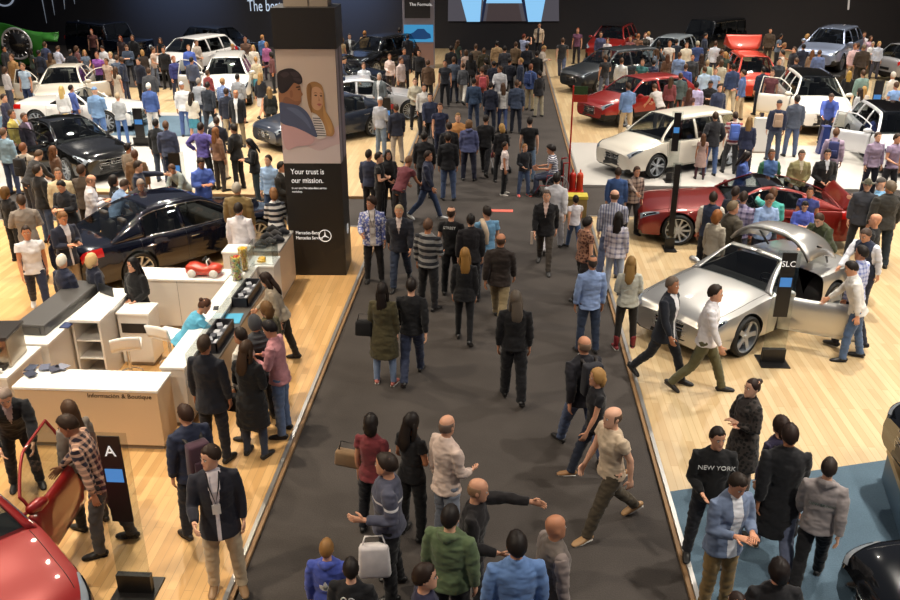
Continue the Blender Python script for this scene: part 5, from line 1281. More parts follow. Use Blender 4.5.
for a, b in zip(V, V[1:]):
    for j in range(16): bm.faces.new((a[j], b[j], b[j + 1], a[j + 1]))
bmesh.ops.recalc_face_normals(bm, faces=bm.faces)
lid_ = obj('boot_lid', bm, (mat('car_paint', '#c4c2be', .3, .75, coat=1.0), mat('black_trim', '#0c0c0d', .35)), slc, True); solid(lid_, .05)
bm = bmesh.new()
for s2 in (-1, 1): tube(bm, [Vector((s2 * .6, -1.35, .95)), Vector((s2 * .66, -1.1, 1.25)), Vector((s2 * .68, -.8, 1.38))], [.02] * 3, n=6)
obj('lid_hinge', bm, mat('black_trim', '#0c0c0d', .35), slc, True)
# ============================================================ the visitors: head position in the photo, heading, pose, clothes
P_ = person
K, N, J, DJ, W, G = '#1b1a1d', '#1d2436', '#44577a', '#2b3548', '#dcdad6', '#6f6c69'
DH, BH, LH, GH = '#1c1512', '#4a3322', '#a07a4a', '#8f8a84'
# ---- foreground, on the dark aisle
kid = P_(329, 544, 0, 'stand', 'hoodie', '#1840b4', '#1a1f30', 'child in bright blue hoodie with white leaf mark, bottom edge of aisle', 'short', '#8a6438', h=1.42)
num = P_(347, 556, 5, 'stand2', 'jumper', '#1b1b1f', '#222226', 'dark haired person in black number jersey beside the child in blue', 'short', DH, h=1.5)
P_(386, 454, 262, 'bag', 'jumper', '#4a4c60', '#15151a', 'stocky man in navy grey jumper holding a white plastic bag', 'short', '#2c211a', wide=1.15, h=1.74, tc2='#d8d4d4', pat='yoke')
P_(379, 415, 15, 'stand2', 'tee', '#7a1520', '#1b1d26', 'woman in dark red top with a tan handbag on her arm', 'bob', DH, 'f')
P_(403, 413, 32, 'front', 'tee', K, K, 'woman with long black hair in black top beside the bald man in pink shirt', 'long', DH, 'f')
P_(447, 416, 48, 'stand2', 'shirt', '#dcc0b0', '#7c8494', 'bald man in pale pink shirt and grey jeans talking in the aisle', 'ring', '#6a5a50')
P_(458, 497, 18, 'stand', 'hoodie', '#5c7048', '#1a1a20', 'man in green hoodie seen from behind at the bottom of the aisle', 'short', DH, wide=1.05)
P_(472, 489, 98, 'reach', 'jumper', '#1e1a1c', '#2a2c34', 'balding man in black jumper stretching his arm to the right', 'ring', '#8a6a50')
P_(525, 530, 352, 'stand', 'shirt', '#5584c4', '#2c303c', 'man in bright blue shirt from behind at the bottom of the aisle', 'short', DH, wide=1.08)
P_(548, 520, 68, 'stand', 'gilet', '#6c6058', '#35302c', 'bald man with goatee and dark scarf in brown gilet', 'bald', inner='#8a7a74', h=1.76)
P_(424, 565, 80, 'stand', 'tee', '#2a2a46', '#22222a', 'dark haired man in navy polo cut by the bottom edge', 'short', '#2a1c14')
P_(614, 408, 246, 'walk', 'tee', '#cdb392', '#4a3e2c', 'balding man in tan short sleeved shirt striding left across the aisle', 'ring', '#5a4636', shoe='#a8835a', wide=1.12)
P_(598, 369, 258, 'walk2', 'tee', '#1c1c22', '#20283c', 'woman with blond bob in dark top walking behind the man in tan', 'bob', '#a8804c', 'f', shoe='#9a7048')
P_(585, 337, 338, 'walk', 'jacket', '#23222a', '#3a4c72', 'balding man in black jacket and jeans with a backpack on the aisle', 'ring', '#7a6250', wide=1.05)
P_(593, 256, 350, 'stand', 'shirt', '#7c9ad0', '#2c3c58', 'man in light blue shirt and jeans from behind near the right aisle edge', 'crop', '#3c3430')
P_(588, 217, 62, 'carry', 'tee', '#9a6444', '#1e1a1e', 'woman in orange brown patterned blouse at the right aisle edge', 'short', DH, 'f', tc2='#5c3020', pat='print', wide=1.12)
P_(615, 190, 8, 'stand2', 'shirt', '#b4b4c4', '#56648a', 'man in grey striped shirt standing beside the long haired woman in plaid', 'ring', '#5a4232', tc2='#6a7090', pat='vstripe', wide=1.1)
P_(619, 212, 18, 'stand', 'open', '#d2cad2', '#a8b4cc', 'woman with long black hair in pale plaid shirt and light jeans', 'long', DH, 'f', tc2='#7c7a98', pat='plaid', bot='slim', inner='#c8c0c8')
P_(632, 253, 0, 'front', 'jumper', '#c0bfb0', '#2b2622', 'woman with long blond hair in pale blouse, dark trousers and red boots', 'long', '#8a6a3c', 'f', bot='slim', shoe='#7a2026', boot=True)
P_(673, 277, 128, 'walk', 'blazer', '#1f2430', '#22262f', 'grey haired man in dark suit walking beside the silver roadster nose', 'short', '#6a5c50', inner='#e6e6ea')
P_(716, 285, 104, 'walk', 'shirt', '#ece8ec', '#5e5a38', 'man in white shirt and olive trousers striding past the silver roadster', 'short', '#2e221a', h=1.8)
P_(754, 379, 248, 'fold', 'coat', '#3c3430', '#8a7466', 'woman wrapped in a dark patterned shawl on the wood floor', 'bun', '#2e1e18', 'f', tc2='#171514', pat='print', inner='#3a3230')
nyk = P_(719, 428, 182, 'stand2', 'jumper', '#141416', '#20222c', 'man in black jumper with white lettering on the blue carpet', 'short', '#221a16')
P_(742, 477, 158, 'phone', 'open', '#667898', '#8c6c30', 'man with glasses in open denim shirt and mustard trousers', 'short', '#2a2019', inner='#dfe0e6')
P_(792, 425, 8, 'walk', 'coat', '#1a1a1e', '#565e78', 'tall man in black jacket and blue jeans on the blue carpet', 'short', '#2a1c16', shoe='#7a5a40', h=1.82, inner='#1a1a1e')
P_(783, 417, 330, 'stand', 'jumper', '#352e4c', '#17171c', 'dark haired woman in dark purple top beside the tall man in black jacket', 'bob', '#2e1f18', 'f')
P_(832, 459, 22, 'walk2', 'hoodie', '#8e8482', '#171619', 'boy in grey hoodie with black trousers walking on the blue carpet', 'short', '#2c221c', h=1.62)
P_(769, 567, 0, 'stand', 'jacket', '#1d1b1e', K, 'dark haired person in black jacket, bottom edge of blue carpet', 'curly', '#1c1310', h=1.6)
P_(752, 583, 340, 'stand', 'tee', '#8a3c4c', K, 'dark haired person in plum top cut by the bottom edge', 'bun', '#2a1a14', 'f', h=1.5)
# ---- aisle, middle distance
P_(516, 291, 0, 'carry', 'jumper', '#141317', '#131318', 'person with long grey hair dressed all in black walking up the aisle', 'long', '#5a5046', bot='wide')
P_(384, 283, 5, 'stand', 'coat', '#4c4426', '#7a92b8', 'woman in olive parka and pale jeans with a black shoulder bag', 'long', '#1d1512', 'f', inner='#4c4426', bot='slim', shoe='#a05a50')
P_(409, 279, 358, 'walk2', 'jumper', '#17171b', '#2a3450', 'man in black jumper and jeans next to the woman in olive parka', 'short', '#1e1613')
P_(371, 197, 172, 'side', 'open', '#5a68b4', '#1e1c20', 'bearded man in blue patterned shirt wearing a lanyard', 'curly', '#2e1f17', tc2='#d8d8e8', pat='print', inner='#c8beb8', skin='#c98f70')
P_(399, 205, 180, 'walk2', 'jacket', '#20222e', '#28344c', 'grey haired man in dark jacket and jeans walking towards the camera', 'short', '#a08c6c', inner='#c8b4ac', wide=1.1)
P_(428, 219, 25, 'stand2', 'jumper', '#24262e', '#1d1c20', 'man in black and grey broad striped jumper in the aisle', 'short', '#5a4030', tc2='#8c8a88', pat='stripe', wide=1.08)
bk1 = P_(452, 207, 8, 'stand', 'tee', '#131317', '#1a1b20', 'man in black shirt with white lettering across the back', 'crop', '#3a2a20')
P_(470, 214, 352, 'stand', 'jacket', '#201d22', '#1c1c22', 'man in plain black jacket left of the light blue t-shirt', 'short', '#1a1412')
P_(487, 206, 342, 'stand2', 'tee', '#5c9cc8', '#2a3450', 'man in light blue t-shirt with a cream jumper over his shoulder', 'short', '#241a14')
P_(465, 248, 5, 'carry', 'jacket', '#151519', '#18181c', 'woman with long curly blond hair in black jacket', 'long', '#8a6430', 'f', inner='#151519', bot='slim')
P_(501, 234, 12, 'walk', 'jacket', '#2c211c', '#8c7850', 'balding man in brown leather jacket and tan trousers', 'ring', '#4a3426', wide=1.08, inner='#2c211c')
P_(547, 190, 186, 'walk', 'jacket', '#1c1a1e', '#453c34', 'man with glasses in black jacket walking with papers towards the camera', 'short', '#5a4c44', inner='#d8b4a4')
P_(557, 173, 12, 'walk2', 'shirt', '#d4d2d8', '#c6c4cc', 'man in white shirt and white trousers behind the man with papers', 'short', '#1c1512', wide=1.05)
P_(576, 196, 350, 'walk', 'tee', '#dcd8e0', '#34507c', 'small boy in white t-shirt and jeans near the tan bin', 'curly', '#1a1210', h=1.25)
seatw = P_(551, 145, 268, 'sit', 'tee', '#e6e4ea', '#3c4660', 'woman in navy and white striped top sitting in a wheelchair', 'curly', '#1c1412', 'f', tc2='#26345e', pat='finestripe', wide=1.15, dz=.02)
P_(505, 142, 92, 'stand', 'tee', '#e0cdc8', '#15151a', 'boy in white t-shirt and black trousers standing in the aisle', 'short', '#2a1e16', h=1.4, shoe='#c9c2ba')
P_(525, 144, 158, 'stand2', 'jumper', '#1c1e26', '#40557c', 'child in dark jumper and jeans with red shoes', 'short', '#8a6038', h=1.38, shoe='#c85048')
P_(530, 117, 2, 'stand', 'tee', '#131316', '#56708c', 'man in black t-shirt and faded jeans in front of the wheelchair', 'short', '#1e1613')
P_(502, 124, 0, 'stand2', 'jumper', '#19171a', '#1a1a1e', 'blond haired person in black top behind the boy in white', 'bob', '#a8824a', 'f')
P_(486, 115, 10, 'walk', 'jumper', '#161519', '#1d1d22', 'man in black pushing a red pushchair', 'short', '#1e1612')
P_(469, 120, 0, 'stand', 'hoodie', '#4c5484', '#22243a', 'woman in blue hoodie and navy trousers from behind', 'bob', '#6a4c30', 'f', wide=1.15)
P_(449, 122, 350, 'stand', 'jacket', '#1c1b1f', '#364a6a', 'person in black jacket and jeans left of the blue hoodie', 'short', '#2a1f1a')
P_(458, 113, 180, 'walk2', 'jumper', '#c07c20', '#a8681c', 'person in orange yellow clothes in the aisle crowd', 'short', '#7a5a30')
P_(440, 103, 178, 'walk', 'tee', '#1c2444', '#27345a', 'man in navy t-shirt walking down the aisle', 'short', '#4a3224')
P_(428, 151, 100, 'walk', 'jacket', '#262c46', '#34486e', 'man in navy track top and jeans striding right', 'short', '#2a1e18', inner='#262c46', shoe='#c9c9c9')
P_(410, 156, 30, 'lean', 'tee', '#6c2430', '#30303a', 'man in maroon t-shirt stooping near the platform edge', 'short', '#6a4c34')
P_(369, 150, 20, 'stand', 'jumper', '#2c3450', '#1d1e24', 'man in dark blue jumper left of the couple in black by the pillar', 'short', '#2a1d16')
P_(378, 152, 90, 'fold', 'tee', '#17171a', '#1b1b1f', 'person in black t-shirt with folded arms by the pillar', 'short', '#1b1310')
P_(388, 150, 150, 'front', 'jacket', '#1a191d', '#1c1c20', 'woman in black jacket with a dark red bag by the pillar', 'long', '#1b1411', 'f', inner='#1a191d')
P_(424, 132, 5, 'stand', 'jacket', '#19191d', '#1f1f24', 'man in black jacket from behind above the navy track top', 'short', '#19130f', wide=1.1)
P_(448, 133, 355, 'stand', 'jacket', '#1b1b20', '#3a5078', 'man in black jacket and blue jeans on the left half of the aisle', 'short', '#221914', inner='#1b1b20')
P_(430, 93, 170, 'walk', 'jumper', '#29324e', '#1e2026', 'person in navy and white top near the platform edge', 'short', '#221914')
P_(415, 78, 160, 'front', 'shirt', '#c4bca4', '#1c1c22', 'man in beige shirt and black trousers on the left platform edge', 'short', '#5a4430')
P_(424, 84, 170, 'stand', 'shirt', '#d0ccc8', '#22252f', 'man in white shirt standing behind the man in beige', 'short', '#2a1e17')
P_(380, 97, 30, 'stand2', 'jumper', '#a8acb8', '#6c8098', 'person in grey top and pale jeans behind the small stand', 'cap', '#c8c8cc')
P_(396, 104, 330, 'stand', 'jacket', '#24283a', '#a89c90', 'person in dark navy jacket and beige trousers beside the small stand', 'short', '#3a2a20', inner='#24283a')
P_(364, 65, 180, 'stand2', 'shirt', '#dde2ea', '#22242c', 'man in white shirt by the silver coupe windscreen', 'short', '#5a4030')
P_(379, 72, 200, 'stand', 'blazer', '#646c70', '#30323a', 'man in grey blazer beside the man in white shirt', 'short', '#a49c92')
P_(389, 54, 170, 'stand2', 'shirt', '#e0c8c0', '#3a3034', 'woman in pale pink shirt in the crowd left of the totem', 'short', '#5a3c28', 'f')
P_(401, 57, 120, 'carry', 'shirt', '#d8c0b8', '#5c5450', 'person in pinkish shirt with a yellow strap near the totem', 'short', '#4a3226')
P_(353, 39, 30, 'stand', 'tee', '#a08458', '#6a5038', 'woman in tan top behind the black car right of the pillar', 'bob', '#8a6438', 'f')
P_(363, 35, 170, 'stand', 'blazer', '#1c1c22', '#1c1c22', 'man in black blazer far back right of the pillar', 'short', '#1e1612')
P_(379, 32, 20, 'stand', 'jacket', '#8a6424', '#2a2a30', 'man in mustard jacket far back left of the totem', 'short', '#8a5c30', inner='#8a6424')
P_(390, 33, 0, 'stand', 'jacket', '#191b26', '#1b1c22', 'man in dark jacket far back beside the mustard jacket', 'short', '#1b1411')
P_(398, 28, 350, 'stand', 'jacket', '#23222a', '#1b1c22', 'tall man in dark coat just left of the totem', 'short', '#1b1411')
P_(404, 48, 150, 'stand', 'jumper', '#2c3040', '#22222a', 'person in slate jumper below the totem screen', 'short', '#3a2c24')
P_(428, 60, 15, 'stand', 'jacket', '#5c4028', '#2c2620', 'man in brown jacket right of the totem', 'short', '#4a3424', inner='#5c4028')
P_(345, 57, 100, 'touch', 'jumper', '#22304c', '#1c1e26', 'person in blue jumper leaning to the black car by the pillar', 'short', '#2a1f19')
P_(419, 50, 190, 'stand', 'jumper', '#1a1a1e', '#1a1a1e', 'person in black behind the brown jacket', 'short', '#1a1310')
# ---- far end of the aisle
for (x, y, hd, po, tp, tc, bc, lb, hr, hc, sx, kw) in (
 (451, 46, 0, 'stand', 'jacket', '#1b1a1e', '#1b1b20', 'dark dressed visitor at the far left of the aisle crowd', 'short', DH, 'm', {}),
 (455, 57, 10, 'stand', 'jumper', '#4c586c', '#30384c', 'visitor in slate blue top in the far aisle crowd', 'short', BH, 'm', {}),
 (462, 63, 12, 'walk', 'jumper', '#54565c', '#d8d2c6', 'visitor in grey top and white trousers in the far aisle crowd', 'short', BH, 'f', dict(bot='slim')),
 (466, 50, 350, 'stand', 'tee', '#c8a898', '#3a3034', 'visitor in pale pink top in the far aisle crowd', 'bob', BH, 'f', {}),
 (471, 53, 5, 'stand', 'jacket', '#1f1d20', '#1c1c20', 'visitor in black coat next to the pale pink top', 'long', DH, 'f', {}),
 (484, 48, 0, 'stand', 'jacket', '#3c3420', '#2a2620', 'visitor in olive brown jacket in the far aisle crowd', 'short', BH, 'm', {}),
 (497, 41, 350, 'stand', 'jacket', '#b8905c', '#3c342c', 'visitor in tan jacket in the far aisle crowd', 'short', DH, 'm', {}),
 (505, 46, 5, 'stand', 'jumper', '#3c3c44', '#2a303c', 'visitor in charcoal jumper in the far aisle crowd', 'short', DH, 'm', {}),
 (516, 42, 20, 'stand2', 'jacket', '#7c6040', '#22222a', 'visitor in brown jacket near the podium', 'short', BH, 'm', {}),
 (524, 34, 40, 'photo', 'tee', '#a8b4dc', '#20232e', 'visitor in pale blue top taking a picture beside the podium', 'short', '#6a3020', 'm', {}),
 (527, 44, 0, 'stand', 'jumper', '#22242e', '#1c1d24', 'visitor in dark jumper in front of the podium', 'short', DH, 'm', {}),
 (494, 61, 0, 'carry', 'jacket', '#1d2234', '#1c1e2a', 'visitor in dark navy jacket with red strap in the aisle', 'short', DH, 'm', {}),
 (482, 67, 350, 'stand2', 'jumper', '#a84c30', '#2c3c58', 'visitor in rust top carrying a red backpack', 'short', BH, 'm', {}),
 (491, 82, 10, 'stand', 'jacket', '#1a2036', '#182034', 'visitor in dark navy coat behind the rust top', 'short', DH, 'm', {}),
 (503, 83, 0, 'carry', 'jumper', '#c8c4c0', '#34487a', 'visitor in white top and blue jeans in the aisle', 'long', BH, 'f', dict(bot='slim')),
 (517, 80, 5, 'stand', 'jacket', '#34425c', '#1d2232', 'visitor in denim blue jacket from behind in the aisle', 'short', BH, 'm', {}),
 (531, 64, 30, 'stand', 'jacket', '#2c4c8c', '#a8946c', 'visitor in blue top and tan trousers near the podium', 'short', '#7a4a34', 'm', {}),
 (540, 71, 330, 'stand', 'jacket', '#222228', '#b0a488', 'visitor in black jacket near the right edge of the far aisle', 'short', DH, 'f', {}),
 (563, 38, 10, 'walk', 'tee', '#3a3a3c', '#505c7c', 'man in grey polo and jeans walking beside the far aisle edge', 'short', BH, 'm', dict(wide=1.1)),
 (474, 78, 0, 'stand', 'jumper', '#2c4464', '#2a3a58', 'visitor in steel blue jumper left of the dark navy coat', 'short', DH, 'm', {}),
 (445, 60, 180, 'stand', 'tee', '#2a2c34', '#202228', 'visitor in dark t-shirt near the totem side of the aisle', 'short', DH, 'm', {}),
 (510, 58, 20, 'front', 'jumper', '#282a36', '#1b1c24', 'visitor in ink blue jumper in the middle of the aisle crowd', 'short', DH, 'm', {}),
 (476, 44, 0, 'stand', 'tee', '#6c5844', '#26242a', 'visitor in brown top at the back of the aisle crowd', 'short', BH, 'm', {}),
 (537, 51, 0, 'stand', 'jacket', '#141518', '#17181c', 'visitor in black at the foot of the podium', 'short', DH, 'm', {}),
): P_(x, y, hd, po, tp, tc, bc, lb, hr, hc, sx, inner=tc, **kw)
pz = px(536, 62, .36)
spk = P_(536, 28, 200, 'stand2', 'open', '#c8b094', '#2c2c36', 'presenter in cream jacket standing on the small podium', 'short', DH, world=(px(538, 66, .06).x, px(538, 66, .06).y + .3, .36), inner='#3c3c44')
# ---- left side, around the counters
P_(216, 288, 58, 'perch', 'jumper', '#2aa4cc', '#1e1e26', 'woman in turquoise shirt with hair in a bun leaning on the side counter', 'bun', '#4a2e20', 'f', dz=0)
P_(203, 336, 8, 'stand', 'blazer', '#171a26', '#171a26', 'man in dark navy suit from behind at the side counter', 'short', '#3a2c22', h=1.8, inner='#171a26')
P_(184, 405, 318, 'stand2', 'jacket', '#232c48', '#20222c', 'man in navy jacket with a backpack beside the cream counter', 'short', '#3a261c', inner='#232c48')
P_(209, 446, 164, 'side', 'blazer', '#22222e', '#c8b08a', 'man in navy blazer, white shirt and beige trousers with lanyard', 'short', '#33241b', h=1.8, inner='#dcd0d4', shoe='#8a6a48')
P_(246, 341, 15, 'front', 'coat', '#17171a', '#2c3850', 'woman with long hair in black coat by the display shelf', 'long', '#3c2a1c', 'f', inner='#17171a', bot='slim')
P_(266, 321, 275, 'phone', 'shirt', '#c47c84', '#566e96', 'bearded man in pink shirt and blue jeans by the display shelf', 'short', '#181214')
P_(240, 328, 290, 'stand', 'shirt', '#cfc8bc', '#2c2e3a', 'person in cream top in front of the pink shirt', 'short', '#231913', 'f')
P_(263, 273, 262, 'touch', 'jumper', '#a89880', '#2c2824', 'woman with very long dark hair near the glass case', 'long', '#2a1c15', 'f')
P_(266, 302, 300, 'stand', 'jacket', '#5c5436', '#2c2a26', 'brown haired woman in olive jacket by the display shelf', 'bob', '#6a4c2c', 'f', inner='#5c5436')
P_(253, 316, 320, 'phone', 'puffer', '#3a3c42', '#26262c', 'person in dark grey padded jacket between olive jacket and cream top', 'hood', '#3a3c42', 'm', h=1.6)
P_(234, 207, 5, 'stand', 'shirt', '#dcd8e0', '#1e2233', 'receptionist in white shirt from behind by the white pedestal', 'short', '#241a15', wide=1.06)
P_(62, 416, 258, 'touch', 'shirt', '#2a2030', '#4c4848', 'man in checked shirt and grey trousers touching the red car door', 'short', '#33241a', tc2='#e0a884', pat='check', h=1.8)
P_(68, 401, 300, 'stand', 'jumper', '#84786c', '#2c2824', 'woman with long brown hair behind the man in checked shirt', 'long', '#4a3424', 'f')
P_(3, 391, 150, 'lean', 'jacket', '#191a20', '#1c1c22', 'grey haired man in black jacket behind the red car door', 'short', '#8a7a70', inner='#b8a0a0')
P_(100, 176, 65, 'phone', 'shirt', '#d8d4dc', '#26283a', 'bald man in white shirt behind the black sedan', 'ring', '#7a5a48')
P_(63, 212, 122, 'phone', 'blazer', '#1c2238', '#a89478', 'man in navy blazer and beige trousers at the black sedan tail', 'short', '#7a5434', inner='#d0ccd4')
P_(25, 226, 150, 'walk', 'tee', '#dcdce4', '#1e2440', 'man in white t-shirt and navy trousers walking at left', 'short', '#2c1f18', shoe='#e8e8ea')
P_(68, 259, 20, 'stand2', 'jacket', '#1f2742', '#26283a', 'white haired person in navy jacket at the grey case', 'short', '#d4cec4', 'f', inner='#1f2742')
P_(80, 257, 40, 'stand', 'jacket', '#1b2036', '#26283a', 'blond person in dark jacket beside the white haired person', 'bob', '#c8a878', 'f', inner='#1b2036')
P_(114, 259, 200, 'front', 'jacket', '#18181b', '#1a1a1f', 'woman with black hair in black jacket by the open cabinet', 'long', '#151214', 'f', inner='#18181b')
P_(20, 195, 330, 'fold', 'jumper', '#8a8078', '#28304a', 'man in grey brown jumper with folded arms at the left edge', 'short', '#3a2a1f')
P_(4, 187, 20, 'stand', 'jumper', '#1a1a1e', '#1a1a1e', 'woman in black with white collar at the far left edge', 'bob', '#5a4020', 'f')
P_(22, 143, 12, 'stand', 'jumper', '#a89c8c', '#2c3852', 'man in beige jumper with a black backpack at left', 'short', '#6a4028')
P_(36, 165, 30, 'stand', 'jacket', '#17171b', '#34486c', 'man in black jacket and blue jeans by the black coupe', 'short', '#241a14', inner='#17171b')
P_(62, 181, 190, 'phone', 'jacket', '#1c1e26', '#262a3a', 'man in dark jacket with hand at his face by the black coupe', 'short', '#16110f', inner='#1c1e26')
P_(57, 168, 150, 'stand', 'jacket', '#c8b48c', '#7a6a54', 'man in cream jacket behind the man with hand at his face', 'short', '#5a4c40', inner='#c8b48c')
P_(80, 165, 10, 'stand', 'jacket', '#4a3c30', '#2a2422', 'man in brown leather jacket by the black coupe nose', 'short', '#3a281c', inner='#4a3c30')
P_(52, 146, 40, 'stand', 'jacket', '#5c3c24', '#2c2622', 'long haired woman in rust brown coat beside the black coupe', 'long', '#5a3820', 'f')
P_(40, 150, 30, 'lean', 'jumper', '#2a2828', '#2c2c34', 'person in dark top leaning to the black coupe door', 'short', '#4a3828')
P_(120, 180, 30, 'lean', 'shirt', '#6c8cb8', '#2c3246', 'man in blue shirt above the black sedan roof', 'short', '#33241a')
P_(112, 176, 60, 'stand', 'jacket', '#1b1a1c', '#1d1d22', 'woman with dark hair between white shirt and blue shirt', 'bob', '#1d1512', 'f')
P_(127, 143, 20, 'stand', 'jumper', '#8a7a68', '#2c2826', 'woman with dark bun in taupe top by the coupe nose', 'bun', '#1b1311', 'f')
P_(134, 150, 350, 'stand', 'jacket', '#6a4c2c', '#2c2622', 'person in ochre brown jacket by the coupe nose', 'short', '#4a3020', inner='#6a4c2c')
P_(138, 161, 85, 'reach', 'jumper', '#20283e', '#22263a', 'man in navy jumper stretching his arm over the sedan roof', 'short', '#2c2019')
P_(151, 184, 150, 'lean', 'jumper', '#3a3638', '#22222a', 'grey haired man in charcoal behind the black sedan roof', 'short', '#8c7c70')
P_(170, 165, 200, 'lean', 'jumper', '#8a9490', '#2a2c34', 'woman in pale grey green top by the thin stand', 'short', '#5a4030', 'f')
P_(216, 163, 140, 'phone', 'jacket', '#1c50b8', '#22305c', 'man in bright blue jacket above the black sedan bonnet', 'short', '#2c1f19', inner='#1c50b8')
P_(236, 183, 5, 'stand', 'jacket', '#7a6434', '#3c342c', 'grey haired man in olive tan jacket left of the pillar', 'short', '#9a948a', wide=1.12, inner='#7a6434')
P_(268, 155, 200, 'stand', 'shirt', '#8cb0dc', '#34507c', 'man in pale blue shirt beside the pillar', 'short', '#2c1f18')
P_(273, 188, 340, 'phone', 'jumper', '#1e2433', '#1e2230', 'woman in broad navy and white striped jumper beside the pillar', 'bob', '#7a5434', 'f', tc2='#d8d8dc', pat='stripe')
P_(262, 166, 110, 'stand2', 'jacket', '#2a2826', '#22222a', 'person in dark jacket with camera beside the pale blue shirt', 'short', '#231a14')
P_(248, 139, 250, 'phone', 'jacket', '#1a1b20', '#2a3c44', 'woman with long black hair in dark clothes looking down', 'long', '#141114', 'f', inner='#1a1b20')
P_(204, 123, 8, 'hips', 'jumper', '#50409c', '#1a1a1f', 'man in purple jumper and black trousers with hands on hips', 'short', '#2a1d16', wide=1.05)
P_(216, 117, 2, 'stand2', 'blazer', '#1b1e2c', '#c0b09a', 'man in dark blazer and beige trousers beside the purple jumper', 'short', '#33241a', inner='#1b1e2c', wide=1.06)
P_(233, 124, 290, 'front', 'jacket', '#1b1a1c', '#201e22', 'man in black jacket facing the dark blazer', 'short', '#231a15', inner='#c8b8a8')
P_(211, 127, 30, 'stand', 'jumper', '#8a5c3c', '#3a302c', 'brown haired woman between purple jumper and dark blazer', 'long', '#7a4e2c', 'f')
P_(155, 119, 5, 'stand', 'jacket', '#1a1c20', '#3a465c', 'person in black jacket and blue jeans near the white convertible', 'short', '#1b1613', inner='#1a1c20')
P_(165, 121, 352, 'stand', 'jacket', '#38405c', '#26304c', 'person in slate blue jacket beside the black jacket on white floor', 'short', '#5a4030', inner='#38405c')
P_(94, 87, 4, 'stand2', 'jacket', '#6894c4', '#3c6cac', 'man in light denim jacket and blue jeans beside the white convertible', 'cap', '#5a84b4', inner='#6894c4', wide=1.1)
P_(117, 93, 350, 'front', 'jumper', '#b4b8bc', '#2f62a4', 'woman in pale grey top and blue jeans beside the white convertible', 'short', '#a08c70', 'f', bot='slim')
P_(14, 110, 90, 'stand', 'jacket', '#b09a28', '#8c98a0', 'man in yellow green jacket left of the black coupe', 'short', '#33241a', inner='#c0c8cc')
P_(25, 112, 100, 'stand', 'jacket', '#3a2c3c', '#2c2833', 'man in plum jacket left of the black coupe', 'short', '#4a3628', inner='#a890b0')
P_(3, 94, 90, 'walk', 'jumper', '#2c2c44', '#22263c', 'person in dark violet top at the left edge', 'short', '#33241a')
P_(2, 128, 10, 'stand', 'jumper', '#7c9cb0', '#2c3a5c', 'person in pale teal top cut by the left edge', 'short', '#5a4434')
P_(191, 92, 0, 'front', 'jumper', '#dcd4c4', '#1d86a0', 'woman in cream top and teal skirt with brown boots', 'long', '#231a15', 'f', bot='skirt', shoe='#7a5430', boot=True)
P_(148, 83, 2, 'stand', 'jacket', '#24509c', '#e0dcd8', 'white haired man in blue jacket and white trousers', 'short', '#d8d4cc', inner='#24509c')
P_(181, 82, 350, 'stand', 'shirt', '#e4e6ea', '#34589c', 'man in white shirt and blue jeans behind the cream top', 'cap', '#b4bccc')
P_(198, 78, 10, 'stand', 'jumper', '#a4a8b0', '#3c4458', 'grey haired man in grey jumper left of the pillar', 'short', '#8a8078')
P_(207, 82, 0, 'walk2', 'jacket', '#232a36', '#20222a', 'person in dark slate jacket and black trousers', 'short', '#1b1512', inner='#232a36')
P_(226, 88, 350, 'stand', 'jacket', '#22283a', '#b8a888', 'man in ink jacket and beige trousers left of the black coat', 'short', '#33241a', inner='#22283a')
P_(222, 78, 20, 'stand', 'shirt', '#5878b8', '#2c344c', 'man in blue checked shirt left of the pillar', 'short', '#a07c54', tc2='#8ca8d8', pat='check')
P_(235, 90, 178, 'stand', 'blazer', '#17181f', '#8a7a60', 'balding man in black blazer with white shirt facing the camera', 'ring', '#8a7464', inner='#dde0e4')
P_(237, 74, 10, 'stand', 'jumper', '#9a9ea4', '#343a48', 'dark haired man in light grey by the white estate', 'short', '#1b1613')
P_(251, 57, 350, 'stand', 'jumper', '#d8c8a4', '#2a9ab8', 'woman in cream top and bright teal skirt near the white estate', 'short', '#a8804c', 'f', bot='skirt')
P_(260, 73, 20, 'walk', 'jumper', '#20222a', '#d4d0cc', 'woman in black top and white skirt by the pillar', 'long', '#a07c4c', 'f', bot='skirt')
P_(269, 87, 340, 'stand', 'jacket', '#2a2c28', '#2c2c2c', 'woman with blond hair in dark green coat by the pillar', 'long', '#8a6c44', 'f', inner='#2a2c28')
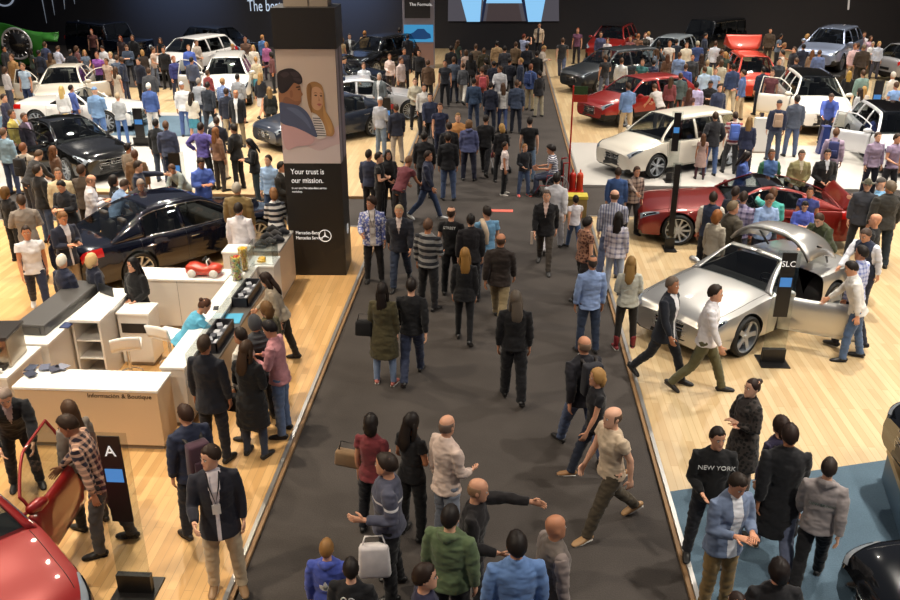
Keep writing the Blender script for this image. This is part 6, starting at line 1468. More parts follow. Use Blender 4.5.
for (x, y, hd, po, tp, tc, bc, lb, hr, hc, sx) in (
 (3, 46, 90, 'stand', 'jacket', '#2a2a30', '#22222a', 'visitor in charcoal jacket in front of the green display wing', 'short', DH, 'm'),
 (11, 54, 200, 'stand', 'jacket', '#a87830', '#c0b090', 'visitor in mustard jacket and beige trousers below the round dial', 'short', '#5a3c24', 'm'),
 (4, 67, 30, 'stand', 'jumper', '#d0c4c0', '#4a4c5c', 'visitor in off white top at the left edge', 'bob', BH, 'f'),
 (20, 62, 340, 'stand', 'jumper', '#2a2a38', '#8a2c50', 'visitor in dark top with magenta trousers at left', 'short', DH, 'f'),
 (29, 63, 190, 'stand', 'tee', '#a8bcd0', '#26345c', 'visitor in pale blue t-shirt and navy trousers at left', 'short', '#6a4c34', 'm'),
 (38, 50, 10, 'stand', 'jacket', '#1c2438', '#1e2233', 'visitor in midnight blue jacket right of the round dial', 'short', DH, 'm'),
 (44, 42, 20, 'stand', 'jacket', '#3c4870', '#2c3048', 'visitor in denim blue coat behind the midnight blue jacket', 'short', BH, 'm'),
 (49, 53, 350, 'stand', 'jumper', '#7a5c3c', '#3a302a', 'visitor in caramel jumper behind the cream coupe', 'long', BH, 'f'),
 (58, 46, 20, 'phone', 'shirt', '#c8cce0', '#2c3046', 'visitor in lilac white shirt behind the cream coupe', 'short', BH, 'm'),
 (92, 52, 185, 'stand', 'tee', '#8c38a4', '#242230', 'visitor in vivid purple t-shirt behind the cream coupe', 'short', '#6a4030', 'm'),
 (106, 58, 200, 'stand', 'tee', '#c8a890', '#4a3c3c', 'visitor in beige pink t-shirt right of the purple t-shirt', 'short', BH, 'm'),
 (110, 52, 190, 'stand', 'jumper', '#b8b4b0', '#3c3c48', 'fair visitor in light grey behind the beige pink t-shirt', 'short', '#b09a70', 'm'),
 (116, 55, 350, 'stand', 'jumper', '#5c6c84', '#2c3040', 'visitor in steel grey jumper behind the cream coupe', 'short', BH, 'm'),
 (115, 67, 20, 'stand', 'dress', '#cdb89c', '#cdb89c', 'visitor in beige dress beside the cream coupe door', 'long', BH, 'f'),
 (120, 36, 180, 'stand', 'tee', '#3a2c30', '#1c1c24', 'red haired visitor in black behind the boxy off-road car', 'long', '#8a4024', 'f'),
 (132, 35, 190, 'stand', 'jacket', '#17171b', '#17171b', 'visitor in black jacket right of the boxy off-road car', 'short', '#4a3424', 'm'),
 (91, 29, 180, 'stand', 'tee', '#5c2c28', '#1c1c24', 'visitor in dark red top behind the boxy off-road car', 'short', '#7a3c28', 'm'),
 (148, 68, 350, 'stand', 'jacket', '#4c4c50', '#26262c', 'visitor in grey jacket below the beige shirt', 'short', BH, 'm'),
 (153, 47, 90, 'reach', 'tee', '#cfb09a', '#6c7890', 'visitor in beige t-shirt with outstretched arms and pale jeans', 'short', '#4a3628', 'm'),
 (163, 47, 180, 'stand', 'jacket', '#16161a', '#16161a', 'visitor in black at the back wall left of the dark hatchback', 'short', DH, 'm'),
 (178, 39, 180, 'stand', 'tank', '#15151a', '#17171c', 'visitor in black sleeveless top against the back wall', 'long', '#4a3020', 'f'),
 (173, 56, 120, 'stand', 'jumper', '#28307c', '#2c3450', 'visitor in royal navy jumper and jeans left of the white estate', 'short', '#8a5034', 'm'),
 (188, 45, 150, 'stand', 'jacket', '#1c54c4', '#2c3450', 'visitor in bright blue jacket left of the white estate', 'short', '#8a5c38', 'm'),
 (191, 57, 10, 'stand', 'jumper', '#4c546c', '#2c3040', 'visitor in slate jumper in front of the bright blue jacket', 'short', DH, 'm'),
 (207, 70, 20, 'stand', 'jumper', '#8c1c20', '#2c2c34', 'visitor in red jumper beside the white estate door', 'short', BH, 'f'),
 (245, 37, 160, 'stand', 'tee', '#6a4a38', '#26242a', 'visitor in brown t-shirt behind the white estate', 'short', '#6a3c28', 'm'),
 (253, 45, 170, 'stand', 'jumper', '#d8ccbc', '#5a4c48', 'visitor in ivory jumper behind the white estate', 'long', '#b08c50', 'f'),
 (262, 35, 30, 'stand', 'jacket', '#2c6cb0', '#2c3040', 'visitor in clear blue jacket far back by the pillar', 'short', '#a07040', 'm'),
 (266, 42, 190, 'stand', 'jumper', '#b0508c', '#3a2c3c', 'visitor in pink magenta top by the pillar', 'bob', '#8a6440', 'f'),
 (70, 85, 30, 'stand', 'jumper', '#3454a8', '#2c3460', 'visitor in blue top in front of the cream coupe', 'short', DH, 'f'),
 (61, 86, 350, 'stand', 'jumper', '#e4e4e4', '#8c8c94', 'blond visitor in white in front of the cream coupe', 'long', '#c8a868', 'f'),
 (138, 58, 200, 'stand', 'jacket', '#1a1e30', '#1a1c28', 'visitor in blue black jacket right of the boxy off-road car', 'short', DH, 'm'),
 (126, 45, 170, 'phone', 'jumper', '#3c4c64', '#1a1c28', 'visitor in grey blue holding a tablet by the boxy car', 'short', BH, 'm'),
): P_(x, y, hd, po, tp, tc, bc, lb, hr, hc, sx, inner=tc)
# ---- right side, around the silver roadster and the dark red coupe
P_(714, 192, 18, 'stand', 'gilet', '#202a44', '#1c1e28', 'man in navy gilet with pale sleeves beside the dark red coupe', 'short', '#2c2018', inner='#cfc4b4')
P_(735, 205, 62, 'pocket', 'jacket', '#4c4436', '#3a342e', 'grey haired man in olive brown jacket by the silver roadster windscreen', 'short', '#6a5a44', inner='#4c4436', wide=1.1)
P_(739, 188, 40, 'stand', 'jumper', '#1e2438', '#22242e', 'man in navy jumper by the dark red coupe door', 'short', '#2c2019')
P_(758, 191, 30, 'stand', 'shirt', '#a094b4', '#3a3a4c', 'man in purple plaid shirt by the dark red coupe', 'short', '#33251c', tc2='#4c4470', pat='plaid')
P_(770, 222, 50, 'stand', 'jumper', '#a89c88', '#3a342e', 'woman with auburn hair in taupe jumper behind the raised boot', 'bob', '#8a5428', 'f')
P_(770, 190, 15, 'reach', 'jumper', '#2cb0a4', '#2c3440', 'person in turquoise top touching the dark red coupe roof', 'short', '#5a3c28')
P_(785, 199, 170, 'phone', 'shirt', '#84a4d4', '#2c3246', 'man in light blue shirt between dark red coupe and raised boot', 'short', '#4a3426')
P_(811, 187, 200, 'stand', 'tee', '#20307c', '#222a44', 'boy in dark blue t-shirt behind the raised boot', 'short', '#3a2519', h=1.55)
P_(806, 202, 190, 'phone', 'jumper', '#2444b8', '#222a44', 'boy in royal blue jumper in front of the dark blue t-shirt', 'short', '#1a1311', h=1.45)
P_(813, 216, 230, 'lean', 'jacket', '#3c4428', '#2c2c24', 'man in olive green jacket stooping over the raised boot', 'short', '#3a281c', inner='#3c4428')
P_(848, 224, 235, 'touch', 'gilet', '#232c46', '#26283a', 'bearded man in navy gilet with white sleeves at the roadster boot', 'short', '#4a3c34', inner='#e4e6f0', wide=1.1)
P_(877, 214, 300, 'fold', 'jumper', '#1b1b1e', '#22222a', 'bald man in black jumper behind the check shirt with bag', 'bald', wide=1.05)
P_(863, 246, 320, 'carry', 'shirt', '#c4ccec', '#1f2232', 'man in blue white check shirt carrying a black gift bag', 'short', '#1d1613', tc2='#5c70c0', pat='check')
P_(850, 261, 285, 'touch', 'shirt', '#e4e0da', '#40608c', 'man in white shirt and blue jeans at the open roadster door', 'short', '#1b1512')
P_(881, 178, 280, 'reach', 'jumper', '#5c9cc8', '#2c2a30', 'man in pale blue sleeves reaching to the coupe boot', 'cap', '#5a5450')
P_(886, 180, 350, 'stand', 'jacket', '#34322e', '#23303c', 'big man in dark grey jacket at the right edge', 'short', '#6a5c4c', wide=1.18, inner='#34322e', h=1.82)
P_(749, 152, 100, 'phone', 'jacket', '#2050a8', '#22283c', 'woman in blue jacket holding a tablet in front of the white floor', 'long', '#1f1714', 'f', inner='#2050a8')
P_(777, 151, 180, 'stand', 'gilet', '#2c5c98', '#2c3040', 'man in blue gilet with green sleeves behind the dark red coupe', 'short', '#4a3c30', inner='#2c6c4c')
P_(808, 155, 178, 'front', 'jacket', '#8a8250', '#4a4432', 'man in khaki jacket behind the dark red coupe', 'short', '#4a3e34', inner='#c8bc9c')
P_(833, 153, 180, 'front', 'jacket', '#1d1d1f', '#20202a', 'man in black jacket left of the raised coupe boot lid', 'short', '#241a16', inner='#c8ccd4')
P_(637, 167, 160, 'point', 'shirt', '#a08878', '#2c2a30', 'boy in brown plaid shirt pointing at the dark red coupe', 'short', '#4a3426', tc2='#4a3c3c', pat='plaid', h=1.6)
P_(622, 167, 10, 'stand', 'jumper', '#1c4c8c', '#22345c', 'boy in blue jumper beside the brown plaid shirt', 'short', '#33241a', h=1.6)
P_(704, 134, 5, 'stand', 'dress', '#a8867c', '#4c2430', 'girl in brown pink dress and dark tights by the white hatchback', 'long', '#5a3a26', 'f', h=1.25, tc2='#c8607c', pat=None, bot='slim')
P_(716, 112, 350, 'pocket', 'jacket', '#24242a', '#34568c', 'man in black jacket and blue jeans by the white hatchback', 'short', '#3a281c', inner='#24242a')
P_(736, 112, 5, 'stand2', 'tee', '#a83c44', '#3a3a3e', 'man in red and white striped t-shirt behind the white hatchback', 'short', '#33241a', tc2='#d8c8c8', pat='stripe')
P_(750, 117, 20, 'stand', 'jacket', '#1c2444', '#1e2032', 'woman in navy jacket with long blond brown hair on white floor', 'long', '#7a5c38', 'f', inner='#1c2444')
P_(780, 100, 8, 'stand', 'jumper', '#242c48', '#3c465c', 'person in cap and navy jumper with a tan backpack', 'cap', '#33343c')
P_(798, 95, 2, 'stand', 'jacket', '#4a5264', '#48587c', 'man in slate jacket and blue jeans standing on the white floor', 'short', '#1f1815', inner='#4a5264', h=1.84)
P_(837, 128, 20, 'stand', 'shirt', '#b098b4', '#3a3c50', 'man in pale purple shirt with blue backpack by the silver estate', 'short', '#6a4c38')
P_(884, 133, 170, 'stand', 'shirt', '#94809c', '#262838', 'man in mauve shirt at the right edge in front of the estate', 'short', '#4a3628')
P_(893, 133, 160, 'stand2', 'tee', '#8c7898', '#1f2028', 'man in grey purple t-shirt cut by the right edge', 'short', '#33241b')
P_(832, 94, 200, 'lean', 'jacket', '#1e50c0', '#26283a', 'person in vivid blue jacket bending by the estate door', 'short', '#4a3c34', inner='#1e50c0')
P_(853, 86, 40, 'stand', 'jumper', '#c8bcae', '#4a4440', 'blond woman in pale top behind the silver estate', 'long', '#a8824c', 'f')
P_(864, 90, 320, 'stand', 'jumper', '#b8b8b8', '#3a3a44', 'dark haired woman in grey behind the silver estate', 'long', '#2c1f18', 'f')
P_(875, 180, 200, 'stand', 'jacket', '#3a3c44', '#26282e', 'man in flat cap behind the big man in dark grey', 'hat', '#54503c', inner='#3a3c44')
for (x, y, hd, po, tp, tc, bc, lb, hr, hc, sx, kw) in (
 (606, 55, 350, 'stand2', 'tee', '#2c2c30', '#5c6880', 'visitor in black and grey top by the dark grey estate', 'short', BH, 'm', {}),
 (622, 58, 20, 'stand', 'shirt', '#dfe0dc', '#3c4450', 'visitor in white shirt by the dark grey estate', 'short', BH, 'm', {}),
 (629, 83, 352, 'stand2', 'shirt', '#5c80b4', '#c4a87c', 'visitor in blue shirt and sand trousers by the red crossover', 'short', '#33241a', 'm', {}),
 (643, 59, 200, 'stand', 'tee', '#2c6c6c', '#3a3c3c', 'visitor in teal t-shirt behind the red crossover', 'short', BH, 'm', {}),
 (654, 60, 20, 'stand', 'jacket', '#26304c', '#2c3040', 'visitor in navy coat behind the red crossover', 'short', DH, 'f', {}),
 (654, 84, 330, 'lean', 'tee', '#b8b0ac', '#3c3c44', 'visitor in pale grey top stooping by the red crossover', 'short', BH, 'm', {}),
 (668, 54, 0, 'stand', 'jacket', '#5c3c28', '#3a2c22', 'visitor with very long brown hair behind the red crossover', 'long', '#4a2c1c', 'f', {}),
 (670, 41, 190, 'stand', 'tee', '#dccfc4', '#4a3c38', 'visitor in off white t-shirt right of the silver hatchback', 'short', '#8a5c40', 'm', {}),
 (661, 40, 10, 'stand', 'tank', '#17171b', '#1c1c22', 'visitor in black vest right of the silver hatchback', 'bob', DH, 'f', {}),
 (677, 39, 30, 'stand', 'jumper', '#2c3444', '#1c1e26', 'visitor in dark blue between the black vest and ivory coat', 'short', DH, 'm', {}),
 (687, 42, 170, 'stand', 'jacket', '#d8ccb4', '#c8bca0', 'visitor in ivory coat in the right crowd', 'short', BH, 'm', {}),
 (698, 41, 0, 'stand', 'jumper', '#24407c', '#26304c', 'visitor in strong blue jumper in the right crowd', 'short', '#a8a08c', 'm', dict(wide=1.12)),
 (716, 41, 30, 'stand', 'shirt', '#d4dae8', '#3c4458', 'visitor in bluish white shirt in the right crowd', 'short', BH, 'm', {}),
 (702, 54, 350, 'stand', 'jacket', '#3c2a20', '#2c221c', 'visitor with long dark brown hair and brown coat in right crowd', 'long', '#33221a', 'f', {}),
 (684, 64, 20, 'stand', 'jumper', '#2c4ca4', '#26304c', 'visitor in cobalt blue jumper behind the white hatchback', 'short', BH, 'm', {}),
 (699, 67, 340, 'stand', 'shirt', '#a8c4e0', '#3c4458', 'visitor in sky blue shirt behind the white hatchback', 'short', BH, 'm', {}),
 (697, 82, 10, 'stand', 'jumper', '#b4a8d4', '#3c4458', 'visitor in lilac jumper behind the white hatchback', 'short', DH, 'm', {}),
 (711, 81, 190, 'phone', 'jacket', '#19191d', '#1c1e26', 'visitor in black jacket behind the white hatchback tail', 'short', DH, 'm', {}),
 (720, 84, 160, 'stand', 'jacket', '#26304e', '#22283c', 'visitor in dark blue coat behind the white hatchback tail', 'short', DH, 'm', {}),
 (675, 72, 10, 'stand', 'jacket', '#4c5c5c', '#34383c', 'visitor in grey green jacket behind the red crossover tail', 'short', BH, 'm', {}),
 (734, 64, 2, 'stand', 'jacket', '#28406c', '#c8bca4', 'visitor in petrol blue jacket and cream trousers', 'short', DH, 'm', {}),
 (744, 70, 300, 'stand2', 'shirt', '#3c60a0', '#b8a484', 'visitor in mid blue shirt and khaki trousers', 'short', '#33241a', 'm', {}),
 (732, 38, 180, 'stand', 'jacket', '#141418', '#141418', 'visitor in black left of the raised orange tailgate', 'short', BH, 'm', {}),
 (716, 68, 200, 'stand', 'tee', '#90acd8', '#3c4458', 'visitor in powder blue t-shirt in the right crowd', 'short', BH, 'f', {}),
 (722, 60, 20, 'stand', 'jumper', '#c8c0a8', '#5a5040', 'visitor in oatmeal jumper in the right crowd', 'bob', BH, 'f', {}),
 (764, 67, 350, 'stand', 'jacket', '#1c2a44', '#1c2233', 'visitor in dark navy jacket in front of the orange hatchback', 'short', DH, 'm', {}),
 (771, 28, 200, 'stand', 'jacket', '#4a3a2c', '#3a3028', 'visitor in brown coat standing against the dark wall at right', 'short', DH, 'm', {}),
 (786, 43, 90, 'reach', 'tee', '#6a5844', '#2c2c30', 'visitor in brown tee leaning into the orange hatchback', 'short', '#8a6440', 'm', {}),
 (795, 47, 250, 'stand', 'jacket', '#22242c', '#22242c', 'visitor in black coat left of the pale blue estate', 'short', BH, 'm', {}),
 (804, 44, 10, 'stand', 'jacket', '#1e2438', '#2c4c7c', 'visitor in navy jacket in front of the pale blue estate', 'short', DH, 'm', {}),
 (813, 50, 30, 'stand', 'jumper', '#8a6c50', '#4a3c30', 'visitor in camel jumper in front of the pale blue estate', 'long', '#6a4428', 'f', {}),
 (820, 50, 20, 'stand', 'jumper', '#4c6498', '#2c344c', 'visitor in dusty blue jumper above the white crossover', 'short', BH, 'm', {}),
 (828, 41, 170, 'stand', 'shirt', '#e0b8bc', '#c0a890', 'visitor in pink shirt in front of the pale blue estate', 'short', '#6a4430', 'm', {}),
 (841, 34, 30, 'stand', 'jacket', '#242c28', '#b8a484', 'visitor in dark green jacket right of the pale blue estate', 'short', DH, 'm', {}),
 (849, 43, 20, 'stand', 'jumper', '#26386c', '#2c3450', 'visitor in deep blue jumper right of the pale blue estate', 'short', BH, 'm', {}),
 (861, 44, 10, 'stand', 'jacket', '#3c3028', '#2c2824', 'visitor in dark brown coat near the right end of the wall', 'short', '#6a5c4c', 'm', dict(wide=1.12)),
 (865, 32, 190, 'stand', 'shirt', '#dcd8e0', '#4a4858', 'visitor in white shirt beside the dark brown coat', 'short', BH, 'm', {}),
 (871, 36, 170, 'stand', 'jumper', '#c89cb0', '#4a4858', 'visitor in rose top beside the dark brown coat', 'long', BH, 'f', {}),
 (876, 42, 185, 'phone', 'shirt', '#e8e6e4', '#4c4440', 'visitor in white blouse near the grey hatchback', 'short', '#a89880', 'f', {}),
 (888, 41, 190, 'stand', 'shirt', '#c8d0e4', '#4c4c5c', 'blond visitor in pale blouse near the grey hatchback', 'bob', '#b8945c', 'f', {}),
 (894, 72, 340, 'stand', 'shirt', '#dcd4c8', '#5a5048', 'grey haired visitor in cream shirt at the right edge', 'short', '#c8c0b4', 'm', {}),
 (897, 82, 350, 'stand', 'tee', '#6c9cdc', '#3c4c70', 'visitor in light blue check tee at the right edge', 'short', BH, 'm', {}),
 (850, 71, 20, 'stand', 'jacket', '#1c1b1e', '#22222a', 'blond visitor in black jacket behind the white crossover', 'long', '#a8843c', 'f', {}),
 (864, 70, 350, 'stand', 'jumper', '#7c9c94', '#3a4444', 'visitor in sage green top by the stand with lit display', 'short', BH, 'm', {}),
 (608, 38, 190, 'stand', 'tee', '#e0d8dc', '#3c3c48', 'visitor in white tee by the red estate', 'bob', BH, 'f', {}),
 (601, 32, 180, 'stand', 'jumper', '#3c4470', '#26283a', 'visitor in blue jumper behind the red estate', 'short', BH, 'm', {}),
 (631, 36, 200, 'stand', 'jumper', '#7c3c40', '#3a3034', 'visitor in wine jumper right of the red estate', 'short', BH, 'f', {}),
 (638, 34, 10, 'stand', 'jacket', '#1c1e28', '#1c1e26', 'visitor in black jacket right of the red estate', 'short', DH, 'm', {}),
 (646, 34, 30, 'stand', 'jumper', '#7a4c2c', '#3a302c', 'visitor in copper jumper behind the silver hatchback', 'short', '#8a5430', 'm', {}),
 (654, 33, 180, 'stand', 'jumper', '#3a342c', '#2a2c2c', 'visitor in dark khaki behind the silver hatchback', 'short', '#6a4030', 'm', {}),
 (578, 28, 200, 'stand', 'tee', '#6c3c5c', '#2c2833', 'visitor in plum t-shirt left of the red estate', 'short', '#8a4c34', 'm', {}),
 (690, 88, 30, 'stand', 'dress', '#54302c', '#2c2428', 'visitor in dark maroon dress behind the white hatchback', 'long', '#4a2c20', 'f', {}),
 (660, 74, 20, 'stand', 'jumper', '#7c2c34', '#2c2428', 'visitor in crimson jumper beside the red crossover tail', 'long', BH, 'f', {}),
 (773, 70, 200, 'stand', 'tee', '#8c4048', '#4a4458', 'visitor in raspberry t-shirt left of the white crossover', 'short', BH, 'm', {}),
 (780, 58, 180, 'stand', 'jumper', '#30343c', '#22252c', 'visitor in graphite jumper left of the white crossover', 'short', DH, 'm', {}),
 (708, 60, 10, 'stand', 'jumper', '#9cb0a0', '#4c5450', 'visitor in pale green jumper in the right crowd', 'short', '#a08c70', 'f', {}),
 (693, 54, 200, 'stand', 'jumper', '#36383e', '#26282e', 'visitor in anthracite jumper in the right crowd', 'short', DH, 'm', {}),
 (680, 52, 30, 'stand', 'jumper', '#6c88b8', '#3c4458', 'visitor in periwinkle jumper in the right crowd', 'short', BH, 'm', {}),
): P_(x, y, hd, po, tp, tc, bc, lb, hr, hc, sx, inner=tc, **kw)
# ---- more visitors in the densest parts of the far crowd
_extra = [(66, 52), (76, 46), (84, 50), (101, 46), (121, 57), (142, 50), (30, 48), (196, 40), (232, 44), (271, 52), (640, 46), (664, 33), (706, 33), (727, 50), (739, 52), (756, 50), (797, 58), (808, 34), (782, 34), (500, 66), (521, 58), (486, 58), (458, 40), (545, 46)]
_cols = [('#1d1f2a', 'inky'), ('#3a2f2a', 'umber'), ('#5a6a80', 'pewter'), ('#b8a898', 'sand'), ('#222c44', 'indigo'), ('#6a3434', 'brick red'), ('#34443c', 'forest green'), ('#c8c8cc', 'silver white')]
_where = {0: 'at the far left back', 1: 'left of the pillar at the back', 2: 'in the far aisle', 3: 'behind the white hatchback', 4: 'at the far right back'}
for i, (x, y) in enumerate(_extra):
    c, n = _cols[(i * 5) % 8]; w = _where[0 if x < 150 else 1 if x < 300 else 2 if x < 560 else 3 if x < 715 else 4]
    st = ['jacket', 'jumper', 'tee', 'coat'][i % 4]; hr = ['short', 'short', 'long', 'bob'][(i * 3) % 4]
    P_(x, y, (i * 67) % 360, ['stand', 'stand2', 'front', 'phone', 'side'][i % 5], st, c, ['#1c1e26', '#2c3450', '#3a342e'][i % 3],
       'visitor in %s %s with %s hair %s' % (n, {'tee': 't-shirt'}.get(st, st), {'short': 'short', 'long': 'long', 'bob': 'chin length'}[hr], w), hr, [DH, BH, LH][i % 3], 'f' if hr != 'short' else 'm', inner=c)
# ---- nobody stands inside a car, a counter or another visitor: small sideways steps settle the crowd
_rects = []
for r, C in CARS_BUILT: _rects.append((r.location.x, r.location.y, r.rotation_euler.z, C.W / 2 + .16, C.L / 2 + .12, 0))
for o in list(bpy.data.objects):
    if o.parent is None and o.get('category') in ('counter', 'cabinet', 'shelf', 'pedestal', 'stand', 'pillar', 'stool', 'plinth', 'podium', 'bin', 'extinguisher post', 'information stand', 'totem'):
        ms = [c for c in o.children if c.type == 'MESH']
        xs = [v[k] for c in ms for v in c.bound_box for k in (0,)]; ys = [v[1] for c in ms for v in c.bound_box]
        if not xs: continue
        cx, cy = (min(xs) + max(xs)) / 2, (min(ys) + max(ys)) / 2; p = Matrix.Rotation(o.rotation_euler.z, 3, 'Z') @ Vector((cx, cy, 0)) + o.location
        _rects.append((p.x, p.y, o.rotation_euler.z, (max(xs) - min(xs)) / 2 + .14, (max(ys) - min(ys)) / 2 + .14, 1))
_st = {o.name: o.location.copy() for o in PEOPLE}
for it in range(60):
    mv = 0
    for o in PEOPLE:
        if o is seatw or o is spk: continue
        for cx, cy, a, hw, hl, k in _rects:
            dx, dy = o.location.x - cx, o.location.y - cy; c, s = math.cos(-a), math.sin(-a); lx, ly = dx * c - dy * s, dx * s + dy * c
            if abs(lx) < hw and abs(ly) < hl:
                px_, py_ = hw - abs(lx), hl - abs(ly)
                if px_ < py_: lx = math.copysign(hw + .01, lx)
                else: ly = math.copysign(hl + .01, ly)
                c, s = math.cos(a), math.sin(a); o.location.x = cx + lx * c - ly * s; o.location.y = cy + lx * s + ly * c; mv += 1
    for i, o in enumerate(PEOPLE):
        for q in PEOPLE[i + 1:]:
            d = (q.location - o.location).xy; L = d.length; need = .44 if o.location.y < 25 else .42
            if L < need and q is not spk and o is not spk:
                if L < 1e-4: d = Vector((.01, 0)); L = .01
                d = d / L * (need - L) * .5; mv += 1
                if o is seatw: q.location.xy += d * 2
                elif q is seatw: o.location.xy -= d * 2
                else: o.location.xy -= d; q.location.xy += d
    if not mv: break
for o in PEOPLE:
    if o is spk: continue
    fz = floor_z(o.location.x, o.location.y)
    if o is not seatw: o.location.z = fz - (.05 if 'leaning on the side counter' in o['label'] else 0)
if globals().get('DEBUG_MOVES', False):
    for o in PEOPLE:
        d = (o.location - _st[o.name]).xy.length
        if d > .35: print('MOVED', file=open('/workdir/t/moved.txt','a'), *( o['label'][:60], tuple(round(v, 2) for v in _st[o.name]), '->', tuple(round(v, 2) for v in o.location), round(d, 2)))
# ============================================================ things carried, marks on clothes
def local(o, p): return o.matrix_basis @ Vector(p)
def near_person(label_start):
    for o in PEOPLE:
        if o['label'].startswith(label_start): return o
    raise KeyError(label_start)
def bag(name, who, off, size, color, label, cat='bag', soft=.03, strap=True, rz=0):
    o = near_person(who); sc = o.scale[2]; M = Matrix.LocRotScale(o.location, o.rotation_euler, Vector((sc, sc, sc)))
    r = empty(name, M @ Vector(off), o.rotation_euler.z + rz, label, cat); m = fabric(color); w, d, h = size
    bm = bmesh.new(); box(bm, -w / 2, w / 2, -d / 2, d / 2, -h / 2, h / 2, bev=min(soft, d * .35)); 
    for v in bm.verts: v.co.x *= 1 - .12 * (v.co.z / h + .5)
    obj('bag_body', bm, m, r, True)
    if strap:
        bm = bmesh.new()
        if name == 'backpack':
            for s in (-1, 1): tube(bm, [Vector((s * w * .3, d * .4, h * .45)), Vector((s * w * .34, d * .4 + .07, h * .55)), Vector((s * w * .36, d * .4 + .05, h * .3))], [(.022, .008)] * 3, n=6)
        else: tube(bm, [Vector((-w * .35, 0, h * .45)), Vector((-w * .25, 0, h * .45 + .12)), Vector((w * .25, 0, h * .45 + .12)), Vector((w * .35, 0, h * .45))], [.010] * 4, n=6)
        obj('strap', bm, mat('strap', '#2a2422', .6) if name != 'plastic_bag' else m, r, True)
    if name == 'backpack':
        bm = bmesh.new(); box(bm, -w * .32, w * .32, -d / 2 - .035, -d / 2 + .01, -h * .38, h * .02, bev=.012); obj('front_pocket', bm, m, r, True)
    return r
BK = dict(cat='backpack')
bag('backpack', 'man in red and white striped', (0, -.21, 1.22), (.28, .15, .42), '#2a5cc0', 'blue backpack on the man in striped t-shirt', **BK)
bag('backpack', 'man in beige jumper with a black', (0, -.22, 1.20), (.28, .15, .42), '#17171b', 'black backpack on the man in beige jumper', **BK)
bag('backpack', 'person in cap and navy', (0, -.21, 1.20), (.26, .14, .38), '#a8886c', 'tan backpack on the person in navy jumper and cap', **BK)
bag('backpack', 'man in pale purple shirt', (0, -.21, 1.22), (.28, .15, .42), '#26306c', 'navy blue backpack on the man in pale purple shirt', **BK)
bag('backpack', 'visitor in rust top', (0, -.22, 1.22), (.26, .14, .40), '#c42838', 'bright red backpack in the far aisle crowd', **BK)
bag('backpack', 'visitor in blue top and tan', (0, -.21, 1.22), (.26, .14, .40), '#1c3c7c', 'dark blue backpack near the podium', **BK)
bag('backpack', 'dark haired woman in dark purple', (-.02, -.22, 1.16), (.30, .17, .42), '#141416', 'large black backpack on the woman in dark purple', **BK)
bag('backpack', 'man in navy jacket with a backpack', (0, -.22, 1.16), (.27, .15, .40), '#4a2c3c', 'dark plum backpack beside the cream counter', **BK)
bag('backpack', 'balding man in black jacket and jeans', (0, -.23, 1.22), (.28, .15, .42), '#26262e', 'dark backpack on the balding man in black jacket', **BK)
bag('handbag', 'woman in dark red top', (-.34, .06, 1.02), (.34, .12, .20), '#8a6a44', 'tan leather handbag held by the woman in dark red', 'handbag')
bag('shoulder_bag', 'woman in olive parka', (-.30, -.04, .98), (.28, .13, .24), '#141316', 'black shoulder bag of the woman in olive parka', 'handbag')
bag('handbag', 'woman in black jacket with a dark red', (.28, .0, .85), (.26, .12, .26), '#6c1c28', 'dark red bag of the woman by the pillar', 'handbag')
bag('handbag', 'woman with long hair in black coat', (-.3, .0, .78), (.26, .12, .24), '#1a1a1e', 'black handbag of the woman in black coat', 'handbag')
pb = bag('plastic_bag', 'stocky man in navy', (-.20, .16, .60), (.34, .12, .40), '#e4dcdc', 'white plastic carrier bag with purple print', 'carrier bag', soft=.05, rz=math.pi / 2)
bm = bmesh.new(); box(bm, -.12, .06, -.066, -.060, -.02, .02); box(bm, -.10, .10, -.066, -.060, -.14, -.10); obj('print', bm, mat('print_purple', '#8a2c7c', .5), pb)
text('SUPREME', .06, (.063, 0, -.0), (math.pi / 2, 0, math.pi / 2), mat('print_purple', '#8a2c7c', .5), pb, 'print_lettering', 'CENTER', .001) if False else None
gbag = bag('gift_bag', 'man in blue white check', (.26, .10, .62), (.42, .14, .36), '#171517', 'black glossy gift bag with pale emblem carried at right', 'gift bag', soft=.005)
for sd in (-1, 1):
    bm = bmesh.new(); tube(bm, [Vector((-.1, sd * .073, .0)), Vector((0, sd * .074, -.03)), Vector((.1, sd * .073, .0))], [(.004, .006)] * 3, n=5); tube(bm, [Vector((-.07, sd * .074, .03)), Vector((.07, sd * .074, .03))], [(.004, .008)] * 2, n=5); obj('emblem', bm, mat('emblem_silver', '#c8c8cc', .4), gbag)
# lettering and emblem marks on clothes (children of the garment wearer)
def cloth_text(o, s, size, loc, back, col='#dcdcd8', name='shirt_lettering'):
    t = text(s, size, loc, (math.pi / 2, 0, 0 if back else math.pi), mat('cloth_print', col, .7), o, name, 'CENTER', .002); return t
cloth_text(nyk, 'NEW YORK', .075, (0, .155, 1.30), False)
cloth_text(bk1, 'STREET', .07, (0, -.165, 1.36), True)
cloth_text(num, '08', .16, (0, -.175, 1.30), True)
boy = near_person('boy in grey hoodie'); cloth_text(boy, 'NEW BROOK', .045, (0, -.195, 1.22), True, '#33483a')
bm = bmesh.new()   # three white leaves
for a, ln in ((-38, .11), (0, .13), (38, .11)):
    d = Vector((math.sin(R(a)), 0, math.cos(R(a)))); s = Vector((d.z, 0, -d.x)); c = Vector((0, -.185, 1.18))
    pts = [c + d * ln * q + s * .028 * math.sin(math.pi * q) for q in (0, .25, .5, .75, 1)] + [c + d * ln * q - s * .028 * math.sin(math.pi * q) for q in (.75, .5, .25)]
    bm.faces.new([bm.verts.new(p) for p in pts])
solid(obj('leaf_mark', bm, mat('cloth_print', '#dcdcd8', .7), kid), .003)
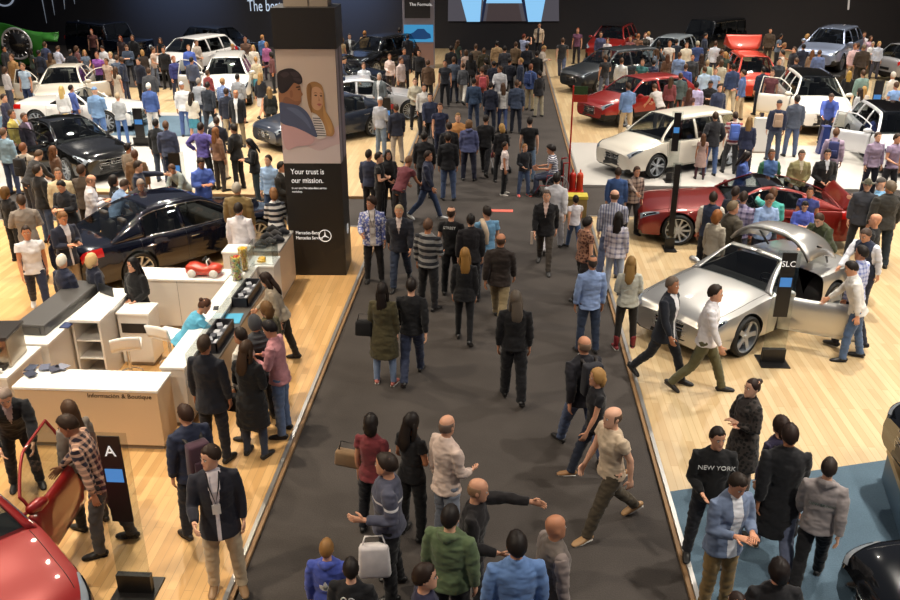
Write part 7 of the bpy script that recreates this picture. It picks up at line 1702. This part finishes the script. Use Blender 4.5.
# lanyard badges
for lb in ('bearded man in blue patterned', 'man in navy blazer, white shirt'):
    o = near_person(lb); bm = bmesh.new(); tube(bm, [Vector((-.06, .10, 1.50)), Vector((-.045, .145, 1.36)), Vector((0, .165, 1.18)), Vector((.045, .145, 1.36)), Vector((.06, .10, 1.50))], [(.008, .003)] * 5, n=5, mi=0); box(bm, -.04, .04, .158, .164, 1.06, 1.17, mi=1); obj('lanyard', bm, (mat('lanyard_black', '#1c1c20', .6), mat('badge_white', '#d8d4d0', .5)), o)
# jumper over the shoulder
o = near_person('man in light blue t-shirt'); bm = bmesh.new(); tube(bm, [Vector((-.10, .10, 1.42)), Vector((-.10, -.02, 1.49)), Vector((-.09, -.13, 1.40)), Vector((-.05, -.16, 1.25)), Vector((-.04, -.165, 1.05))], [(.03, .02), (.045, .025), (.055, .025), (.05, .022), (.03, .015)], n=10)
sj = obj('draped_jumper', bm, fabric('#d8bc9c'), o, True)
# papers, phone
def held(name, who, off, size, col, label, cat, rx=0):
    o = near_person(who); sc = o.scale[2]; M = Matrix.LocRotScale(o.location, o.rotation_euler, Vector((sc, sc, sc))); w, d, h = size
    bm = bmesh.new(); box(bm, -w / 2, w / 2, -d / 2, d / 2, -h / 2, h / 2); q = obj(name, bm, mat(name, col, .4), None, False, M @ Vector(off)); q.rotation_euler = (rx, 0, o.rotation_euler.z); tag(q, label, cat)
held('rolled_papers', 'man with glasses in black jacket', (.25, .18, .72), (.05, .05, .26), '#dcc8b8', 'rolled pale papers in the hand of the man in black jacket', 'papers')
held('phone', 'man in navy blazer and beige trousers at', (0, .36, 1.22), (.08, .02, .15), '#15161a', 'phone held by the man in navy blazer at the sedan tail', 'phone', -.9)
held('tablet', 'woman in blue jacket holding', (0, .40, 1.12), (.24, .015, .17), '#17181c', 'dark tablet held by the woman in blue jacket', 'tablet', -1.1)
held('phone', 'bearded man in pink', (0, .38, 1.22), (.08, .02, .15), '#15161a', 'dark phone held by the bearded man in pink shirt', 'phone', -.9)
# wheelchair
o = seatw; wc = empty('wheelchair', (o.location.x, o.location.y, 0), o.rotation_euler.z, 'wheelchair with red frame carrying the woman in striped top', 'wheelchair')
RD = mat('red_frame', '#8a1c1c', .4); BK2 = mat('black_vinyl', '#18181a', .5)
zs = .30
bm = bmesh.new(); box(bm, -.22, .22, -.15, .30, .33, .37, bev=.015); obj('seat', bm, BK2, wc, True)
bm = bmesh.new(); box(bm, -.22, .22, -.22, -.17, .40, .88, bev=.015); obj('backrest', bm, BK2, wc, True)
for s in (-1, 1):
    bm = bmesh.new(); pts = [Vector((s * .30, math.cos(a) * .29 - .05, .30 + math.sin(a) * .29)) for a in [2 * math.pi * i / 28 for i in range(29)]]; tube(bm, pts, [.016] * 29, side=Vector((1, 0, 0)), n=6)
    for i in range(10):
        a = 2 * math.pi * i / 10; tube(bm, [Vector((s * .30, -.05, .30)), Vector((s * .30, math.cos(a) * .28 - .05, .30 + math.sin(a) * .28))], [.004, .004], n=4)
    obj('wheel', bm, mat('tyre_grey', '#7c7c80', .5), wc, True)
    bm = bmesh.new(); pts = [Vector((s * .22, math.cos(a) * .09 + .42, .10 + math.sin(a) * .09)) for a in [2 * math.pi * i / 16 for i in range(17)]]; tube(bm, pts, [.014] * 17, side=Vector((1, 0, 0)), n=6); obj('castor', bm, BK2, wc, True)
    bm = bmesh.new(); tube(bm, [Vector((s * .25, -.20, .92)), Vector((s * .25, -.20, .30)), Vector((s * .25, .38, .32)), Vector((s * .2, .50, .10))], [.014] * 4, n=8); tube(bm, [Vector((s * .25, -.20, .58)), Vector((s * .25, .20, .58)), Vector((s * .25, .22, .34))], [.014] * 3, n=8); tube(bm, [Vector((s * .25, -.20, .90)), Vector((s * .25, -.32, .92))], [.016, .016], n=8); obj('side_frame', bm, RD, wc, True)
bm = bmesh.new(); box(bm, -.19, .19, .46, .58, .07, .09); obj('footrest', bm, BK2, wc)
# pushchair
q = near_person('man in black pushing'); c = q.location; pc = empty('pushchair', (c.x + .35, c.y + .42, 0), R(20), 'red and grey pushchair in the aisle', 'pushchair')
bm = bmesh.new(); V = [[bm.verts.new((x, y, z)) for x in (-.2, 0, .2)] for y, z in ((.32, .42), (.05, .38), (-.12, .55), (-.2, .95))]
for a, b in zip(V, V[1:]):
    for j in range(2): bm.faces.new((a[j], a[j + 1], b[j + 1], b[j]))
solid(obj('seat', bm, fabric('#8c1c28'), pc), .04)
for s in (-1, 1):
    bm = bmesh.new(); tube(bm, [Vector((s * .22, .42, .1)), Vector((s * .22, -.1, .6)), Vector((s * .22, -.38, 1.02))], [.013] * 3, n=6); tube(bm, [Vector((s * .22, -.32, .1)), Vector((s * .22, .1, .52))], [.013] * 2, n=6); obj('side_frame', bm, mat('grey_tube', '#8c8c90', .4, .6), pc, True)
    for yy in (.42, -.32): bm = bmesh.new(); lathe(bm, [(.001, -.02), (.10, -.02), (.10, .02), (.001, .02)], 18, axis='x', c=(s * .25, yy, .1)); bmesh.ops.recalc_face_normals(bm, faces=bm.faces); obj('wheel', bm, BK2, pc, True)
bm = bmesh.new(); tube(bm, [Vector((-.22, -.38, 1.02)), Vector((.22, -.38, 1.02))], [.016, .016], n=8); obj('handle', bm, BK2, pc, True)
